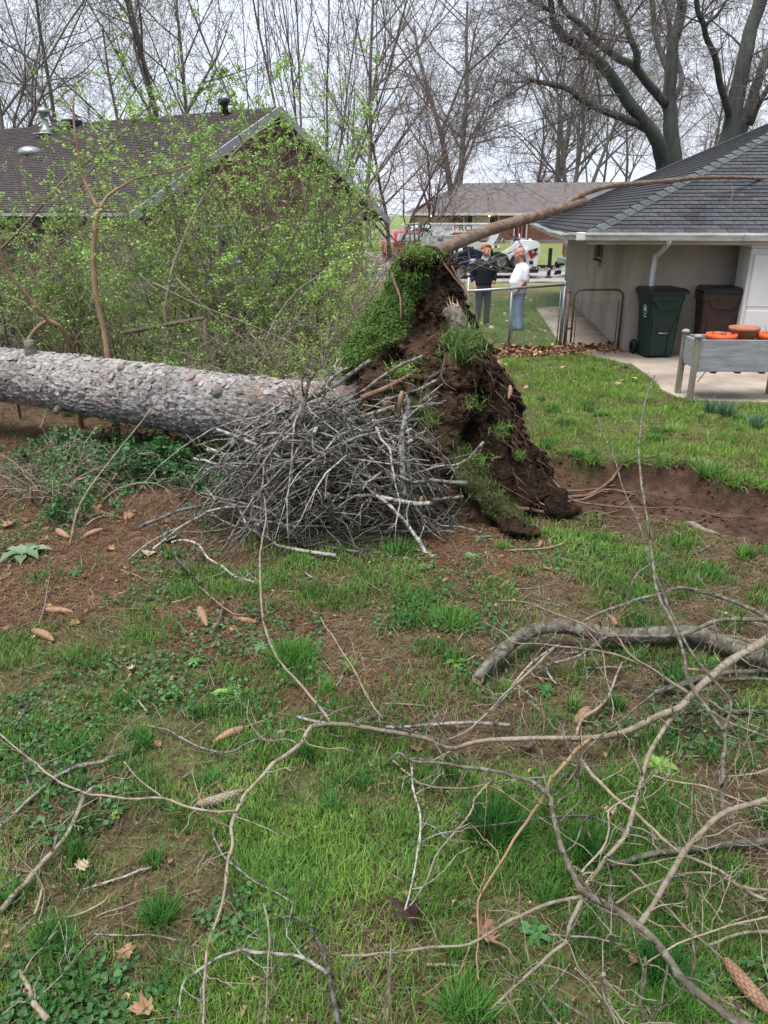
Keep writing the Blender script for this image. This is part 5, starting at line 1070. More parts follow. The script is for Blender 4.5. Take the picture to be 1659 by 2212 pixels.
TB = [([(1462, 720), (1490, 600), (1525, 420), (1555, 260), (1590, 110), (1645, -60)], .42, .24, 24, 24), ([(1490, 690), (1560, 520), (1615, 350), (1659, 210), (1710, 60)], .27, .16, 24.3, 25),
      ([(1500, 520), (1478, 450), (1452, 350), (1440, 260), (1398, 170), (1380, 100), (1352, 50), (1345, -60)], .16, .08, 24, 22), ([(1575, 540), (1620, 440), (1700, 320)], .17, .1, 24, 23.5), ([(1385, 110), (1440, 60), (1480, 0), (1500, -60)], .07, .03, 22.3, 22)]
g_ = atY(829.5 + 617, 380, 24)
big_tree('big_grey_tree', 'big grey forked tree with a long low limb reaching left above the beige roof', TA, 201, (g_[0], 24, 0), kids=8)
g_ = atY(829.5 + 740, 330, 24); big_tree('big_grey_tree', 'thick grey tree at the right edge rising behind the roof peak', TB, 202, (g_[0], 24, 0), kids=7)

# ================================================================== SHRUBS
def shrub(name, label, cx, cy, h, w_, nst, nleaf, seed, lcol, lsz=(.025, .05), group='shrubs in front of the brick house', stem_m=None, droop=.35, lo=.36, dens_top=1.):
    r_ = np.random.default_rng(seed); t = thing(name, label, 'shrub', (cx, cy, 0), 0, group); st_ = MB(); LP_ = []
    for q in range(nst):
        az = r_.uniform(0, 6.28); sp = r_.random() ** .6; L_ = h * r_.uniform(.55, 1.1); d = np.array([math.cos(az) * sp * w_ / h * .75, math.sin(az) * sp * w_ / h * .6, 1.]); n = 9; p = np.array([r_.normal(0, .16 * w_), r_.normal(0, .12 * w_), 0.]); P = [p]
        for i in range(n):
            d = d + r_.normal(0, .09, 3) + np.array([math.cos(az) * .06, math.sin(az) * .05, -droop * (i / n) ** 2 * sp]); d /= np.linalg.norm(d); P.append(P[-1] + d * L_ / n)
        P = np.array(P); r0 = r_.uniform(.006, .016); st_.tube(P, np.linspace(r0, .002, n + 1), 4, cap=False)
        for m in range(r_.integers(6, 11)):
            i = r_.integers(2, n); tt = P[i + 1] - P[i] if i < n else d; tt = tt / np.linalg.norm(tt); e_ = np.cross(tt, r_.normal(0, 1, 3)); e_ /= np.linalg.norm(e_); l2 = L_ * r_.uniform(.1, .3); dd = tt * .7 + e_ * .8; s_ = np.linspace(0, 1, 5)[:, None]
            T = P[i] + dd * l2 * s_ + np.array([0, 0, -.12]) * l2 * s_ ** 2 + wob(np.zeros((5, 3)), .03 * l2, r_); st_.tube(T, np.linspace(.004, .0013, 5), 3, cap=False); LP_.append(T[1:])
            if r_.random() < .6:
                e2_ = np.cross(dd, r_.normal(0, 1, 3)); e2_ /= np.linalg.norm(e2_) + 1e-9; T2 = T[2] + (dd * .5 + e2_ * .7) * l2 * .5 * s_; st_.tube(T2, np.linspace(.0026, .001, 5), 3, cap=False); LP_.append(T2[1:])
        LP_.append(P[4:])
    st_.build('stems', stem_m or M_limb, t, world=False)
    if nleaf:
        A = np.vstack(LP_); nleaf = int(nleaf * 1.8); wgt = np.where(A[:, 2] > lo * h, 1, .18) * (.25 + 1.4 * sst(.40, .62, fbm(A[:, 0] * 1.6 + cx, A[:, 1] * 1.6 + cy, A[:, 2] * 1.6, seed, 3))); wgt = wgt * np.where(A[:, 2] > .75 * h, dens_top, 1); nc_ = nleaf // 5; nd = r_.choice(len(A), nc_, p=wgt / wgt.sum()); sel = np.repeat(nd, 5); nleaf = len(sel)
        P = A[sel] + r_.normal(0, .022, (nleaf, 3)); P[:, 2] = np.maximum(P[:, 2], .03); wp = P + [cx, cy, 0]; pj_, _z = proj(wp); kp = ~((pj_[:, 0] > 818) & (pj_[:, 1] < 640)); sel = sel[kp]; P = P[kp]; nleaf = len(sel); lv = MB(); tone = r_.uniform(.5, 1.35, (nleaf, 1)) * (1 + .25 * np.sin(A[sel][:, :1] * 5))
        leaves(lv, P, r_.uniform(*lsz, nleaf) * r_.uniform(.6, 1.25, nleaf), r_.uniform(*lsz, nleaf) * .62, np.array(lcol) * tone, r_, tilt=.8, up=.8, lite=True); lv.build('leaves', M_leaf, t, world=False)
    return t
LG = (.28, .43, .11); LG2 = (.21, .35, .085); LY = (.34, .43, .13)
shrub('honeysuckle_shrub', 'tall arching green shrub directly in front of the brick gable', *at(555, 11.6)[:2], 4.7, 3.4, 66, 10500, 301, LG, droop=.22, dens_top=2.6)
shrub('honeysuckle_shrub', 'green shrub hiding the left window of the brick gable', *at(420, 10.6)[:2], 3.9, 2.7, 46, 6500, 302, LG, droop=.25, dens_top=2.2)
shrub('honeysuckle_shrub', 'green shrub beside the root plate in front of the right window', *at(690, 10.6)[:2], 3.0, 2.2, 48, 7000, 303, LG, droop=.4)
shrub('honeysuckle_shrub', 'leafy shrub under the eave behind the orange brown sapling', *at(230, 10.9)[:2], 3.0, 2.6, 44, 6000, 304, LG, droop=.25, dens_top=2.)
shrub('honeysuckle_shrub', 'leafy shrub left of the orange brown sapling', *at(110, 10.2)[:2], 2.7, 2.2, 40, 5000, 305, LG2, droop=.35)
shrub('willowy_shrub', 'yellowish drooping shrub at the left edge under the dome vent', *at(5, 10.8)[:2], 3.3, 1.7, 60, 6500, 306, (.25, .23, .08), lsz=(.015, .032), droop=.6)
shrub('honeysuckle_shrub', 'low green shrub between the uprooted trunk and the fence pipe', *at(400, 9.3)[:2], 1.35, 1.8, 44, 3200, 307, LG2, droop=.3)
shrub('bare_thicket', 'brown bare stemmed thicket with few leaves behind the brush pile', *at(560, 8.7)[:2], 1.75, 2.1, 110, 1500, 308, LG2, droop=.3, stem_m=M_limb)
shrub('honeysuckle_shrub', 'yellow green shrub touching the left side of the root plate', *at(742, 8.5)[:2], 1.35, 1.2, 42, 3600, 309, LY, droop=.35)
shrub('bare_shrub', 'pale bare arching shrub between the brick house and the ranch house', *at(775, 15.5)[:2], 3.3, 3.6, 62, 500, 310, LY, droop=.55, stem_m=M_limb)
shrub('honeysuckle_shrub', 'tall leafy shrub whose tip rises highest before the brown roof', *at(640, 12.6)[:2], 5.0, 2.4, 44, 6500, 311, LG, droop=.15, dens_top=2.6)
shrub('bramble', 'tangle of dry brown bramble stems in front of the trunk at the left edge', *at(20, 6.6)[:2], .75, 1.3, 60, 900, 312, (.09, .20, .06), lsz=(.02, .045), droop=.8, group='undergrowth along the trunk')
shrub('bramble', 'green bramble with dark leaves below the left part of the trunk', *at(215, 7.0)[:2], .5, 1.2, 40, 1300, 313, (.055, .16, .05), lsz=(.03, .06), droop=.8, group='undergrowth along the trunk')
shrub('low_plant', 'dense dark greenery in the shade beneath the left part of the trunk', *at(140, 7.7)[:2], .5, 1.9, 60, 2400, 317, (.05, .13, .04), lsz=(.03, .06), droop=.7, group='undergrowth along the trunk', lo=.1)  # extra undergrowth added as an occluder, leaves darkened for shade under the log
shrub('low_plant', 'dense dark greenery in the shade beneath the trunk near the brush pile', *at(400, 7.5)[:2], .5, 1.7, 60, 2200, 318, (.05, .13, .04), lsz=(.03, .06), droop=.7, group='undergrowth along the trunk', lo=.1)  # second added clump blocking light below the log, its green darkened too
shrub('low_plant', 'low dark green seedlings under the middle of the trunk', *at(320, 7.0)[:2], .35, .9, 26, 900, 314, (.055, .16, .045), lsz=(.03, .06), droop=.8, group='undergrowth along the trunk')
shrub('low_plant', 'green seedlings at the left end of the brush pile', *at(395, 6.7)[:2], .3, .55, 16, 420, 315, (.06, .17, .05), lsz=(.03, .055), droop=.8, group='undergrowth along the trunk')
shrub('low_plant', 'green sprouts in the needle litter at the left edge', *at(60, 6.0)[:2], .3, .8, 22, 520, 316, (.07, .18, .06), lsz=(.025, .05), droop=.8, group='undergrowth along the trunk')
# traced saplings and stems (orange brown peeled bark and grey)
Z6 = lambda pts, Y0, Y1: smooth_path([atY(.2645 * x, 219.4 + .2645 * y, Y0 + (Y1 - Y0) * i / (len(pts) - 1)) for i, (x, y) in enumerate(pts)], 4)
def stemthing(name, label, lines, m, leafcol=None, seed=0, group='young saplings behind the trunk'):
    r_ = np.random.default_rng(seed); P0 = lines[0][0][0]; t = thing(name, label, 'sapling', (P0[0], P0[1], 0), 0, group); lv = MB(); tw = MB()
    for q, (P, r0, r1) in enumerate(lines):
        if q == 0 and P[0][2] > .05: P = np.vstack([P[0] * [1, 1, 0] + [.0, .0, -.02], P])
        b = MB(); b.tube(P, np.linspace(r0, r1, len(P)) * .82 * (1 + .1 * np.sin(np.arange(len(P)) * 2.1)), 9); b.build('stem' if q == 0 else 'branch', m, t)
        for k_ in range(10 if leafcol else 5):
            i = r_.integers(len(P) // 3, len(P) - 1); d = np.append(r_.normal(0, 1, 2), abs(r_.normal(.4, .4))); d /= np.linalg.norm(d); L_ = r_.uniform(.12, .4); s_ = np.linspace(0, 1, 4)[:, None]; T = P[i] + d * L_ * s_ + wob(np.zeros((4, 3)), .015, r_); tw.tube(T, np.linspace(.005, .0018, 4), 4, cap=False)
            if leafcol:
                n = 16; leaves(lv, T[r_.integers(1, 4, n)] + r_.normal(0, .035, (n, 3)), r_.uniform(.03, .065, n), r_.uniform(.02, .04, n), np.array(leafcol) * r_.uniform(.7, 1.3, (n, 1)), r_, tilt=.7)
    if tw.V: tw.build('twigs', M_limb, t)['kind'] = 'stuff'
    if lv.V: lv.build('leaves', M_leaf, t)
stemthing('sapling', 'slender orange brown sapling forking in front of the dark eave', [(Z6([(885, 2120), (870, 2000), (845, 1850), (790, 1600), (765, 1350), (765, 1200), (785, 1000), (805, 880)], 8.6, 8.8), .042, .03), (Z6([(803, 880), (730, 740), (680, 620), (640, 450), (612, 250), (600, 80), (600, -60)], 8.8, 9.2), .026, .012), (Z6([(810, 880), (880, 770), (1000, 690), (1130, 620), (1280, 595), (1400, 570), (1659, 490), (1900, 420)], 8.8, 9.6), .02, .007)], M_peeled, LG, 1)
stemthing('sapling', 'orange brown leaning stem with an arched branch above the trunk at the left edge', [(Z6([(575, 2010), (560, 1960), (530, 1900), (480, 1830), (390, 1785), (320, 1700), (200, 1560), (60, 1370), (0, 1220), (-90, 1000)], 8.9, 8.4), .034, .018), (Z6([(215, 2040), (240, 1930), (300, 1850), (370, 1800), (430, 1790), (500, 1850)], 8.6, 8.9), .026, .022)], M_peeled, None, 2)
stemthing('sapling', 'long grey leaning stem crossing in front of the brown roof', [(Z6([(-60, 1290), (0, 1215), (100, 1110), (230, 980), (350, 840), (450, 720), (560, 600), (720, 490), (900, 340), (1040, 220), (1150, 100), (1250, 10), (1330, -60)], 9.4, 9.9), .02, .009), (Z6([(650, 700), (760, 540), (880, 430), (980, 280), (1140, 90)], 9.6, 9.9), .013, .007)], M_limb, LG, 3)
stemthing('sapling', 'thin dark upright stem beside the orange brown sapling', [(Z6([(890, 1990), (890, 1840), (760, 1700), (660, 1450), (600, 1280), (560, 1120), (520, 1000), (480, 800), (490, 690)], 8.9, 9.2), .013, .006), (Z6([(1230, 1700), (1100, 1280), (960, 1000), (850, 790), (740, 560)], 9.2, 9.4), .012, .006)], M_darklimb, LG, 4)
Z7 = lambda pts, Y0, Y1: smooth_path([atY(384 + x * .2976, 219.4 + .2976 * y, Y0 + (Y1 - Y0) * i / (len(pts) - 1)) for i, (x, y) in enumerate(pts)], 4)
stemthing('sapling', 'pale grey stem curving up from the pipe to the gable peak', [(Z7([(-95, 1500), (-60, 1300), (-20, 1150), (40, 1010), (90, 880), (165, 730), (230, 620), (330, 470), (450, 330), (620, 200), (780, 130), (1000, 110)], 9.2, 10.2), .024, .008), (Z7([(165, 730), (160, 600), (190, 480), (150, 250)], 9.8, 10), .014, .006)], M_limb, LG, 5)
stemthing('sapling', 'dark upright stem in front of the brick gable', [(Z7([(560, 1300), (580, 1150), (595, 900), (580, 700), (530, 500), (470, 300), (400, 150)], 10.2, 10.4), .014, .006), (Z7([(690, 1350), (740, 1220), (790, 1100), (850, 970), (930, 700), (980, 400), (1010, 250)], 10, 10.2), .02, .008)], M_darklimb, LG, 6)
stemthing('sapling', 'reddish brown stem slanting right from the thicket to the pale shrub', [(Z7([(630, 1750), (720, 1560), (860, 1380), (1000, 1280), (1120, 1180)], 8.7, 9.2), .014, .007), (Z7([(1060, 1190), (1200, 960), (1330, 820), (1500, 640), (1659, 560)], 13, 13.6), .012, .005)], M_limb, None, 7)
ARC = [[(330, 610), (420, 655), (560, 710), (680, 770), (780, 850)], [(300, 590), (350, 640), (420, 700), (470, 800)], [(380, 600), (470, 690), (560, 760), (640, 850), (700, 900)], [(540, 720), (590, 770), (650, 830)]]
for q, pts in enumerate(ARC):
    P = smooth_path([atY(384 + (x - 384) * 1.0, y, 8.4 + .05 * q) for x, y in pts], 4); P[:, 2] = np.maximum(P[:, 2], .02); b = MB(); b.tube(P, np.linspace(.009, .004, len(P)), 6); single(b, 'dry_branch', M_limb, ['long pale dead stem arching over the log from the pipe', 'short pale dead stem left of the pipe', 'pale dead stem running down to the brush pile', 'shortest pale dead stem behind the pile'][q], 'branch', 'dead stems in the thicket')
P = smooth_path([atY(*p) for p in [(150, 1180, 5.2), (175, 1085, 5.5), (250, 980, 6.), (330, 880, 6.3), (370, 810, 6.5)]], 4); b = MB(); b.tube(P, np.linspace(.010, .004, len(P)), 6); single(b, 'leaning_shoot', M_limb, 'thin brown shoot leaning across the front of the uprooted trunk', 'branch')
# ================================================================== CHAIN LINK FENCE
def chain(b, p0, p1, z0, z1, cell=.055, r0=.0016, sag=None):
    p0, p1 = np.asarray(p0, float), np.asarray(p1, float); L_ = np.linalg.norm((p1 - p0)[:2]); d = (p1 - p0) / L_; Hh = z1 - z0
    for sg in (1, -1):
        for q in np.arange(-Hh, L_ + (0 if sg > 0 else Hh), cell):
            a, e_ = (q, q + Hh) if sg > 0 else (q + Hh, q)
            s0, s1 = 0., 1.
            lo_, hi_ = min(a, e_), max(a, e_)
            if hi_ <= 0 or lo_ >= L_: continue
            f = lambda xx: (xx - a) / (e_ - a)
            t0, t1 = sorted((f(max(lo_, 0)), f(min(hi_, L_)))); xa, xb = a + (e_ - a) * t0, a + (e_ - a) * t1
            A = np.array([*(p0 + d * xa)[:2], z0 + Hh * t0]); B = np.array([*(p0 + d * xb)[:2], z0 + Hh * t1]); b.tube([A, B], r0, 3, cap=False)
fA, fB = gnd(1098, 757), gnd(1210, 746); fz = 1.14
dirF = (fB - fA) / np.linalg.norm(fB - fA); fL = fA - dirF * .95
fence = thing('chain_link_fence', 'galvanised chain link fence with top rail in front of the two men', 'fence', fB)
b = MB(); b.tube([[*fL[:2], fz - .02], [*fB[:2], fz]], .024, 10); b.build('rail', M_metal, fence)
for p, r_ in ((fA, .026), (fB, .034)):
    b = MB(); b.tube([[*p[:2], -.1], [*p[:2], fz + (.03 if r_ > .03 else -.02)]], r_, 10); b.lathe([(r_ * 1.15, -.02), (r_ * 1.15, .02), (r_ * .6, .045), (0, .05)], (*p[:2], fz + (.03 if r_ > .03 else -.03)), 10); b.build('post', M_metal, fence)
b = MB(); chain(b, fL, fB, .05, fz - .03, r0=.0019); o = b.build('wire_mesh', M_metal, fence); o['kind'] = 'stuff'
pB2 = fB + dirF * -.09; b = MB(); b.tube([[*pB2[:2], .06], [*pB2[:2], fz - .04]], .012, 6); b.build('tension_bar', M_metal, fence)
# rear gate frame showing behind the root plate
ga, gb_ = atY(958, 612, 15.6), atY(1004, 609, 15.9); g2 = thing('rear_gate', 'galvanised gate frame with rounded corner right behind the root plate', 'gate', (gb_[0], gb_[1], 0))
dg = (gb_ - ga); dg[2] = 0; dg /= np.linalg.norm(dg); zt = 1.16; P = [ga * [1, 1, 0] - dg * .8 + [0, 0, zt], ga * [1, 1, 0] + [0, 0, zt], gb_ * [1, 1, 0] - dg * .14 + [0, 0, zt], gb_ * [1, 1, 0] - dg * .03 + [0, 0, zt - .04], gb_ * [1, 1, 0] + [0, 0, zt - .15], gb_ * [1, 1, 0] + [0, 0, .1]]
b = MB(); b.tube(P, .022, 10); b.build('frame', M_metal, g2)
pp_ = gb_ + dg * .10; b = MB(); b.tube([[*pp_[:2], -.1], [*pp_[:2], 1.22]], .03, 10); b.build('post', M_metal, g2)
b = MB(); chain(b, ga - dg * .8, gb_ - dg * .03, .12, 1.1, r0=.0017); b.build('wire_mesh', M_metal, g2)['kind'] = 'stuff'
# small gate at the house
h0, h1 = gnd(1231, 756), gnd(1333, 756); dgt = h1 - h0; gl = np.linalg.norm(dgt); dgt /= gl; gt = thing('garden_gate', 'narrow rusty chain link gate between the fence and the beige house', 'gate', h0)
zb, zt = .06, 1.10
def gp_(s, z): return np.array([*(h0 + dgt * s)[:2], z])
cr_ = .13; fr = [gp_(0, zb)] + [gp_(0, zt - cr_)] + [gp_(cr_ * (1 - math.cos(a)), zt - cr_ * (1 - math.sin(a))) for a in (.4, .8, 1.2)] + [gp_(cr_, zt), gp_(gl - cr_, zt)] + [gp_(gl - cr_ * (1 - math.sin(a)), zt - cr_ * (1 - math.cos(a))) for a in (.4, .8, 1.2)] + [gp_(gl, zt - cr_), gp_(gl, zb)]
b = MB(); b.tube(fr, .02, 10); b.build('frame', M_rust, gt)
b = MB(); b.tube([gp_(.01, zb + .02), gp_(gl - .01, zb + .02)], .016, 8); b.build('bottom_rail', M_rust, gt)
b = MB(); chain(b, gp_(.06, 0), gp_(gl - .06, 0), zb + .03, zt - .20, cell=.062, r0=.0026); b.build('wire_mesh', M_rust, gt)['kind'] = 'stuff'
for s in (.06, gl - .06):
    b = MB(); b.tube([gp_(s, zb), gp_(s, zt - .18)], .009, 6); b.build('tension_bar', M_rust, gt)
for z in (.4, .82):
    b = MB(); b.box(gp_(-.05, z), (.1, .03, .035)); b.build('hinge', M_rust, gt, smooth=False)
b = MB(); b.box(gp_(gl + .05, .80), (.14, .02, .025)); b.box(gp_(gl + .09, .82), (.03, .04, .09)); b.build('latch', M_rust, gt, smooth=False)
p = h0 - dgt * .11; b = MB(); b.tube([[*p[:2], -.1], [*p[:2], 1.05]], .034, 10); b.lathe([(.038, 0), (.038, .03), (.02, .055), (0, .06)], (*p[:2], 1.05), 10); single(b, 'gate_post', M_rust, 'brown steel post between the fence end and the gate', 'post')
p = h1 + dgt * .08; b = MB(); b.box((p[0], p[1], .33), (.08, .08, .86), rz=.3, bev=.008); single(b, 'wooden_post', M_post, 'short wooden latch post beside the beige house corner', 'post', smooth=False)
# fence rail pipe poking out of the thicket
P = smooth_path([atY(268, 719, 8.9), atY(330, 708, 9.0), atY(385, 697, 9.1), atY(440, 688, 9.2)], 3); b = MB(); k = 12; n = len(P)
b.tube(P, .026, k, cap=False); b.tube(P[:2] , .021, k, cap=False); t = thing('fence_pipe', 'open ended grey metal pipe sticking out of the thicket above the trunk', 'pipe', P[-1] * [1, 1, 0])
b.build('pipe', M_rust, t); b = MB(); b.tube([P[0] + (P[1] - P[0]) * .12, P[0] + (P[1] - P[0]) * .16], .0215, k); b.build('bore_shade_disc', M_black, t)  # black disc painted in for the shade inside the hollow pipe end
for q in (-1,):
    b = MB(); b.tube([P[q] - [0, 0, .02], [P[q][0], P[q][1], -.05]], .028, 8); b.build('post', M_rust, t)
b = MB(); chain(b, P[5] * [1, 1, 0], P[-1] * [1, 1, 0] + [1.2, .1, 0], .05, P[5][2] - .06, r0=.0017); b.build('wire_mesh', M_rust, t)['kind'] = 'stuff'

# ================================================================== BINS, PLANTER, POTS
def bin_(name, label, loc, rz, mb_, lid, hgt=1.14, w_=.60, logo=True):
    t = thing(name, label, 'wheelie bin', loc, rz, 'wheelie bins against the beige wall'); b = MB(); prof = [(0, .80, .70), (.05, .82, .74), (.55, .9, .86), (.86, .97, .95), (.90, 1.04, 1.03), (1.0, 1.05, 1.05)]
    V = []; k = 24
    for (z, sx, sy) in prof:
        a = np.linspace(0, 2 * math.pi, k, endpoint=False); c_, s_ = np.cos(a), np.sin(a); ex = .22; V += list(np.stack([np.sign(c_) * np.abs(c_) ** ex * w_ / 2 * sx, np.sign(s_) * np.abs(s_) ** ex * .33 * sy, np.full(k, z * hgt * .93 + .03)], 1))
    m = len(prof); Q = [[q * k + i, q * k + (i + 1) % k, (q + 1) * k + (i + 1) % k, (q + 1) * k + i] for q in range(m - 1) for i in range(k)]; T = [[m * k, (i + 1) % k, i] for i in range(k)]
    b.raw(np.vstack([V, [[0, 0, .03]]]), Q, T); b.build('body', mb_, t, smooth=False, world=False)
    fy = lambda z: -.33 * np.interp(z / (hgt * .93), [0, .05, .55, .86], [.70, .74, .86, .95]) - .004
    # apron under the rim with ribs, a grab pocket, raised side panels
    z0, z1 = .78 * hgt, .86 * hgt; b = MB(); ap = np.array([(-.24, z1), (.24, z1), (.15, z0 - .04), (-.15, z0 - .04)]); V = [(x, fy(z) - .03, z) for x, z in ap] + [(x, fy(z) + .02, z) for x, z in ap]
    b.raw(V, [(0, 3, 2, 1), (0, 1, 5, 4), (1, 2, 6, 5), (2, 3, 7, 6), (3, 0, 4, 7)]); 
    for x in np.linspace(-.13, .13, 6): b.box((x, fy(z0) - .032, (z0 + z1) / 2), (.012, .012, .09))
    b.build('apron', mb_, t, smooth=False, world=False)
    for sg in (-1, 1):
        b = MB(); pl = [(sg * .195, .05), (sg * .11, .05), (sg * .10, .34), (sg * .13, .5), (sg * .215, .72)]; V = [(x, fy(z) - .012, z) for x, z in pl] + [(x, fy(z) + .02, z) for x, z in pl]; n = 5
        b.raw(V, [[i, (i + 1) % n, n + (i + 1) % n, n + i] for i in range(n)], [(0, 1, 2), (0, 2, 3), (0, 3, 4)]); b.build('raised_panel', mb_, t, smooth=False, world=False)
    b = MB(); b.box((0, fy(.5) - .001, .49), (.2, .02, .13)); b.build('grab_pocket', M_black, t, smooth=False, world=False)
    b = MB(); b.tube([(-.095, fy(.44) - .012, .435), (.095, fy(.44) - .012, .435)], .012, 8); b.build('lift_bar', M_metal, t, world=False)
    b = MB(); zl = hgt * .96; V = []; 
    for (dx, dy, z) in ((.335, .365, zl), (.34, .37, zl + .04), (.31, .32, zl + .085), (.14, .18, zl + .10)):
        V += [(-dx, -dy, z), (dx, -dy, z), (dx, dy, z), (-dx, dy, z)]
    Q = [[q * 4 + i, q * 4 + (i + 1) % 4, q * 4 + 4 + (i + 1) % 4, q * 4 + 4 + i] for q in range(3) for i in range(4)] + [[12, 13, 14, 15], [3, 2, 1, 0]]
    b.raw(V, Q); b.build('lid', lid, t, smooth=False, world=False)
    b = MB(); b.tube([(-.3, .375, zl - .02), (.3, .375, zl - .02)], .018, 8); b.box((-.26, .345, zl - .03), (.04, .08, .05)); b.box((.26, .345, zl - .03), (.04, .08, .05)); b.build('handle', lid, t, world=False, smooth=False)
    for sg in (-1, 1):
        b = MB(); b.lathe([(.05, -.03), (.12, -.03), (.13, -.015), (.13, .015), (.12, .03), (.05, .03)], (sg * .29, .28, .13), 18, roty(R(90))); b.build('wheel', M_black, t, world=False)
    if logo:
        b = MB(); k = 20
        sx = lambda z: -w_ / 2 * np.interp(z / (hgt * .93), [0, .05, .55, .86], [.80, .82, .9, .97]) - .004
        a = np.linspace(0, 2 * math.pi, k, endpoint=False)
        for (ra, rb_) in ((.085, .07),):
            V = [(sx(.82 + ra * math.sin(q)), -.08 + ra * math.cos(q), .82 + ra * math.sin(q)) for q in a] + [(sx(.82 + rb_ * math.sin(q)), -.08 + rb_ * math.cos(q), .82 + rb_ * math.sin(q)) for q in a]; b.raw(V, [[i, k + i, k + (i + 1) % k, (i + 1) % k] for i in range(k)])
        V = [(sx(.80), -.08 + x, .82 + z) for x, z in ((-.05, .0), (-.03, .045), (.03, .045), (.05, 0), (.02, -.03), (-.02, -.03))]; b.raw(V, None, [(0, i, i + 1) for i in range(1, 5)]); b.box((sx(.7) + .002, -.08, .70), (.004, .12, .012)); b.build('emblem', M_white, t, smooth=False, world=False)
    return t
pb = gnd(1424, 779); bin_('wheelie_bin', 'dark green wheelie bin with white round emblem and black lid', (pb[0], pb[1] + .31, .032), R(3), M_dgreen, M_blackpl)
pb = gnd(1538, 772); bin_('wheelie_bin', 'dark brown wheelie bin beside the white cabinet', (pb[0] - .10, 13.68, .032), R(-10), M_dbrown, M_blackpl, w_=.70, hgt=1.17, logo=False)
# planter
q0 = gnd(1484, 866, .03); plr = thing('raised_planter', 'grey weathered wooden raised planter on four legs on the patio', 'planter', q0, R(-2))
PW, PD_, PHt, PB = 1.30, .50, .84, .40
def pbox(name, c, d, m, bev=.004, prt=plr): b = MB(); b.box(c, d, bev=bev); return b.build(name, m, prt, smooth=False, world=False)
for x in (0.03, PW):
    for y in (0, PD_):
        b = MB(); b.box((x, y, PHt / 2), (.07, .07, PHt), bev=.006); b.build('leg', M_post, plr, smooth=False, world=False)
        b = MB(); b.lathe([(.045, 0), (.055, .012), (.055, .03), (.03, .05), (0, .055)], (x, y, PHt), 12); b.build('post_cap', M_planter, plr, world=False)
pbox('board', (PW / 2, .0, (PB + PHt - .02) / 2), (PW - .09, .03, PHt - .02 - PB), M_planter); pbox('board', (PW / 2, PD_, (PB + PHt - .02) / 2), (PW - .09, .03, PHt - .02 - PB), M_planter)
for x in (.03, PW):
    b = MB(); b.prism([(-.19, 0), (.19, 0), (.19, -.36), (-.11, -.36), (-.19, -.28)], .03, np.array([[0, 0, 1], [-1, 0, 0], [0, 1, 0.]]), (x - .015, PD_ / 2, PHt - .03)); b.build('end_board', M_planter, plr, smooth=False, world=False)
pbox('floor', (PW / 2, PD_ / 2, PB + .12), (PW - .1, PD_ - .05, .03), M_planter)
for x in (.3, .62, .94): pbox('bottom_slat', (x, PD_ / 2, PB - .012), (.07, PD_ + .02, .022), M_black)
def pot(name, label, loc, r1, h_, m, stems=True, prof=None, seed=1):
    t = thing(name, label, 'plant pot', loc, 0, 'pots standing in the raised planter'); b = MB(); pr = prof or [(0, 0), (r1 * .72, 0), (r1 * .90, h_ * .78), (r1, h_ * .8), (r1, h_), (r1 * .93, h_), (r1 * .88, h_ * .8), (r1 * .8, h_ * .7), (0, h_ * .68)]
    b.lathe(pr, (0, 0, 0), 28); b.build('pot', m, t, world=False)
    if stems:
        r_ = np.random.default_rng(seed); b = MB(); b.lathe([(0, h_ * .84), (r1 * .9, h_ * .82)], (0, 0, 0), 20); b.build('soil', M_ground if False else M_root, t, world=False); b = MB()
        for q in range(46):
            p = np.append(r_.normal(0, r1 * .35, 2), h_ * .8); d = np.append(r_.normal(0, .25, 2), 1); L_ = r_.uniform(.06, .18); b.tube([p, p + d * L_ * .5, p + d * L_ + np.append(r_.normal(0, .03, 2), -.01)], [.0025, .002, .001], 3, cap=False)
        b.build('dead_stems', M_darktwig, t, world=False)['kind'] = 'stuff'
    return t
def pl_at(x, y, z): c, s_ = math.cos(R(-2)), math.sin(R(-2)); return (q0[0] + c * x - s_ * y, q0[1] + s_ * x + c * y, q0[2] + z)
pot('plant_pot', 'bright orange plastic pot with dead stems at the left end of the planter', pl_at(.42, .24, PB + .135), .20, .335, M_orange, seed=1)
pot('plant_pot', 'bright orange plastic pot with dead stems cut off by the right picture edge', pl_at(1.09, .24, PB + .135), .19, .345, M_orange, seed=2)
pot('terracotta_bowl', 'wide terracotta bowl on a pot between the orange pots', pl_at(.76, .36, PB + .135), .2, .40, M_terra, stems=False, prof=[(0, 0), (.10, 0), (.12, .25), (.12, .27), (.175, .29), (.185, .36), (.2, .37), (.2, .41), (.185, .41), (.165, .33), (0, .3)])

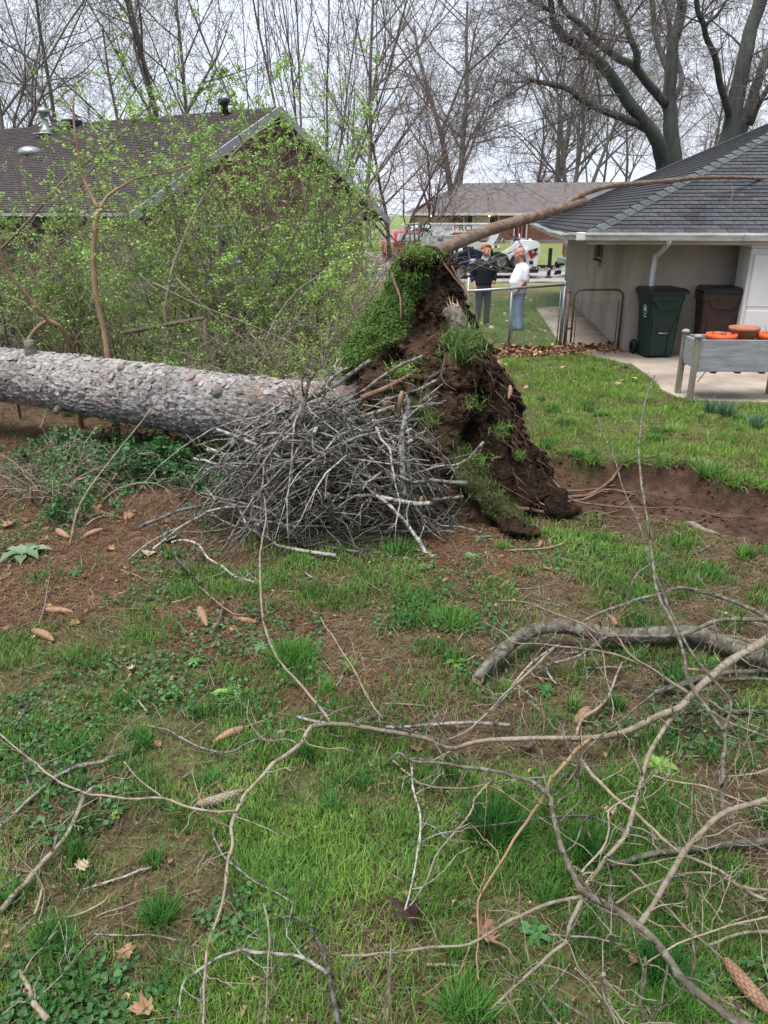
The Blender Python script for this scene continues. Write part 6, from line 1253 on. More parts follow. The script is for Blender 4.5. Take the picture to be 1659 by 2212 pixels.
# ================================================================== PEOPLE
def remesh_obj(mb_, name, m, parent, vox=.012, smooth_it=4):
    o = mb_.build(name, m, parent, world=False); md = o.modifiers.new('r', 'REMESH'); md.mode = 'VOXEL'; md.voxel_size = vox; md.use_smooth_shade = True
    ms_ = o.modifiers.new('s', 'SMOOTH'); ms_.iterations = min(smooth_it, 2); ms_.factor = .5; return o
def limb_(b, pts, rad, k=12, flat=1.):
    P = smooth_path(pts, 4); b.tube(P, np.interp(np.linspace(0, 1, len(P)), np.linspace(0, 1, len(rad)), rad), k, flat=flat)
    for p, r_ in ((P[0], rad[0]), (P[-1], rad[-1])): b.ell(p, (r_,) * 3, k, 6)
def rings(b, rows, k=20):    # rows: (x, y, z, rx, ry) closed loft
    V = []
    for (x, y, z, rx_, ry_) in rows:
        a = np.linspace(0, 2 * math.pi, k, endpoint=False); V += list(np.stack([x + rx_ * np.cos(a), y + ry_ * np.sin(a), np.full(k, z)], 1))
    m = len(rows); V += [rows[0][:3], rows[-1][:3]]; jn = np.arange(k)
    Q = [[q * k + i, q * k + (i + 1) % k, (q + 1) * k + (i + 1) % k, (q + 1) * k + i] for q in range(m - 1) for i in range(k)]
    T = [[m * k, (i + 1) % k, i] for i in range(k)] + [[m * k + 1, (m - 1) * k + i, (m - 1) * k + (i + 1) % k] for i in range(k)]
    b.raw(np.array(V, float), Q, T)
def head(b, c, yaw, s=1., jaw=1., beard=0):
    M = rotz(yaw) * s; add = lambda p, r_, k=12, mm=8: b.ell(np.asarray(c) + M @ np.asarray(p, float), np.asarray(r_) * s, k, mm, rotz(yaw))
    add((0, .012, .04), (.075, .095, .095), 18, 12); add((0, -.028, -.035), (.060 * jaw, .068, .078), 16, 10); add((0, -.062, -.082), (.034 * jaw, .032, .03))   # skull, face, chin
    add((0, -.105, -.012), (.013, .022, .017)); add((0, -.097, .014), (.009, .014, .026)); add((0, -.082, .037), (.046, .022, .012))                            # nose, brow
    add((0, -.090, -.048), (.024, .013, .007)); add((0, -.087, -.061), (.02, .012, .008))                                                                        # lips
    for sg in (-1, 1): add((sg * .078, .012, -.005), (.011, .022, .034)); add((sg * .04, -.07, -.012), (.02, .02, .018))
def hand(b, w_, d, fw, s=1., curl=.5, thumb=1, k=8):     # wrist, direction, finger-facing normal
    d = np.asarray(d, float); d /= np.linalg.norm(d); n_ = np.asarray(fw, float); n_ -= d * (n_ @ d); n_ /= np.linalg.norm(n_); a = np.cross(d, n_)
    limb_(b, [w_, w_ + d * .05 * s, w_ + d * .09 * s], [.024 * s, .034 * s, .032 * s], k, flat=.7)
    for i, (o_, L_) in enumerate(((-.026, .07), (-.009, .08), (.009, .075), (.025, .06))):
        p = w_ + d * .092 * s + a * o_ * s; q = p + (d * math.cos(curl * .6) + n_ * math.sin(curl * .6)) * L_ * .5 * s; e_ = q + (d * math.cos(curl * 1.6) + n_ * math.sin(curl * 1.6)) * L_ * .5 * s; limb_(b, [p - d * .01, q, e_], [.0095 * s, .009 * s, .0075 * s], 7)
    p = w_ + d * .03 * s - a * thumb * .028 * s; limb_(b, [p, p - a * thumb * .022 * s + d * .03 * s + n_ * .01, p - a * thumb * .024 * s + d * .062 * s + n_ * .02], [.013 * s, .011 * s, .008 * s], 7)
def shoe(name, m, t, x, y, yaw):
    b = MB(); M = rotz(yaw); o = np.array([x, y, 0.])
    for (p, r_) in (((0, .03, .05), (.042, .06, .05)), ((0, -.06, .045), (.046, .075, .042)), ((0, -.13, .035), (.046, .06, .033)), ((0, -.05, .015), (.05, .15, .015))): b.ell(o + M @ np.array(p), r_, 12, 8, M)
    return remesh_obj(b, name, m, t, .012)
# man in the black pullover, hands in pockets, head turned to his left (picture right)
mp_ = gnd(1041, 706); m1 = thing('person', 'ginger haired bearded man in black pullover with hands in trouser pockets', 'person', (mp_[0], mp_[1], 0), R(12))
k1 = .985; b = MB(); head(b, (.0, -.01, 1.665 * k1), R(42)); limb_(b, [(0, .02, 1.44), (0, .01, 1.52), (0, 0, 1.59)], [.062, .056, .056]); rings(b, [(0, .02, 1.30, .15, .09), (0, .02, 1.40, .14, .085), (0, .02, 1.46, .08, .065)])
for sg in (-1, 1):
    limb_(b, [(sg * .195, .03, 1.37), (sg * .252, .055, 1.13), (sg * .225, -.02, .93)], [.045, .038, .028]); hand(b, np.array([sg * .222, -.03, .92]), (-sg * .25, -.1, -1), (-sg, 0, 0), curl=.5, thumb=sg)
    limb_(b, [(sg * .09, 0, .9), (sg * .1, -.01, .5), (sg * .11, .02, .09)], [.07, .05, .04])
body1 = remesh_obj(b, 'body', M_skin, m1, .010)
b = MB(); rings(b, [(0, .02, .90, .185, .125), (0, .015, .97, .19, .13), (0, .015, 1.10, .195, .13), (0, .015, 1.24, .215, .135), (0, .02, 1.36, .215, .125), (0, .025, 1.43, .16, .10), (0, .025, 1.475, .085, .075)])
for sg in (-1, 1): limb_(b, [(sg * .18, .03, 1.40), (sg * .235, .045, 1.25), (sg * .262, .06, 1.12), (sg * .252, .03, 1.03)], [.07, .066, .058, .054])
remesh_obj(b, 'pullover', M_navycloth, m1, .012)
b = MB(); limb_(b, [(0, .03, 1.455), (0, .02, 1.50)], [.078, .068]); b.box((-.02, -.07, 1.44), (.05, .02, .08), M=rotx(.3)); b.box((.03, -.07, 1.44), (.05, .02, .08), M=rotx(.3)); remesh_obj(b, 'collar', mat('pale_shirt', (.55, .55, .62), rough=.9), m1, .01, 2)
b = MB(); b.box((.10, -.125, 1.31), (.05, .008, .018)); b.build('chest_badge', M_white, m1, smooth=False, world=False)
b = MB(); rings(b, [(0, .01, .80, .175, .12), (0, .015, .90, .18, .122), (0, .015, .96, .178, .12)])
for sg in (-1, 1): limb_(b, [(sg * .085, .01, .86), (sg * .095, 0, .66), (sg * .10, -.005, .48), (sg * .108, .02, .25), (sg * .11, .03, .07)], [.098, .088, .074, .068, .066])
remesh_obj(b, 'trousers', M_trous, m1, .012)
b = MB(); M = rotz(R(42)); c = np.array([0, -.01, 1.665 * k1])
for p, r_ in (((0, .025, .06), (.082, .094, .092)), ((0, -.035, .118), (.066, .062, .034)), ((.0, .04, .0), (.083, .075, .06))): b.ell(c + M @ np.array(p), r_, 16, 10, M)
remesh_obj(b, 'hair', M_hairred, m1, .009, 2)
b = MB()
for p, r_ in (((0, -.052, -.085), (.046, .044, .034)), ((-.048, -.02, -.06), (.018, .04, .04)), ((.048, -.02, -.06), (.018, .04, .04)), ((0, -.092, -.036), (.026, .011, .006))): b.ell(c + M @ np.array(p), r_, 12, 8, M)
remesh_obj(b, 'beard', M_hairred, m1, .008, 2)
for sg in (-1, 1):
    b = MB(); b.ell(c + M @ np.array([sg * .03, -.088, .016]), (.010, .006, .006), 8, 6, M); b.build('eye', M_eye, m1, world=False); shoe('shoe', M_black, m1, sg * .11, -.0, R(-sg * 12))
b = MB(); b.lathe([(.034, -.014), (.037, 0), (.034, .014)], (.232, -.008, .955), 12); b.build('wristwatch', M_black, m1, world=False)
# older man in white T-shirt, facing left in profile
mp_ = gnd(1116, 713); m2 = thing('person', 'bald older man in white T-shirt and blue jeans facing the other man', 'person', (mp_[0], mp_[1], 0), R(-80))
b = MB(); head(b, (0, -.045, 1.595), R(-8), 1.02, 1.1); limb_(b, [(0, .03, 1.38), (0, .0, 1.46), (0, -.02, 1.53)], [.07, .064, .064]); rings(b, [(0, .02, 1.22, .16, .11), (0, .03, 1.34, .15, .09), (0, .03, 1.41, .08, .07)])
for sg in (-1, 1):
    limb_(b, [(sg * .205, .04, 1.29), (sg * .25, .05, 1.10), (sg * .215, -.085, .90)], [.055, .044, .031]); hand(b, np.array([sg * .212, -.09, .89]), (-sg * .3, -.35, -1), (-sg * .6, -.4, 0), curl=.9, thumb=sg)
    limb_(b, [(sg * .09, 0, .85), (sg * .1, -.01, .5), (sg * .11, .02, .09)], [.07, .05, .04])
remesh_obj(b, 'body', M_skinr, m2, .010)
b = MB(); rings(b, [(0, -.005, .80, .205, .165), (0, -.02, .90, .21, .185), (0, -.035, 1.02, .21, .195), (0, -.02, 1.14, .212, .17), (0, .01, 1.26, .215, .142), (0, .03, 1.34, .20, .115), (0, .035, 1.40, .13, .085), (0, .03, 1.425, .085, .075)])
for sg in (-1, 1): limb_(b, [(sg * .165, .035, 1.335), (sg * .225, .04, 1.30), (sg * .25, .045, 1.22), (sg * .265, .05, 1.09)], [.078, .08, .076, .07])
remesh_obj(b, 'tshirt', M_tee, m2, .012)
b = MB(); rings(b, [(0, .01, .74, .18, .135), (0, .0, .84, .192, .15), (0, -.01, .90, .19, .15)])
for sg in (-1, 1): limb_(b, [(sg * .09, .01, .82), (sg * .098, 0, .62), (sg * .10, -.005, .45), (sg * .108, .01, .24), (sg * .11, .015, .07)], [.108, .097, .084, .078, .08])
remesh_obj(b, 'jeans', M_jeans, m2, .012)
b = MB(); c = np.array([0, -.045, 1.595]); M = rotz(R(-8))
for p, r_ in (((0, .075, .0), (.068, .035, .048)), ((-.07, .035, .0), (.012, .042, .035)), ((.07, .035, .0), (.012, .042, .035))): b.ell(c + M @ np.array(p), r_, 12, 8, M)
remesh_obj(b, 'hair', M_hairgrey, m2, .008, 2)
for sg in (-1, 1):
    b = MB(); b.ell(c + M @ np.array([sg * .031, -.089, .016]), (.009, .006, .006), 8, 6, M); b.build('eye', M_eye, m2, world=False); shoe('shoe', mat('dark_shoe', (.03, .045, .06), rough=.6), m2, sg * .11, .0, R(-sg * 10))
# ================================================================== STREET: TRAILER, LIFT, LOADER, PICKUP, RED CAR, VAN
TY = 31.6
def text(name, s, size, loc, m, parent, shear=0., rx_=90, rz=0., ext=.004, sx=1.):
    cu = bpy.data.curves.new(name, 'FONT'); cu.body = s; cu.size = size; cu.shear = shear; cu.extrude = ext; tmp = bpy.data.objects.new(name, cu); COL.objects.link(tmp); dg_ = bpy.context.evaluated_depsgraph_get(); me = bpy.data.meshes.new_from_object(tmp.evaluated_get(dg_)); bpy.data.objects.remove(tmp)
    ob = bpy.data.objects.new(name, me); COL.objects.link(ob); me.materials.clear(); me.materials.append(m); ob.parent = parent; off = np.zeros(3); p = parent
    while p is not None: off += np.array(p.location); p = p.parent
    ob.location = [float(v) for v in np.asarray(loc) - off]; ob.rotation_euler = (R(rx_), 0, rz); ob.scale = (sx, 1, 1); return ob
def PX(x, y, Y=TY): return atY(x, y, Y)
def plate(b, pts, Y0, Y1, conv=None):        # polygon in picture measure extruded from Y0 to Y1 (real thickness)
    P = np.array([PX(x, y, Y0) for x, y in pts]); n = len(P); B = P + [0, Y1 - Y0, 0]; c0, c1 = P.mean(0), B.mean(0); j = np.arange(n); jn = (j + 1) % n
    b.raw(np.vstack([P, B, [c0, c1]]), np.stack([j, n + j, n + jn, jn], -1), np.vstack([np.stack([j, jn, np.full(n, 2 * n)], -1), np.stack([n + jn, n + j, np.full(n, 2 * n + 1)], -1)]))
def wheel(parent, x, Y, r_, w_, name='wheel', zc=None, rimc=M_grey):
    z = r_ + (.022 if zc is None else zc); b = MB(); Mx = rotx(R(90)); b.lathe([(r_ * .62, -w_ / 2), (r_ * .93, -w_ / 2), (r_, -w_ * .3), (r_, w_ * .3), (r_ * .93, w_ / 2), (r_ * .62, w_ / 2), (r_ * .62, -w_ / 2)], (x, Y, z), 24, Mx); t_ = b.build(name, M_rubber, parent); b = MB(); b.lathe([(0, .02), (r_ * .2, w_ * .5), (r_ * .3, w_ * .2), (r_ * .55, w_ * .25), (r_ * .62, w_ * .48), (r_ * .62, -w_ * .4)], (x, Y, z), 20, Mx); b.build('rim', rimc, t_)
X = lambda x, Y=TY: PX(x, 590, Y)[0]
zz_ = lambda y, Y=TY: PX(1000, y, Y)[2]
tr = thing('equipment_trailer', 'black flatbed equipment trailer parked in the street behind the men', 'trailer', (X(1020), TY, 0))
b = MB(); zt_ = .38
b.box(((X(905) + X(1162)) / 2, TY, zt_ - .07), (X(1162) - X(905), .08, .14)); b.box(((X(905) + X(1162)) / 2, TY + 1.7, zt_ - .07), (X(1162) - X(905), .08, .14))
for q in np.linspace(X(907), X(1160), 9): b.box((q, TY + .85, zt_ - .08), (.06, 1.6, .08))
b.build('frame', M_black, tr, smooth=False)
for q in range(7): b = MB(); b.box(((X(905) + X(1162)) / 2, TY + .15 + q * .235, zt_ + .01), (X(1162) - X(905) - .02, .22, .035)); b.build('deck_plank', M_post, tr, smooth=False)
for xx in (947, 991):
    for yy in (TY - .12, TY + 1.82): wheel(tr, X(xx), yy, .31, .2, zc=-.04)
b = MB(); b.box((X(969), TY - .12, .66), (1.75, .26, .03)); b.box((X(969) - .9, TY - .12, .57), (.03, .26, .16)); b.box((X(969) + .9, TY - .12, .57), (.03, .26, .16)); b.build('fender', M_black, tr, smooth=False)
b = MB(); a0, a1 = np.array([X(1150), TY + .1, .38]), np.array([X(1214), TY + .85, .40]); a2 = np.array([X(1150), TY + 1.6, .38])
for p in (a0, a2):
    d = a1 - p; L_ = np.linalg.norm(d); b.box((p + a1) / 2, (L_, .07, .15), rz=math.atan2(d[1], d[0]))
b.box((X(1212), TY + .85, .40), (.3, .09, .1)); b.build('tongue', M_black, tr, smooth=False)
b = MB(); b.box((X(1190), TY + .4, .62), (.13, .13, 1.05)); b.box((X(1190), TY + .4, .06), (.26, .22, .03)); b.build('jack', M_black, tr, smooth=False)
b = MB(); plate(b, [(1196, 594), (1200, 586), (1212, 575), (1214, 578), (1212, 592)], TY + .5, TY + .56); b.build('bracket', M_black, tr, smooth=False)
b = MB(); b.tube(smooth_path([PX(1203, 594, TY + .8), PX(1206, 606, TY + .8), PX(1214, 612, TY + .8), PX(1222, 606, TY + .8), PX(1226, 594, TY + .8)], 4), .014, 6); b.build('hose', M_grey, tr)
b = MB(); b.tube(smooth_path([PX(1208, 594, TY + .8), PX(1212, 602, TY + .8), PX(1219, 600, TY + .8), PX(1221, 594, TY + .8)], 4), .012, 6); b.build('hose', M_grey, tr)
for q in range(6): b = MB(); b.box((X(1044) + q * .09, TY - .045, .32), (.088, .006, .05)); b.build('reflector_strip', M_redlens if q % 2 == 0 else M_white, tr, smooth=False)
for nn in range(2):
    xx = X(930 + nn * 30)
tx0 = np.array([X(1150), TY + .1, .46]); text('lettering', 'Quality Trailers', .19, (X(1156), TY + .03, .33), M_white, tr, shear=.5, rz=math.atan2(.75, X(1214) - X(1150)) * .0)
# lift platform machine
lf = thing('aerial_lift', 'white folded aerial lift with navy covers and a boom lettered PRO on the trailer', 'aerial lift', (X(985), TY + .85, zt_ + .03))
LY_ = TY + .35
b = MB(); plate(b, [(930, 484.5), (1082, 484.5), (1082, 504), (930, 506)], LY_, LY_ + .5); up_ = b.build('upper_boom', M_white, lf, smooth=False)
b = MB(); plate(b, [(926, 482), (1083, 482), (1083, 484.8), (926, 484.8)], LY_ - .03, LY_ + .53); b.build('boom_cap', M_white, lf, smooth=False)
b = MB(); plate(b, [(932, 510), (1008, 510), (1040, 524), (1068, 524), (1068, 534), (1020, 538), (934, 538)], LY_ + .02, LY_ + .5); b.build('lower_boom', M_offwhite, lf, smooth=False)
b = MB(); plate(b, [(934, 508), (1008, 508), (1008, 510), (934, 510)], LY_ - .02, LY_ + .52); b.build('boom_cap', M_white, lf, smooth=False)
b = MB(); plate(b, [(1066, 490), (1082, 488), (1076, 512), (1064, 530), (1052, 544), (1044, 540), (1056, 520)], LY_ - .05, LY_ + .5); b.build('knuckle', M_white, lf, smooth=False)
b = MB(); plate(b, [(905, 508), (914, 498), (932, 508), (936, 540), (926, 556), (912, 540)], LY_ + .05, LY_ + .45); b.build('knuckle', M_white, lf, smooth=False)
b = MB(); plate(b, [(978, 502), (1022, 502), (1022, 511), (978, 511)], LY_ - .01, LY_ + .1); b.build('sticker', mat('rust_red_label', (.30, .10, .06)), lf, smooth=False)
b = MB(); plate(b, [(945, 515), (958, 515), (958, 521), (945, 521)], LY_ + .008, LY_ + .05); b.build('sticker', M_blue, lf, smooth=False)
text('lettering', 'USA', .16, PX(961, 497, LY_ - .008), M_grey, lf); text('lettering', 'P', .30, PX(979.5, 498, LY_ - .008), M_inkred, lf, sx=1.3); text('lettering', 'RO', .30, PX(990, 498, LY_ - .008), M_ink, lf, sx=1.3)
b = MB(); b.tube(smooth_path([PX(x, y, LY_ - .1) for x, y in ((915, 495), (918, 484), (922, 478), (926, 482), (930, 490), (926, 494))], 4), .03, 7); b.build('hydraulic_hose', M_black, lf)
b = MB(); b.tube(smooth_path([PX(x, y, LY_ - .1) for x, y in ((912, 512), (914, 500), (920, 494), (928, 500), (933, 508))], 4), .025, 7); b.build('hydraulic_hose', M_black, lf)
# basket cage at the left end
b = MB()
for x in (876, 886, 896, 905):
    for y in (LY_ - .2, LY_ + .6): b.tube([PX(x, 484, LY_) * [1, 0, 1] + [0, y, 0], PX(x, 530, LY_) * [1, 0, 1] + [0, y, 0]], .018, 6)
for yy_ in (484, 506):
    for y in (LY_ - .2, LY_ + .6): b.tube([PX(875, yy_, LY_) * [1, 0, 1] + [0, y, 0], PX(906, yy_, LY_) * [1, 0, 1] + [0, y, 0]], .02, 6)
    b.tube([PX(875, yy_, LY_) * [1, 0, 1] + [0, LY_ - .2, 0], PX(875, yy_, LY_) * [1, 0, 1] + [0, LY_ + .6, 0]], .02, 6)
b.build('basket_rail', M_grey, lf)
b = MB(); b.box((PX(890, 536, LY_)[0], LY_ + .2, PX(890, 534, LY_)[2]), (.55, .85, .2)); b.build('basket_floor', M_grey, lf, smooth=False)
b = MB(); plate(b, [(866, 484.5), (905, 482), (905, 484.5), (866, 487)], LY_ - .2, LY_ + .6); b.build('basket_canopy', M_white, lf, smooth=False)
b = MB(); plate(b, [(906, 486), (912, 486), (912, 545), (906, 545)], LY_ + .1, LY_ + .3); b.build('mast', M_black, lf, smooth=False)
b = MB(); plate(b, [(966, 546), (976, 536), (1000, 534), (1030, 540), (1045, 545), (1045, 576), (964, 576)], LY_ - .05, LY_ + .8); b.build('engine_cover', M_navy, lf, smooth=False)
b = MB(); plate(b, [(1004, 533), (1023, 533), (1023, 549), (1004, 549)], LY_ - .1, LY_ + .2); b.build('control_box', M_black, lf, smooth=False)
b = MB(); b.tube([PX(980, 545, LY_ - .15), PX(999, 538, LY_ - .15)], .09, 12); b.build('outrigger_cylinder', M_white, lf)
b = MB(); plate(b, [(930, 556), (964, 552), (964, 570), (930, 572)], LY_ - .1, LY_ + .7); b.build('chassis', M_white, lf, smooth=False)
b = MB(); plate(b, [(910, 574), (1050, 574), (1050, 584), (910, 584)], LY_, LY_ + .75); b.build('track_frame', M_black, lf, smooth=False)
b = MB(); b.box(PX(981, 564, LY_ - .08), (.22, .01, .2)); b.box(PX(1020, 564, LY_ - .08), (.26, .01, .18)); b.build('sticker', M_white, lf, smooth=False)
b = MB()
for x0_, y0_, x1_, y1_ in ((1058, 583, 1062, 540), (1062, 540, 1078, 584), (1066, 583, 1064, 545), (1054, 583, 1074, 575)): b.tube([PX(x0_, y0_, LY_ + .1), PX(x1_, y1_, LY_ + .1)], .035, 8)
b.build('outrigger', M_black, lf)
for q in range(5):
    x0_ = 1050 + q * 6; b = MB(); plate(b, [(x0_, 530), (x0_ + 6, 530), (x0_ + 6, 536), (x0_, 536)], LY_ - .12, LY_ - .08); b.build('hazard_stripe', M_redlens if q % 2 else M_white, lf, smooth=False)
b = MB()
for q in range(5): b.tube([PX(1046 + q * 8, 540 - (q % 2) * 26, LY_ + .2), PX(1054 + q * 8, 514 + (q % 2) * 26, LY_ + .2)], .016, 5)
b.build('lattice', M_offwhite, lf)
# compact loader (faces left)
ld = thing('compact_loader', 'white compact loader with red side panel standing on the trailer behind the older man', 'loader', (X(1130), TY + .7, zt_ + .03))
D0, D1 = TY + .25, TY + 1.2
b = MB(); plate(b, [(1112, 522), (1120, 519), (1158, 520.5), (1165, 524), (1166, 532), (1160, 574), (1157, 584), (1148, 590), (1138, 588), (1130, 570), (1118, 556), (1112, 548)], D0, D1); b.build('body', M_white, ld, smooth=False)
b = MB(); plate(b, [(1141, 542), (1162, 535), (1161, 550), (1147, 560), (1142, 549)], D0 - .018, D0 - .004); b.build('side_panel', mat('loader_red', (.34, .028, .018), rough=.4), ld, smooth=False)
b = MB(); plate(b, [(1146, 540.5), (1162, 535), (1161.5, 545), (1148, 549)], D0 - .028, D0 - .019); b.build('side_panel', M_black, ld, smooth=False)
text('lettering', 'SL 650', .135, PX(1148.2, 546.6, D0 - .035), M_white, ld, shear=.1)
b = MB(); plate(b, [(1143.5, 563), (1152, 563), (1152, 571), (1143.5, 571)], D0 - .016, D0 - .004); b.build('vent', M_black, ld, smooth=False)
b = MB(); plate(b, [(1121, 532), (1126, 532), (1126, 536), (1121, 536)], D0 - .016, D0 - .004); b.build('vent', M_black, ld, smooth=False)
for dy in (0, .78):
    b = MB(); plate(b, [(1074, 553), (1077, 556), (1120, 534), (1126, 526), (1120, 523), (1108, 530)], D0 - .1 + dy, D0 + .02 + dy); b.build('lift_arm', M_white, ld, smooth=False)
    b = MB(); plate(b, [(1066, 586), (1068, 570), (1077, 560), (1105, 547), (1142, 536), (1140, 544), (1106, 560), (1084, 567), (1073, 588)], D0 - .14 + dy, D0 - .02 + dy); b.build('lift_arm', M_white, ld, smooth=False)
b = MB(); plate(b, [(1060, 568), (1062, 556), (1072, 552), (1080, 558), (1072, 568), (1066, 576)], D0 - .1, D1 - .1); b.build('coupler', M_grey, ld, smooth=False)
b = MB(); plate(b, [(1050, 572), (1066, 570), (1068, 590), (1052, 592)], D0 - .15, D1 + .1); b.build('bucket', M_black, ld, smooth=False)
b = MB(); plate(b, [(1106, 552), (1124, 549), (1132, 566), (1138, 585), (1100, 585)], D0 - .005, D1 - .02); b.build('chain_case', M_black, ld, smooth=False)
b = MB(); plate(b, [(1110, 546), (1117, 545), (1126, 574), (1119, 575)], D0 - .06, D0 - .02); b.build('side_rail', M_grey, ld, smooth=False)
for xx in (1082, 1118):
    for yy in (D0 - .12, D1 + .05): wheel(ld, X(xx), yy, .31, .24, zc=zt_ - .02)
b = MB(); plate(b, [(1110, 519), (1116, 514), (1124, 517), (1124, 520)], D0 + .1, D1 - .1); b.build('control_panel', M_navy, ld, smooth=False)
b = MB(); b.tube([PX(1123, 520, D0 + .2), PX(1122, 505, D0 + .2)], .02, 6); b.tube([PX(1145, 522, D0 + .3), PX(1145, 516, D0 + .3)], .06, 10); b.build('exhaust', M_white, ld)
b = MB(); b.ell(PX(1160.5, 575, D0 + .2), (.07, .05, .05)); b.build('tail_light', M_orange, ld)
# car bodies from a side profile and width stations
def carbody(b, prof, w_, n_in=.82):    # prof: list of (x, z) closed outline; narrower above the waist
    P = np.array(prof); n = len(P); zmid = P[:, 1].max() * .56; V = []
    ys = [-w_ / 2, -w_ / 2 * .96, w_ / 2 * .96, w_ / 2]
    for s, sc in ((-1, .94), (-1, 1.0), (1, 1.0), (1, .94)):
        for (x, z) in P:
            k_ = 1 - (1 - n_in) * max(0, (z - zmid) / (P[:, 1].max() - zmid)); V.append((x * (1 if sc == 1 else .985), s * w_ / 2 * k_ * (1 if sc < 1 else .93), z if sc == 1 else zmid + (z - zmid) * .96))
    order = [1, 0, 3, 2]
    V = np.array(V); S_ = [V[0:n], V[n:2 * n], V[2 * n:3 * n], V[3 * n:]]
    seq = np.vstack([S_[0], S_[1], S_[2], S_[3]]); j = np.arange(n); jn = (j + 1) % n; Q = []
    for q in range(3): Q += [[q * n + i, q * n + k_, (q + 1) * n + k_, (q + 1) * n + i] for i, k_ in zip(j, jn)]
    c0, c1 = S_[0].mean(0), S_[3].mean(0); b.raw(np.vstack([seq, [c0, c1]]), Q, [[4 * n, k_, i] for i, k_ in zip(j, jn)] + [[4 * n + 1, 3 * n + i, 3 * n + k_] for i, k_ in zip(j, jn)])
cx_ = atY(868, 545, 46)[0]; car = thing('red_car', 'bright red hatchback seen from behind on the far driveway', 'car', (cx_, 46, 0.03), R(100)); rad_ = R(100)
b = MB(); carbody(b, [(-2.0, .35), (-2.06, .62), (-2.02, .95), (-1.62, 1.40), (-1.35, 1.50), (.1, 1.50), (.55, 1.42), (1.15, 1.0), (1.9, .86), (2.08, .65), (2.05, .3), (-1.2, .24)], 1.78); b.build('body', M_red, car, smooth=False, world=False)
b = MB(); V = [(-1.985, -.66, 1.02), (-1.985, .66, 1.02), (-1.66, .56, 1.39), (-1.66, -.56, 1.39)]; b.raw([(x - .02, y, z) for x, y, z in V] + [(x + .02, y, z) for x, y, z in V], [(0, 3, 2, 1), (0, 1, 5, 4), (2, 3, 7, 6), (1, 2, 6, 5), (3, 0, 4, 7)]); b.build('rear_window', mat('reflective_glass', (.42, .47, .52), (.3, .34, .38), sc=2, rough=.1, spec=.6), car, smooth=False, world=False)
for sg in (-1, 1):
    b = MB(); V = [(-1.3, sg * .83, 1.0), (.75, sg * .83, 1.0), (.3, sg * .745, 1.38), (-1.2, sg * .735, 1.42)]; b.raw([(x, y, z) for x, y, z in V] + [(x, y - sg * .05, z) for x, y, z in V], [(0, 1, 2, 3), (0, 4, 5, 1), (2, 6, 7, 3)]); b.build('side_window', M_glass, car, smooth=False, world=False)
    b = MB(); b.box((-2.02, sg * .72, .86), (.08, .24, .2), bev=.02); b.build('tail_light', M_redlens, car, smooth=False, world=False)
    for xx in (-1.3, 1.3):
        b = MB(); b.lathe([(.2, -.1), (.3, -.1), (.32, -.06), (.32, .06), (.3, .1), (.2, .1), (.12, .06), (0, .05)], (xx, sg * .80, .32), 18, rotx(R(90) * -sg)); wh = b.build('wheel', M_rubber, car, world=False)
        b = MB(); b.lathe([(.0, .06), (.19, .095), (.2, .105)], (xx, sg * .80, .32), 14, rotx(R(90) * -sg)); b.build('rim', M_metal, wh, world=False)
b = MB(); b.box((-2.075, 0, .68), (.02, .5, .12)); b.build('number_plate', M_white, car, smooth=False, world=False)
b = MB(); b.box((-2.05, 0, .42), (.12, 1.6, .2), bev=.03); b.build('bumper', M_red, car, smooth=False, world=False)
# white van behind the lift
vx = atY(915, 505, 54)[0]; van = thing('white_van', 'white van showing behind the red car and the lift basket', 'van', (vx, 54, -.15), R(184))
b = MB(); carbody(b, [(-1.6, .4), (-1.65, 1.80), (-1.5, 1.86), (.45, 1.86), (.75, 1.78), (1.3, 1.2), (2.0, 1.05), (2.1, .5), (2.0, .35)], 1.9, .9); b.build('body', M_white, van, smooth=False, world=False)
for sg in (-1, 1):
    b = MB(); V = [(-.2, sg * .94, 1.2), (1.1, sg * .94, 1.2), (.7, sg * .895, 1.68), (-.2, sg * .895, 1.68)]; b.raw(V + [(x, y - sg * .06, z) for x, y, z in V], [(0, 1, 2, 3), (0, 4, 5, 1), (2, 6, 7, 3)]); b.build('side_window', M_glass, van, smooth=False, world=False)
    for xx in (-1.0, 1.3): b = MB(); b.lathe([(0, -.1), (.3, -.1), (.35, -.06), (.35, .06), (.3, .1), (0, .1)], (xx, sg * .85, .35), 18, rotx(R(90))); b.build('wheel', M_rubber, van, world=False)
b = MB(); V = [(1.22, -.8, 1.25), (1.22, .8, 1.25), (.78, .74, 1.74), (.78, -.74, 1.74)]; b.raw([(x + .05, y, z + .03) for x, y, z in V] + V, [(0, 1, 2, 3), (0, 4, 5, 1), (2, 6, 7, 3)]); b.build('windscreen', M_glass, van, smooth=False, world=False)
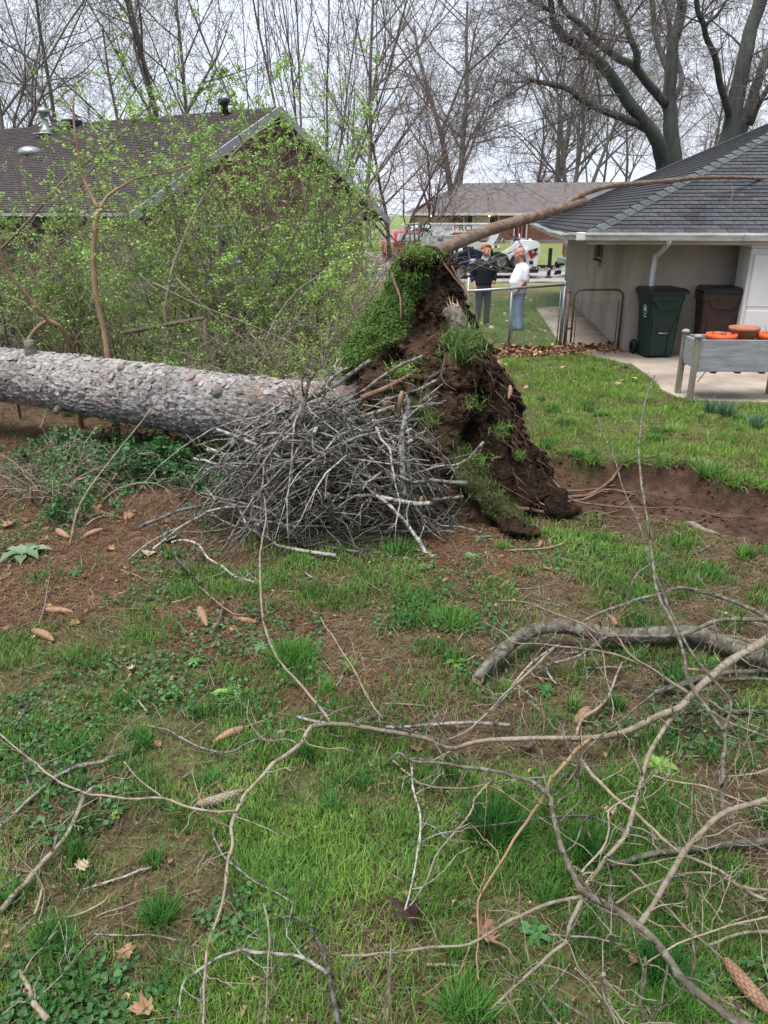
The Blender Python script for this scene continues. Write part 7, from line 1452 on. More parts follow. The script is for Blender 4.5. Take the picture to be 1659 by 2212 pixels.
# pickup: rear end peeks out left of the beige house
px_ = atY(1222, 590, 31.9)[0]; pk = thing('pickup_truck', 'dark green pickup truck towing the trailer half hidden by the beige house', 'pickup truck', (px_ + 2.75, 32.4, .03), 0)
b = MB(); carbody(b, [(-2.6, .55), (-2.62, 1.28), (-2.5, 1.36), (-.7, 1.36), (-.62, 1.90), (.9, 1.92), (1.5, 1.35), (2.6, 1.2), (2.7, .55), (2.5, .45), (-2.4, .45)], 1.95, .85); b.build('body', M_pickup, pk, smooth=False, world=False)
for sg in (-1, 1):
    b = MB(); b.box((-2.56, sg * .92, 1.04), (.16, .14, .5), bev=.03); b.build('tail_light', M_redlens, pk, smooth=False, world=False)
    for xx in (-1.7, 1.8): b = MB(); b.lathe([(0, -.12), (.34, -.12), (.4, -.07), (.4, .07), (.34, .12), (0, .12)], (xx, sg * .88, .4), 18, rotx(R(90))); b.build('wheel', M_rubber, pk, world=False)
    b = MB(); V = [(-.5, sg * .96, 1.4), (1.1, sg * .96, 1.4), (.85, sg * .86, 1.82), (-.45, sg * .86, 1.82)]; b.raw(V + [(x, y - sg * .06, z) for x, y, z in V], [(0, 1, 2, 3), (0, 4, 5, 1), (2, 6, 7, 3)]); b.build('side_window', M_glass, pk, smooth=False, world=False)
b = MB(); b.box((-2.72, 0, .62), (.22, 1.85, .24), bev=.03); b.build('bumper', M_metal, pk, smooth=False, world=False)
b = MB(); b.box((-2.9, 0, .48), (.4, .1, .1)); b.ell((-3.05, 0, .56), (.05, .05, .05)); b.build('hitch', M_black, pk, smooth=False, world=False)
b = MB(); b.box((-2.2, -.55, 1.48), (.4, .4, .26), bev=.03); b.build('tool_box', M_metal, pk, smooth=False, world=False)
b = MB(); p = np.array([px_ + .35, 32.2, 1.4]); b.tube([p, p + [0, 0, .5]], .02, 6); b.ell(p + [0, 0, .55], (.1, .1, .12)); single(b, 'marker_pole', M_orange, 'thin pole with an orange top standing in the pickup bed', 'pole')
# utility pole line fragments & far shrubs by the ranch house
for x, Y, s_, lab in ((1070, 70.5, .8, 'small dark green bush left of the red door'), (1150, 70.8, .45, 'tiny bush right of the red door')):
    shrub('foundation_bush', lab, atY(x, 525, Y)[0], Y, 1.0 * s_ + .3, 1.2 * s_, 26, 900, int(x), (.045, .10, .035), lsz=(.06, .13), group='bushes along the ranch house', droop=.5)
# dark kettle shaped bin by the left house
pb = atY(5, 640, 13.5); t = thing('dark_bin', 'black box shaped bin half hidden at the left picture edge', 'bin', (pb[0], 13.5, 0)); b = MB(); b.box((0, 0, .55), (.7, .7, 1.0), bev=.04); b.build('body', M_black, t, smooth=False, world=False); b = MB(); b.box((0, 0, 1.08), (.76, .76, .08), bev=.02); b.build('lid', M_blackpl, t, smooth=False, world=False); b = MB(); b.box((.18, -.36, .85), (.05, .03, .2)); b.build('latch', M_metal, t, smooth=False, world=False)
# ================================================================== FOREGROUND BRANCHES
fg = np.random.default_rng(77)
CV = {1: lambda x, y: (.5 * x, 1152 + .5 * y), 2: lambda x, y: (829.5 + .5 * x, 1152 + .5 * y), 3: lambda x, y: (.5 * x, 1646 + .5 * y), 4: lambda x, y: (829.5 + .5 * x, 1646 + .5 * y), 0: lambda x, y: (x, y)}
def stroke(segs, zs):            # segs: [(sheet, [(x, y) ...]) ...]; zs: heights above the lawn along the stroke
    px = [CV[s](x, y) for s, pts in segs for x, y in pts]; n = len(px); z = np.interp(np.linspace(0, 1, n), np.linspace(0, 1, len(zs)), zs); P = []
    for (x, y), h_ in zip(px, z):
        g = gnd(x, y, h_)
        for _ in range(3): g = gnd(x, y, h_ + Hs(g[0], g[1]))
        P.append(g)
    return smooth_path(P, 3)
def rad_px(P, r0, r1):           # radius measured in picture units -> metres
    zc = proj(P)[1]; return np.maximum(.68 * np.linspace(r0, r1, len(P)) * zc / FPX, .0014)
def branch_mb(P, rr_, ntw=6, tl=.22, k=8, buds=True):
    b = MB(); n = len(P); P = P + np.stack([fbm(P[:, 0] * 14, P[:, 1] * 14, P[:, 2] * 14, 3 + q, 2) - .5 for q in range(3)], 1) * .013
    nodes = 1 + .16 * np.maximum(0, np.sin(np.arange(n) * 2.3)) ** 4; b.tube(P, rr_ * nodes * fg.uniform(.92, 1.08, n), k)
    for q in range(ntw):
        i = fg.integers(1, n - 1); t = P[i + 1] - P[i - 1]; t /= np.linalg.norm(t) + 1e-9; e_ = np.cross(t, fg.normal(0, 1, 3)); e_ /= np.linalg.norm(e_) + 1e-9; e_[2] = abs(e_[2]) if fg.random() < .75 else e_[2]; L_ = tl * fg.uniform(.25, 1.2); d = t * fg.uniform(.2, .9) * fg.choice([1, 1, -1]) + e_; d /= np.linalg.norm(d); s_ = np.linspace(0, 1, 6)[:, None]
        T = P[i] + d * L_ * s_ + wob(np.zeros((6, 3)), .05 * L_, fg); r_ = max(.0015, min(rr_[i] * .5, .0042)); T[:, 2] = np.maximum(T[:, 2], .012); b.tube(T, np.linspace(r_, .0011, 6), 5)
        if buds:
            for j in (2, 3, 4, 5):
                if fg.random() < .7: b.ell(T[j] + fg.normal(0, .001, 3), (.0026, .0026, .004), 5, 4)
        if fg.random() < .55:
            d2 = d + np.cross(d, fg.normal(0, 1, 3)) * .8; b.tube([T[3], T[3] + d2 * L_ * .22, T[3] + d2 * L_ * .4 + fg.normal(0, .01, 3)], [r_ * .7, r_ * .6, .001], 4)
    return b
def fthing(name, label, parts, m, cat='branch', group='fallen branches in the foreground'):
    built = [(stroke(sg, zs), r0, r1, nt_, mm) for sg, zs, r0, r1, nt_, mm in parts]
    if len(built) == 1:
        P, r0, r1, nt_, mm = built[0]; return single(branch_mb(P, rad_px(P, r0, r1), int(nt_ * 2.1)), name, mm or m, label, cat, group)
    P = built[0][0]; t = thing(name, label, cat, (P[len(P) // 2][0], P[len(P) // 2][1], 0), 0, group)
    for q, (P, r0, r1, nt_, mm) in enumerate(built): branch_mb(P, rad_px(P, r0, r1), int(nt_ * 2.1)).build('main_limb' if q == 0 else 'side_limb', mm or m, t)
    return t
# the heavy sawn limb
t = fthing('sawn_limb', 'thick curved limb with a pale sawn end arching over the grass at the right', [
    ([(2, [(405, 632), (440, 580), (520, 505), (600, 440), (680, 408), (780, 402), (900, 425), (1000, 440), (1120, 442), (1300, 432), (1400, 452), (1500, 490), (1600, 530), (1720, 570)])], [.045, .12, .17, .14, .10, .09, .10, .12], 18, 32, 5, None),
    ([(2, [(960, 442), (1200, 445), (1320, 425), (1420, 386), (1500, 372), (1680, 374)])], [.17, .18, .22, .25], 6.5, 7.5, 5, None),
    ([(2, [(840, 395), (900, 360), (1000, 320), (1080, 290), (1180, 264), (1280, 236), (1380, 255), (1480, 285), (1580, 325), (1680, 378)])], [.15, .22, .25, .2, .15], 4.5, 7, 5, M_darklimb),
    ([(2, [(450, 510), (520, 480), (560, 462), (620, 440)])], [.10, .13, .15], 4, 6, 1, M_darklimb)], M_darklimb)
sp0 = stroke([(2, [(405, 632), (440, 580)])], [.045, .05]); ax = sp0[0] - sp0[1]; ax /= np.linalg.norm(ax); b = MB(); b.lathe([(0, 0), (.030, 0), (.034, -.012)], sp0[0] + ax * .008, 18, basis(ax)); b.build('sawn_face', M_fresh, t, smooth=False)
# long tan forked limb crossing the lawn
fthing('forked_branch', 'long tan forked branch crossing the lawn from right edge to lower left', [
    ([(2, [(1720, 420), (1659, 455), (1590, 495), (1500, 550), (1400, 630), (1280, 750), (1180, 792), (1060, 850), (960, 877), (850, 886), (600, 886), (400, 900), (300, 930)])], [.30, .28, .24, .20, .14, .12, .11, .10], 14, 6.5, 10, None),
    ([(2, [(300, 930), (260, 922), (180, 886), (0, 852)]), (1, [(1560, 836), (1440, 822), (1350, 832)])], [.10, .12, .13], 6.5, 7, 5, None),
    ([(1, [(1350, 832), (1320, 870), (1300, 910), (1180, 1000), (1090, 1095)]), (3, [(1060, 130), (1020, 210), (1000, 280), (1003, 360), (985, 440), (960, 600), (920, 720), (885, 870), (882, 1000), (878, 1140)])], [.13, .16, .2, .18, .16, .14, .16], 7, 3.6, 6, None),
    ([(1, [(1430, 820), (1340, 700), (1240, 590), (1180, 510), (1140, 380), (1122, 150), (1130, 50), (1150, -60), (1140, -160)])], [.13, .24, .34, .42, .5], 4.2, 2.2, 6, None),
    ([(3, [(1020, 210), (930, 216), (850, 205), (800, 190), (710, 158), (550, 158), (400, 140), (330, 120), (230, 70), (150, 0)]), (1, [(200, 1035), (60, 920), (-30, 845)])], [.2, .2, .16, .14, .12, .1], 4.2, 2.6, 6, None),
    ([(1, [(1290, 915), (1230, 890), (1150, 895), (1100, 850), (1070, 800), (1075, 720)])], [.13, .13, .16, .2], 3, 2, 3, None), ([(3, [(700, 155), (640, 100), (580, 60), (550, 20)]), (1, [(535, 985)])], [.15, .2, .22], 2.6, 1.8, 2, None),
    ([(2, [(1280, 750), (1200, 860), (1140, 970), (1110, 1080)]), (4, [(1110, 90), (1085, 180), (1060, 280), (990, 380), (900, 500), (868, 552)])], [.14, .2, .26, .26, .22], 7.5, 6.5, 5, None),
    ([(2, [(210, 985), (300, 935), (340, 915)])], [.08, .1], 3, 3.4, 1, None), ([(1, [(1660, 805), (1600, 730), (1540, 610), (1460, 480), (1385, 365)]), ], [.12, .2, .25, .3], 3, 1.6, 3, None),
    ([(2, [(300, 925), (200, 880), (100, 850), (0, 815)]), (1, [(1560, 812), (1440, 770), (1300, 718)])], [.1, .12, .12], 3.2, 2.4, 3, M_darklimb)], M_limb)
# slender dark sapling standing up through the tangle
fthing('slender_shoots', 'tall slender brown shoots rising in front of the dirt pit and sawn limb', [
    ([(4, [(1462, 215), (1452, 40)]), (2, [(1455, 1090), (1465, 980), (1470, 870), (1440, 820), (1370, 720), (1310, 620), (1290, 500), (1240, 375), (1185, 272), (1165, 150), (1150, 30)]), (0, [(1400, 1130), (1386, 1050), (1380, 980), (1385, 915), (1398, 850), (1414, 812)])], [.24, .3, .4, .55, .7, .85, 1.0], 7.5, 2.6, 6, None),
    ([(2, [(1468, 850), (1500, 730), (1410, 620), (1330, 520), (1270, 400), (1210, 270), (1165, 160)]), (0, [(1402, 1200), (1378, 1125), (1346, 1055), (1330, 1000), (1300, 930), (1285, 872)])], [.36, .42, .5, .6, .75, .9], 5, 2, 6, None),
    ([(2, [(1155, 130), (1100, 170), (1065, 230), (1042, 300)])], [.62, .6, .55], 3.4, 2.2, 2, M_stick)], M_darklimb)
# dark lichened limb entering bottom right
fthing('lichened_branch', 'dark lichened branch running from the bottom right corner up to the left', [
    ([(4, [(1600, 1160), (1470, 1090), (1350, 990), (1280, 920), (1230, 850), (1170, 770), (1100, 710), (1000, 640), (930, 600), (860, 560), (830, 520), (800, 450), (770, 370), (742, 280), (725, 200), (712, 150), (650, 90), (560, 60), (420, 30), (330, 15), (200, 2)]), (2, [(120, 985), (60, 950), (20, 985)])], [.34, .34, .32, .3, .3, .28, .24, .18, .12, .08], 15, 3.4, 10, None),
    ([(4, [(1105, 692), (1160, 630), (1220, 520), (1300, 392), (1370, 310), (1460, 222), (1560, 190), (1700, 155)])], [.32, .3, .26, .25, .3], 9.5, 8.5, 5, M_limb),
    ([(4, [(852, 580), (720, 610), (600, 660), (480, 720), (370, 790), (200, 806), (-20, 832), (-180, 836)])], [.30, .26, .2, .16, .14], 6, 3.6, 4, M_limb),
    ([(4, [(852, 588), (800, 710), (790, 770), (700, 840), (600, 930), (520, 1010), (465, 1068)])], [.30, .25, .2, .2], 7, 3.8, 4, M_limb),
    ([(4, [(862, 535), (900, 480), (850, 480), (940, 380), (970, 280), (972, 210), (1060, 152), (1100, 150)])], [.30, .33, .36, .4, .4], 4, 2.5, 4, M_limb), ([(4, [(718, 160), (690, 60), (690, -10)]), (2, [(695, 1010), (680, 930)])], [.24, .3, .36], 3.4, 2, 2, None), ([(4, [(735, 150), (800, 80), (830, 20)]), (2, [(820, 980), (755, 830)])], [.24, .3, .32], 3.6, 2, 3, None)], M_darklimb)
fthing('broken_limb', 'brown broken limb with a white torn end lying flat at the right edge', [([(4, [(972, 446), (1050, 432), (1150, 402), (1250, 382), (1350, 372), (1520, 352), (1720, 335)])], [.04, .05, .06], 8, 12, 2, None)], M_darklimb)
SINGLES = [([(4, [(850, -10), (930, 90), (1020, 170), (1100, 230), (1200, 330), (1300, 402), (1450, 470), (1560, 550), (1700, 620)])], [.12, .15, .18, .2], 5.5, 4.5, 6, M_limb, 'thick tan branch slanting down to the right edge below the broken limb'),
 ([(2, [(900, 880), (830, 940), (780, 1000), (730, 1050)]), (4, [(720, 60), (690, 150), (640, 220), (560, 340), (500, 440), (420, 570), (405, 620), (408, 760), (400, 860), (410, 942)])], [.12, .16, .18, .18, .2], 6.5, 2, 5, M_peeled, 'orange brown shoot curving down past the big tan leaf'),
 ([(4, [(160, 335), (280, 305), (400, 280), (550, 265), (720, 240), (880, 235), (960, 260), (1080, 310), (1230, 375)])], [.06, .1, .12, .12], 2.6, 4, 4, M_stick, 'pale thin branch lying across the dark grass tuft'),
 ([(4, [(130, 90), (250, 110), (340, 115), (450, 95), (560, 75), (710, 70)])], [.08, .1, .12], 2.6, 3.4, 3, M_limb, 'tan twig curving under the lichened branch tip'),
 ([(4, [(475, 72), (400, 150), (380, 200), (330, 280), (240, 380), (190, 490), (130, 600), (88, 640)])], [.12, .14, .14, .12], 3.8, 2.2, 4, M_limb, 'slim branch drooping left of the orange brown shoot'),
 ([(4, [(115, -15), (125, 100), (155, 220), (150, 350), (125, 500), (92, 640)])], [.10, .12, .14, .14], 4, 2.6, 4, M_stick, 'pale upright branch between the curled dark leaf and the long tan limb'),
 ([(4, [(1000, 610), (1100, 550), (1200, 510), (1300, 485), (1400, 480), (1470, 500), (1550, 540), (1720, 560)])], [.2, .22, .2], 3.6, 4.4, 4, M_limb, 'tan branch bowed over the grass below the broken limb'),
 ([(4, [(1062, 470), (1150, 560), (1250, 650), (1300, 710), (1370, 770), (1470, 855)])], [.12, .14, .14], 4.4, 2.4, 3, M_limb, 'brown branch running toward the big cone at the bottom right'),
 ([(2, [(1165, 690), (1230, 668), (1300, 650), (1390, 620), (1460, 605), (1560, 600), (1700, 590)])], [.03, .06, .08], 8.5, 8, 3, M_darklimb, 'dark limb with an orange broken end behind the tan forked branch'),
 ([(2, [(1290, 585), (1350, 592), (1400, 605)])], [.08, .08], 5, 4, 1, M_peeled, 'short pinkish peeled stub beside the dark broken limb'),
 ([(2, [(1470, 640), (1560, 625), (1720, 640)])], [.06, .1], 5, 6, 2, M_darklimb, 'dark lichened limb lowest behind the forked branch at the right edge'),
 ([(2, [(1440, 765), (1520, 770), (1720, 770)])], [.03, .04], 6, 7, 1, M_stick, 'weathered grey limb lying in deep grass at the right edge'),
 ([(2, [(1340, 735), (1420, 770), (1500, 820), (1580, 850), (1700, 900)])], [.12, .14, .16], 4, 3, 5, M_limb, 'pale tan branch fanning to the right edge, upper of the pair'),
 ([(2, [(1300, 700), (1400, 720), (1480, 770), (1560, 815), (1700, 870)])], [.14, .16, .18], 3.2, 2.4, 5, M_limb, 'thin tan branch fanning to the right edge, lower of the pair'),
 ([(2, [(1310, 690), (1220, 630), (1120, 570), (1000, 525), (870, 500), (700, 480), (560, 470), (520, 430), (440, 390)])], [.16, .2, .22, .22], 4, 1.8, 7, M_limb, 'long thin twig fanning left across the sawn limb'),
 ([(2, [(1320, 690), (1180, 600), (1060, 520), (1000, 440), (920, 430), (850, 390), (700, 330), (630, 300), (490, 290)])], [.16, .24, .28, .3], 3.4, 1.8, 7, M_limb, 'thin twig rising left over the sawn limb'),
 ([(2, [(850, 390), (940, 500), (960, 620), (990, 740), (980, 830)])], [.24, .26, .22], 2.4, 1.8, 4, M_limb, 'thin hanging twig in front of the sawn limb'),
 ([(2, [(610, 590), (680, 500), (740, 440), (750, 390)])], [.12, .2, .24], 2.2, 1.6, 2, M_darklimb, 'thin dark twig beside the bend of the sawn limb'),
 ([(2, [(740, 485), (660, 570), (580, 640), (500, 720), (430, 790), (350, 860), (270, 890)])], [.16, .2, .18, .12], 5, 2.4, 6, M_limb, 'tan branch sloping from the sawn limb down to the long forked branch'),
 ([(2, [(750, 480), (640, 560), (560, 650), (500, 740), (440, 780)])], [.16, .18, .14], 4, 2, 4, M_stick, 'pale branch parallel to the one below the sawn limb'),
 ([(2, [(660, 585), (740, 560), (840, 530), (900, 490), (960, 450)])], [.10, .14, .17], 3.4, 5, 3, M_stick, 'pale side branch under the sawn limb'),
 ([(2, [(740, 650), (700, 580), (720, 555)])], [.06, .1], 2.6, 2, 2, M_stick, 'short pale hooked twig under the sawn limb'),
 ([(2, [(830, 870), (850, 810), (910, 765), (960, 720), (1000, 620), (1030, 555)])], [.04, .06, .08], 5, 3.4, 3, M_limb, 'knobbly tan stick standing beside the round brown cone'),
 ([(2, [(1250, 655), (1170, 690), (1060, 780), (960, 860), (860, 950), (850, 1000)])], [.1, .14, .14], 3, 2, 4, M_darklimb, 'thin dark twig crossing under the forked branch'),
 ([(2, [(870, 585), (960, 580), (1060, 575)])], [.02, .02], 4, 3, 2, M_stick, 'lichened grey stick lying flat below the sawn limb'),
 ([(2, [(10, 838), (150, 832), (300, 820), (400, 818), (540, 828)])], [.05, .06], 4.2, 6.5, 2, M_stick, 'pale straight stick with a frayed end along the forked branch'),
 ([(1, [(1280, 790), (1350, 812), (1430, 824)])], [.04, .05], 5, 5, 0, M_stick, 'short bleached stick beside the fork of the long branch'),
 ([(4, [(1720, 640), (1600, 680), (1480, 710), (1380, 745), (1260, 790), (1160, 850), (1120, 880)])], [.3, .28, .24], 3.4, 2.6, 5, M_limb, 'thin olive twig arching from the right edge to the bottom'),
 ([(4, [(1720, 735), (1600, 735), (1520, 750), (1400, 790)])], [.04, .05], 6, 4, 2, M_limb, 'tan stick on bare soil above the big cone'),
 ([(4, [(1130, 1150), (1100, 1050), (1125, 960), (1130, 850)])], [.3, .4, .5], 6, 4, 2, M_darklimb, 'dark stub rising at the bottom beside the lichened branch'),
 ([(4, [(1000, 1120), (960, 1040), (940, 960), (950, 920)])], [.55, .62, .7], 6, 6, 6, M_limb, 'close blurred twig with yellowish buds at the bottom edge'),
 ([(4, [(650, 950), (720, 1000), (800, 1060), (900, 1130)])], [.04, .06], 3, 5, 2, M_darklimb, 'dark stick at the bottom edge left of the budding twig'),
 ([(4, [(700, 742), (860, 760), (950, 770), (1040, 790)])], [.06, .08], 3, 2.4, 3, M_stick, 'thin twig lying in the ground ivy at the bottom'),
 ([(4, [(10, 1130), (20, 950), (32, 760)])], [.12, .18, .22], 6, 3, 2, M_limb, 'upright twig cut by the bottom edge near the middle'),
 ([(4, [(970, 620), (980, 520), (965, 440)]), ], [.12, .2], 2.4, 2, 2, M_limb, 'small upright twig near the bowed tan branch'),
 ([(4, [(1160, 60), (1250, 85), (1380, 105), (1500, 150), (1600, 190), (1700, 230)])], [.16, .2, .2], 3, 2.4, 5, M_limb, 'long thin twig crossing the right edge above the broken limb'),
 ([(4, [(1230, 150), (1380, 230), (1500, 300), (1600, 360), (1700, 400)])], [.18, .2, .2], 2.8, 2.2, 5, M_limb, 'reddish thin twig slanting over the broken limb'),
 ([(4, [(1330, 420), (1450, 480), (1560, 560), (1640, 600), (1720, 640)])], [.16, .18], 3, 2.2, 4, M_limb, 'thin twig leaving the frame low on the right'),
 ([(4, [(1680, 25), (1560, 55), (1450, 70)]), ], [.2, .22], 3, 2, 3, M_limb, 'pale twig with buds entering at the right edge'),
 # left side sticks
 ([(3, [(0, 645), (60, 580), (130, 500), (200, 420), (270, 340), (330, 230), (370, 150), (400, 115)])], [.03, .05, .06], 9, 6, 3, M_limb, 'thick tan stick with a splintered top at the lower left'),
 ([(3, [(-20, 300), (60, 225), (150, 140), (240, 65), (340, 18), (440, 0)]), (1, [(480, 965), (540, 950)])], [.02, .04, .03], 6, 5, 3, M_stick, 'long grey barked stick running to the left edge'),
 ([(3, [(918, 290), (940, 360), (990, 430), (1080, 500), (1180, 560), (1300, 628)])], [.03, .06, .03], 3.4, 3, 2, M_stick, 'pale curved stick right of the forked branch'),
 ([(3, [(1140, 612), (1160, 700), (1160, 850), (1155, 980), (1145, 1130)])], [.14, .18, .2], 3.4, 2.8, 3, M_limb, 'straight tan shoot reaching the bottom edge'),
 ([(3, [(1470, 1150), (1435, 980), (1415, 880), (1380, 780), (1340, 715), (1270, 670), (1170, 680)])], [.08, .1, .06], 8, 3, 3, M_stick, 'lichened forked branch at the bottom edge, upper fork'),
 ([(3, [(1418, 915), (1340, 862), (1250, 830), (1100, 824), (1035, 808), (930, 852), (830, 920), (790, 970), (775, 1110)])], [.09, .12, .14, .1], 6, 3, 3, M_stick, 'dark arching branch joining the lichened fork at the bottom'),
 ([(3, [(88, 900), (120, 970), (150, 1040), (205, 1120)])], [.03, .04], 7, 10, 2, M_limb, 'short thick broken stick in the bottom left corner'),
 ([(3, [(160, 1030), (240, 950), (330, 850)])], [.04, .05], 3, 2, 2, M_stick, 'pale twig leaning on the stick in the bottom left corner'),
 ([(3, [(150, 660), (170, 600), (185, 540)])], [.03, .03], 5, 4, 1, M_limb, 'short straight tan stick beside the thick stick'), ([(3, [(140, 705), (210, 680), (330, 660), (440, 610), (470, 575)])], [.03, .04], 3.4, 3, 2, M_limb, 'thin tan stick pointing right in the lower left grass'),
 ([(3, [(0, 545), (40, 515), (90, 480)])], [.03, .03], 6, 4, 1, M_limb, 'tan stick at the left edge beneath the grey stick'), ([(1, [(60, 860), (90, 790), (140, 715)])], [.03, .04], 4, 4, 2, M_stick, 'pale stick leaning at the left edge above the grey stick'),
 ([(1, [(860, 230), (1010, 350), (1110, 330), (1145, 360)]), ], [.06, .10, .08], 2.6, 2, 3, M_limb, 'thin twig touching the pair of cones in the middle'), ([(1, [(890, 415), (930, 405), (955, 350), (965, 285)])], [.02, .05, .06], 4, 3, 1, M_stick, 'pale bent stick beside the bare dirt spot'),
 ([(1, [(615, 828), (720, 850), (800, 890), (900, 935), (1000, 945), (1060, 910), (1150, 870)])], [.03, .05, .05], 2.6, 2.4, 3, M_stick, 'long thin curved twig under the pair of lower cones'), ([(1, [(560, 110), (620, 60), (700, 10), (760, -20)])], [.05, .08], 3, 4, 2, M_stick, 'grey twig at the lower left of the brush pile'),
 ([(1, [(740, 40), (790, 30), (860, 50), (900, 110), (960, 140), (1020, 190), (1100, 210)])], [.10, .12, .08], 4, 2.6, 4, M_stick, 'pale forked branch lying before the brush pile'), ([(1, [(750, 60), (770, 120), (830, 170), (870, 215)])], [.10, .08], 4, 3, 2, M_stick, 'pale arched twig before the brush pile'), ([(1, [(875, 0), (850, 100), (790, 150)])], [.12, .06], 3, 2.6, 1, M_stick, 'pale twig crossing the arched twig'),
 ([(2, [(520, 73), (640, 68), (720, 62), (775, 42)])], [.02, .05], 2.6, 3.6, 1, M_limb, 'thin tan stick lying past the small cone before the root plate'), ([(1, [(135, 420), (180, 360), (215, 185)])], [.02, .06], 3, 2, 1, M_limb, 'thin tan twig beside the curved cone at the left')]
for sg, zs, r0, r1, nt_, m, lab in SINGLES: fthing('fallen_branch', lab, [(sg, zs, r0, r1, nt_, m)], m)
# anonymous short sticks strewn over the lawn
r = np.random.default_rng(88); q = 0
while q < 110:
    y0 = 1.5 + 6 * r.random() ** 1.2; x0 = (r.random() - .5) * (y0 * .93 + .8)
    if float(pitmask(np.array([x0]), np.array([y0]))[0]) > .2 or (((x0 - .75) / .9) ** 2 + ((y0 - 6.75) / .85) ** 2 < 1) or (y0 > 5.4 and abs(x0 + .5) < 1.3): continue
    az = r.uniform(0, 6.28); L_ = r.uniform(.07, .32); s_ = np.linspace(-.5, .5, 6)[:, None]; P = np.array([x0, y0, 0]) + np.array([math.cos(az), math.sin(az), 0]) * L_ * s_ + wob(np.zeros((6, 3)), .02 * L_, r); P[:, 2] = H(P[:, 0], P[:, 1]) + .016 + .012 * r.random(); b = MB(); r0 = r.choice([.0025, .004, .006]); b.tube(P, np.linspace(r0, r0 * .6, 6), 6)
    if r.random() < .4: b.tube([P[2], P[2] + [math.sin(az) * .04, -math.cos(az) * .04, .015]], [r0 * .7, r0 * .4], 5)
    single(b, 'small_stick', M_limb if r.random() < .6 else M_stick, 'short broken stick lying on the lawn', 'stick', 'short sticks strewn over the lawn'); q += 1

# ================================================================== SPRUCE CONES
def cone_obj(p, q, label, m=None, thick=.14, rnd=False, hz=None):
    A, B = p, q; L_ = np.linalg.norm(B - A); d = (B - A) / L_; Bz = basis(d); rmax = L_ * thick; b = MB(); nt2, nk = (102, 42) if L_ > .2 else (46, 24); t = np.linspace(0, 1, nt2); pr = rmax * np.clip(np.sin(math.pi * (t * .93 + .05)) ** (.55 if not rnd else .5), .05, 1) * (1 - .25 * t); an = np.linspace(0, 2 * math.pi, nk, endpoint=False)
    T, A2 = np.meshgrid(t, an, indexing='ij'); rows = 17; u = T * rows; fr_u = u - np.floor(u); ph = (A2 / (2 * math.pi) * 7 + .5 * np.floor(u)) % 1; sc = (1 - np.abs(ph - .5) * 2) ; edge_ = np.clip(np.minimum(sc * 3.2, (1 - fr_u) * 3.5 + .25), 0, 1); bumpy = .86 + .22 * edge_ * (.5 + .6 * fr_u)
    bend = .07 * L_ * np.sin(math.pi * t) * fg.uniform(-1, 1)
    V = np.stack([pr[:, None] * bumpy * np.cos(A2) + bend[:, None], pr[:, None] * bumpy * np.sin(A2), T * L_], -1).reshape(-1, 3) @ Bz.T + A; i = np.arange(nt2 - 1)[:, None] * nk; j = np.arange(nk)[None]; j2 = (j + 1) % nk; jn = np.arange(nk)
    b.raw(np.vstack([V, A, B]), np.stack([i + j, i + j2, i + nk + j2, i + nk + j], -1).reshape(-1, 4), np.vstack([np.stack([(jn + 1) % nk, jn, np.full(nk, nt2 * nk)], -1), np.stack([(nt2 - 1) * nk + jn, (nt2 - 1) * nk + (jn + 1) % nk, np.full(nk, nt2 * nk + 1)], -1)]), np.vstack([np.repeat((.26 + .64 * edge_ * (.6 + .5 * fr_u)).reshape(-1, 1), 3, 1), np.full((2, 3), .5)]))
    return single(b, 'spruce_cone', m or M_cone, label, 'cone', 'spruce cones lying in the yard')
CON = [((95, 1318), (158, 1322), 'slightly curved cone in the needle litter at the left'), ((70, 1362), (116, 1384), 'cone at the far left below the curved cone'), ((430, 1312), (447, 1352), 'cone pointing toward the camera at the bare dirt spot'), ((555, 1344), (502, 1334), 'sideways cone right beside the one pointing at the camera'),
       ((525, 1572), (460, 1604), 'fat cone in the grass left of the fork of the long branch'), ((622, 1574), (577, 1609), 'cone touching the fork of the long branch'), ((1272, 1532), (1242, 1562), 'squat round brown cone under the tangle of branches'), ((1162, 1182), (1168, 1166), 'small cone in front of the root plate'), ((1103, 1254), (1077, 1268), 'cone on the lawn below the root plate'),
       ((1332, 1350), (1312, 1327), 'tan cone behind the sawn limb'), ((1234, 1640), (1212, 1664), 'half hidden cone under the thick tan branch'), ((1466, 1104), (1494, 1109), 'cone lying on the dark soil of the pit'), ((123, 1144), (150, 1161), 'reddish cone before the trunk at the left'), ((222, 1143), (178, 1160), 'brown cone right of the reddish cone before the trunk'), ((1122, 1120), (1096, 1116), 'small reddish cone beside the turf flap')]
for a_, b_, lab in CON:
    A, B = gnd(*a_), gnd(*b_); L_ = np.linalg.norm(B - A); z = L_ * .13; A = gnd(*a_, z + Hs(A[0], A[1])); B = gnd(*b_, z * .8 + Hs(B[0], B[1])); cone_obj(A, B, lab, thick=.135 if 'squat' not in lab else .26, rnd='squat' in lab)
A, B = gnd(530, 1705, .03), gnd(425, 1737, .03); cone_obj(B, A, 'closed grey brown cone in the lower left grass', M_conegrey, .12)
A, B = gnd(1566, 2072, .05), gnd(1690, 2212, .06); cone_obj(A, B, 'large close cone in the bottom right corner', thick=.115)
A = atY(1102, 832, 6.62); B = atY(1098, 862, 6.55); cone_obj(A, B, 'cone stuck on the right edge of the root plate', thick=.17)
A = atY(911, 1072, 5.62); B = atY(908, 1100, 5.6); cone_obj(A, B, 'cone caught at the right foot of the brush pile', thick=.2)

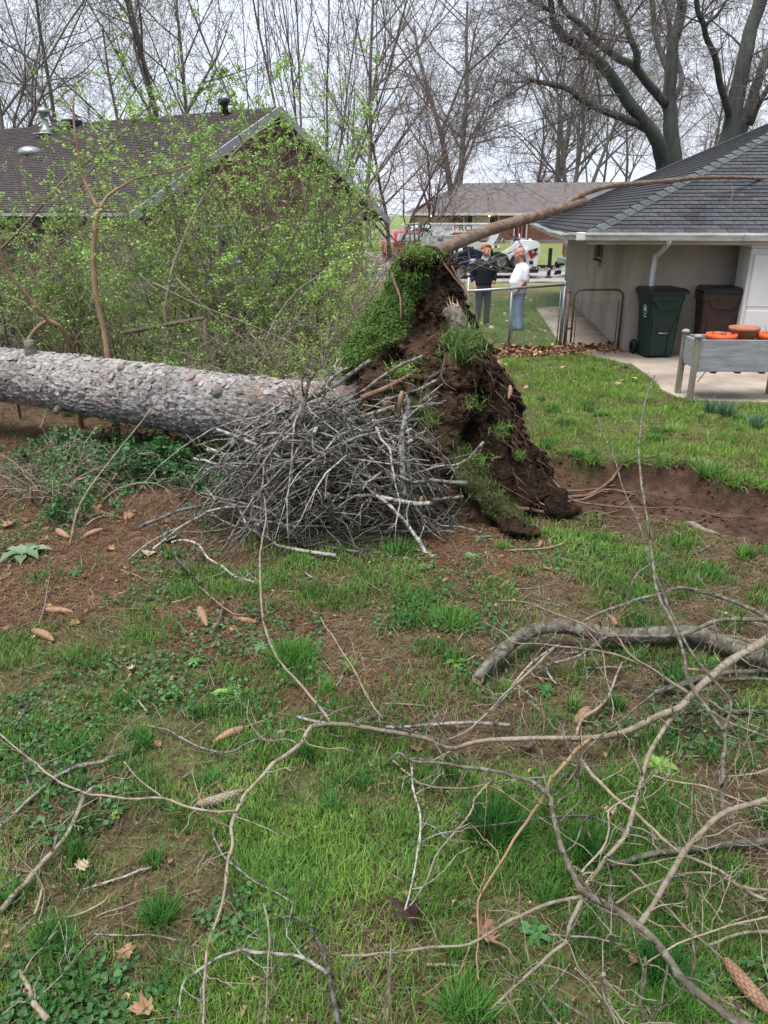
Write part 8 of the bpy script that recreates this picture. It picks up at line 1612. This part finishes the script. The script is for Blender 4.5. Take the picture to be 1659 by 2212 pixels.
# ================================================================== DEAD LEAVES
OUT = [(0, 1.0), (9, .72), (17, .66), (26, .74), (36, .60), (45, .50), (54, .74), (62, .86), (70, .62), (82, .52), (93, .42), (104, .60), (116, .66), (126, .44), (145, .40), (165, .36), (180, .22)]
def leaf_mb(L_, r, curl=.25):
    o = OUT + [(-a, q) for a, q in OUT[-2:0:-1]]; a = np.radians([q[0] for q in o]); rad_ = np.array([q[1] for q in o]) * L_ * .56 * r.uniform(.86, 1.1, len(o)); n = len(o); cx_, cy_, ph_ = r.normal(0, 1, 3); V = []
    for s_ in (1., .66, .33):
        x, y = rad_ * np.cos(a) * s_, rad_ * np.sin(a) * s_; u, v = x / L_, y / L_
        z = L_ * (curl * (1.3 * abs(cx_) * u * u + (.8 + abs(cy_)) * v * v * 1.6) + .05 * curl * np.sin(9 * u + ph_) * np.cos(8 * v) + .035 * np.abs(np.sin(a * 3.2)) * s_ * (1 + curl)); V.append(np.c_[x, y, z])
    V = np.vstack(V + [[[0, 0, 0]]]); i = np.arange(n); jn = (i + 1) % n; b = MB(); shade = .75 + .5 * r.random(len(V))
    Q = np.vstack([np.stack([i, jn, n + jn, n + i], -1), np.stack([n + i, n + jn, 2 * n + jn, 2 * n + i], -1)]); b.raw(V, Q, np.stack([2 * n + i, 2 * n + jn, np.full(n, 3 * n)], -1)); k_ = 16; b.tube(np.array([V[k_], V[k_] + [-L_ * .22, .01, .008], V[k_] + [-L_ * .4, .03, .004]]), .0016, 4)
    for q in (0, 7, 25): b.tube(np.array([[0, 0, .001], V[n + q] + [0, 0, .001], V[q] * .95 + [0, 0, .001]]), [.0014, .001, .0005], 3)
    return b
r = np.random.default_rng(91); M_leafpale = mat('pale_dead_leaf', (.46, .37, .28), (.30, .22, .15), sc=20, rough=.8); M_leafdark = mat('dark_dead_leaf', (.10, .06, .055), (.06, .035, .03), sc=20, rough=.7); M_leaftan = mat('tan_dead_leaf', (.36, .22, .13), (.20, .115, .065), sc=30, rough=.8, trans=.1)
LV = [((1038, 2015), 84, M_leaftan, .8, 'big tan lobed dead leaf near the bottom centre'), ((900, 1990), 66, M_leafdark, 2.6, 'dark curled dead leaf standing left of the big tan leaf'), ((1322, 1748), 42, M_leafpale, .3, 'pale lobed dead leaf by the lichened branch'), ((287, 1449), 26, M_leafpale, .5, 'small whitish leaf scrap in the left grass'), ((175, 1873), 40, M_leafpale, .3, 'pale crumpled leaf beside the thick tan stick'), ((272, 2056), 48, M_leaftan, .6, 'narrow tan leaf at the lower left'), ((315, 2188), 66, M_dead, .3, 'brown leaf at the bottom edge'),
      ((897, 1622), 40, M_leaftan, .3, 'tan leaf under the long forked branch'), ((1140, 1617), 48, M_leafdark, .9, 'dark curled leaf under the long forked branch'), ((1365, 2075), 30, M_dead, .5, 'brown leaf by the lichened branch at the bottom'), ((190, 1108), 62, M_leaftan, .3, 'large orange tan leaf in the litter before the trunk'), ((290, 1036), 30, M_leaftan, .4, 'tan leaf in the shade under the trunk'), ((397, 1077), 36, M_leaftan, .4, 'tan leaf at the left tip of the brush pile'), ((436, 1121), 34, M_leaftan, .4, 'orange leaf under the left of the brush pile'), ((318, 1198), 40, M_leafpale, .4, 'pale pinkish leaf below the brush pile'), ((367, 1168), 44, M_leafpale, .3, 'pale leaf left below the brush pile'), ((274, 1117), 30, M_leaftan, .4, 'small tan leaf right of the large orange tan leaf'), ((330, 1190), 30, M_leaftan, .4, 'orange tan leaf touching the pale pinkish leaf'), ((150, 1110), 36, M_dead, .4, 'brown leaf left of the large orange tan leaf'), ((24, 1136), 40, M_dead, .4, 'brown leaf at the left edge in the litter')]
for (x, y), s_, m, cu, lab in LV:
    p = gnd(x, y, .02); zc = proj(p)[1]; L_ = s_ * zc / FPX * 1.15; b = leaf_mb(L_, r, curl=cu); t = single(b, 'dead_leaf', m, lab, 'leaf', 'dead leaves on the ground', loc=(0, 0, 0)); t.location = (p[0], p[1], Hs(p[0], p[1]) + (.045 if s_ > 60 else .03)); t.rotation_euler = (r.normal(0, .25), r.normal(0, .25) - (.9 if 'standing' in lab else 0), r.uniform(0, 6.28))
protos = [leaf_mb(.11, r, curl=.5).mesh('dead_leaf', m, True) for m in (M_dead, M_leaftan, M_dead, M_leaftan, M_dead)]
q = 0
while q < 120:
    y0 = 2. + 6.3 * r.random(); x0 = (r.random() - .5) * (y0 * .95 + .8); lm_ = float(litmask(np.array([x0]), np.array([y0]))[0])
    if r.random() > .06 + .9 * lm_ or ((x0 - .75) / .9) ** 2 + ((y0 - 6.75) / .85) ** 2 < 1: continue
    ob = bpy.data.objects.new('dead_leaf', protos[q % 5]); COL.objects.link(ob); ob.location = (x0, y0, Hs(x0, y0) + .012); ob.rotation_euler = (r.normal(0, .3), r.normal(0, .3), r.uniform(0, 6.28)); s_ = r.uniform(.4, .95); ob.scale = (s_, s_, s_); tag(ob, 'small brown dead leaf lying in the needle litter', 'leaf', 'small dead leaves in the litter'); q += 1
b = MB(); n = 2200; u = r.random(n); side = fL - dirF * .6; a0 = side + (h1 - side) * u[:, None]; off = np.abs(r.normal(0, .22, n)); a0[:, 1] -= off - .10; pile = .11 * np.exp(-(off / .2) ** 2) * (.5 + fbm(a0[:, 0] * 3, a0[:, 1] * 3, 0, 4, 3)); a0[:, 2] = .015 + pile * r.random(n)
leaves(b, a0, r.uniform(.05, .11, n), r.uniform(.04, .09, n), np.array([(.33, .19, .11), (.24, .13, .075), (.45, .30, .19), (.17, .09, .055)])[r.integers(0, 4, n)] * r.uniform(.7, 1.3, (n, 1)), r, tilt=.9, fold=.6); tag(b.build('leaf_litter', M_deadattr), 'drift of brown dead leaves along the foot of the fence and gate', 'leaf litter', kind='stuff')
b = MB(); n = 130; y0 = r.uniform(11, 26, n); x0 = r.uniform(1.2, 4.6, n); leaves(b, np.stack([x0, y0, np.full(n, .05)], 1), r.uniform(.08, .14, n), r.uniform(.06, .1, n), np.array([(.50, .38, .25), (.36, .24, .15)])[r.integers(0, 2, n)], r, tilt=.3); tag(b.build('scattered_leaves', M_deadattr), 'tan dead leaves scattered over the lawn by the fence', 'leaf litter', kind='stuff')

# ================================================================== WEEDS, TUFTS, DAFFODILS
def rosette(x, y, sz, n, col, label, wid=.35, up=.35, cat='weed'):
    p = gnd(x, y, .02); zc = proj(p)[1]; R0 = sz * zc / FPX; b = MB()
    for q in range(n):
        a = q * 2.4 + r.normal(0, .2); L_ = R0 * r.uniform(.6, 1.1); m = 7; s_ = np.linspace(0, 1, m); el = up * r.uniform(.5, 1.5); d = np.array([math.cos(a), math.sin(a)]); sd = np.array([-d[1], d[0]])
        w_ = L_ * wid * np.sin(np.clip(s_ * .92 + .08, 0, 1) * math.pi) ** .7 * (1 + .25 * np.sin(s_ * 22)); z = .01 + L_ * (el * s_ - el * 1.0 * s_ ** 2.2) + .01 * r.random(); c = np.c_[d[0] * L_ * s_, d[1] * L_ * s_, z]; e_ = np.c_[sd[0] * w_ / 2, sd[1] * w_ / 2, w_ * .18]; e2_ = np.c_[-sd[0] * w_ / 2, -sd[1] * w_ / 2, w_ * .18]
        V = np.stack([c + e_, c, c + e2_], 1).reshape(-1, 3); Q = [[3 * i + k, 3 * i + k + 1, 3 * i + k + 4, 3 * i + k + 3] for i in range(m - 1) for k in (0, 1)]; b.raw(V, Q, None, np.array(col) * r.uniform(.7, 1.25))
    t = single(b, 'weed_rosette', M_leaf, label, cat, 'weeds in the lawn', loc=(0, 0, 0)); t.location = (p[0], p[1], Hs(p[0], p[1])); return t
rosette(52, 1200, 56, 15, (.19, .27, .17), 'large grey green thistle rosette at the left edge', wid=.42, up=.55)
rosette(985, 1432, 26, 12, (.26, .42, .10), 'bright light green rosette left of the sawn limb end'); rosette(498, 1492, 38, 22, (.22, .38, .09), 'light green dandelion rosette in the left centre grass')
rosette(1425, 1648, 38, 12, (.26, .44, .09), 'lettuce green weed in the branches at the right', wid=.5); rosette(1042, 1160, 26, 14, (.15, .24, .12), 'grey green rosette in front of the root plate'); rosette(910, 1120, 26, 14, (.13, .26, .08), 'green rosette at the right foot of the brush pile'); rosette(1180, 1488, 30, 16, (.06, .16, .05), 'dark green weed below the sawn limb')
rosette(160, 1236, 20, 12, (.07, .19, .06), 'small dark weed in the left litter'); rosette(420, 1425, 26, 16, (.14, .28, .08), 'soft green weed left of the bare dirt spot'); rosette(560, 1390, 28, 16, (.17, .30, .12), 'pale weed beside the big grass tuft'); rosette(250, 1760, 22, 8, (.24, .42, .09), 'single bright leaf cluster by the thick tan stick', wid=.5); rosette(1020, 1200, 22, 10, (.17, .28, .12), 'pale weed right of the brush pile'); rosette(915, 1222, 20, 8, (.15, .26, .12), 'flat weed below the longest grey branch'); rosette(1150, 2010, 44, 12, (.08, .22, .07), 'dark leafy weed among the ivy at the bottom')
def tuft(name, label, x, y, sz, h_px, n, col, w_px=1.6, lean=.35, cat='grass tuft', grp='tall grass tufts in the lawn'):
    p = gnd(x, y); zc = proj(p)[1]; R0 = sz * zc / FPX; b = MB(); a = r.uniform(0, 6.28, n); q = R0 * r.random(n) ** .6; P = np.stack([q * np.cos(a), q * np.sin(a), np.zeros(n)], 1); N = np.stack([P[:, 0] / R0 * .5, P[:, 1] / R0 * .5, np.ones(n)], 1); N /= np.linalg.norm(N, axis=1)[:, None]
    blades(b, P, N, r.uniform(.5, 1, n) * h_px * zc / FPX, np.full(n, w_px * zc / FPX) * r.uniform(.7, 1.3, n), np.array(col) * r.uniform(.6, 1.4, (n, 1)), lean=lean, r=r); t = single(b, name, M_grass, label, cat, grp, loc=(0, 0, 0)); t.location = (p[0], p[1], Hs(p[0], p[1]) - .005); return t
GD_ = (.055, .17, .03); GDD = (.03, .125, .022)
tuft('grass_tuft', 'round bright grass tuft in the middle of the lawn', 630, 1425, 46, 56, 520, (.075, .22, .035)); tuft('grass_tuft', 'dark tall grass tuft under the pale thin branch', 1065, 1800, 48, 110, 520, GDD, 2.2); tuft('grass_tuft', 'dark tall grass tuft right of the lichened branch bend', 1262, 1850, 36, 100, 380, GDD, 2.2); tuft('grass_tuft', 'dark grass tuft by the lichened branch near the bottom', 1425, 2100, 40, 100, 420, GDD, 2.4); tuft('grass_tuft', 'small dark grass tuft in the lower left lawn', 345, 1985, 28, 70, 260, GD_, 2.2); tuft('grass_tuft', 'grass tuft at the lower left edge', 115, 2035, 30, 80, 300, GD_, 2.4); tuft('grass_tuft', 'grass tuft at the bottom edge near the centre', 1010, 2180, 50, 100, 420, (.10, .24, .05), 2.6)
tuft('grass_tuft', 'bright grass clump above the sawn limb end', 975, 1345, 48, 40, 420, (.09, .25, .04)); tuft('grass_tuft', 'grass tuft on the rim behind the dirt pit', 1535, 1030, 26, 40, 260, (.13, .26, .07), 1.4); tuft('grass_tuft', 'grass clump at the left end of the pit', 1190, 1010, 14, 26, 140, (.17, .27, .09), 1.2); tuft('grass_tuft', 'dark grass clump far back on the bright lawn', 1430, 935, 26, 18, 200, GD_, 1.2); tuft('grass_tuft', 'light grass tuft before the brush pile', 860, 1190, 36, 34, 260, (.10, .24, .05), 1.5)
DC = (.10, .20, .12); 
for x, y, h_, lab in ((1535, 893, 42, 'left daffodil clump in front of the planter'), (1567, 900, 46, 'middle daffodil clump in front of the planter'), (1632, 925, 44, 'right daffodil clump near the right edge')): tuft('daffodil_clump', lab, x, y, 11, h_, 70, DC, 2.0, lean=.14, cat='plant', grp='daffodil clumps by the planter')
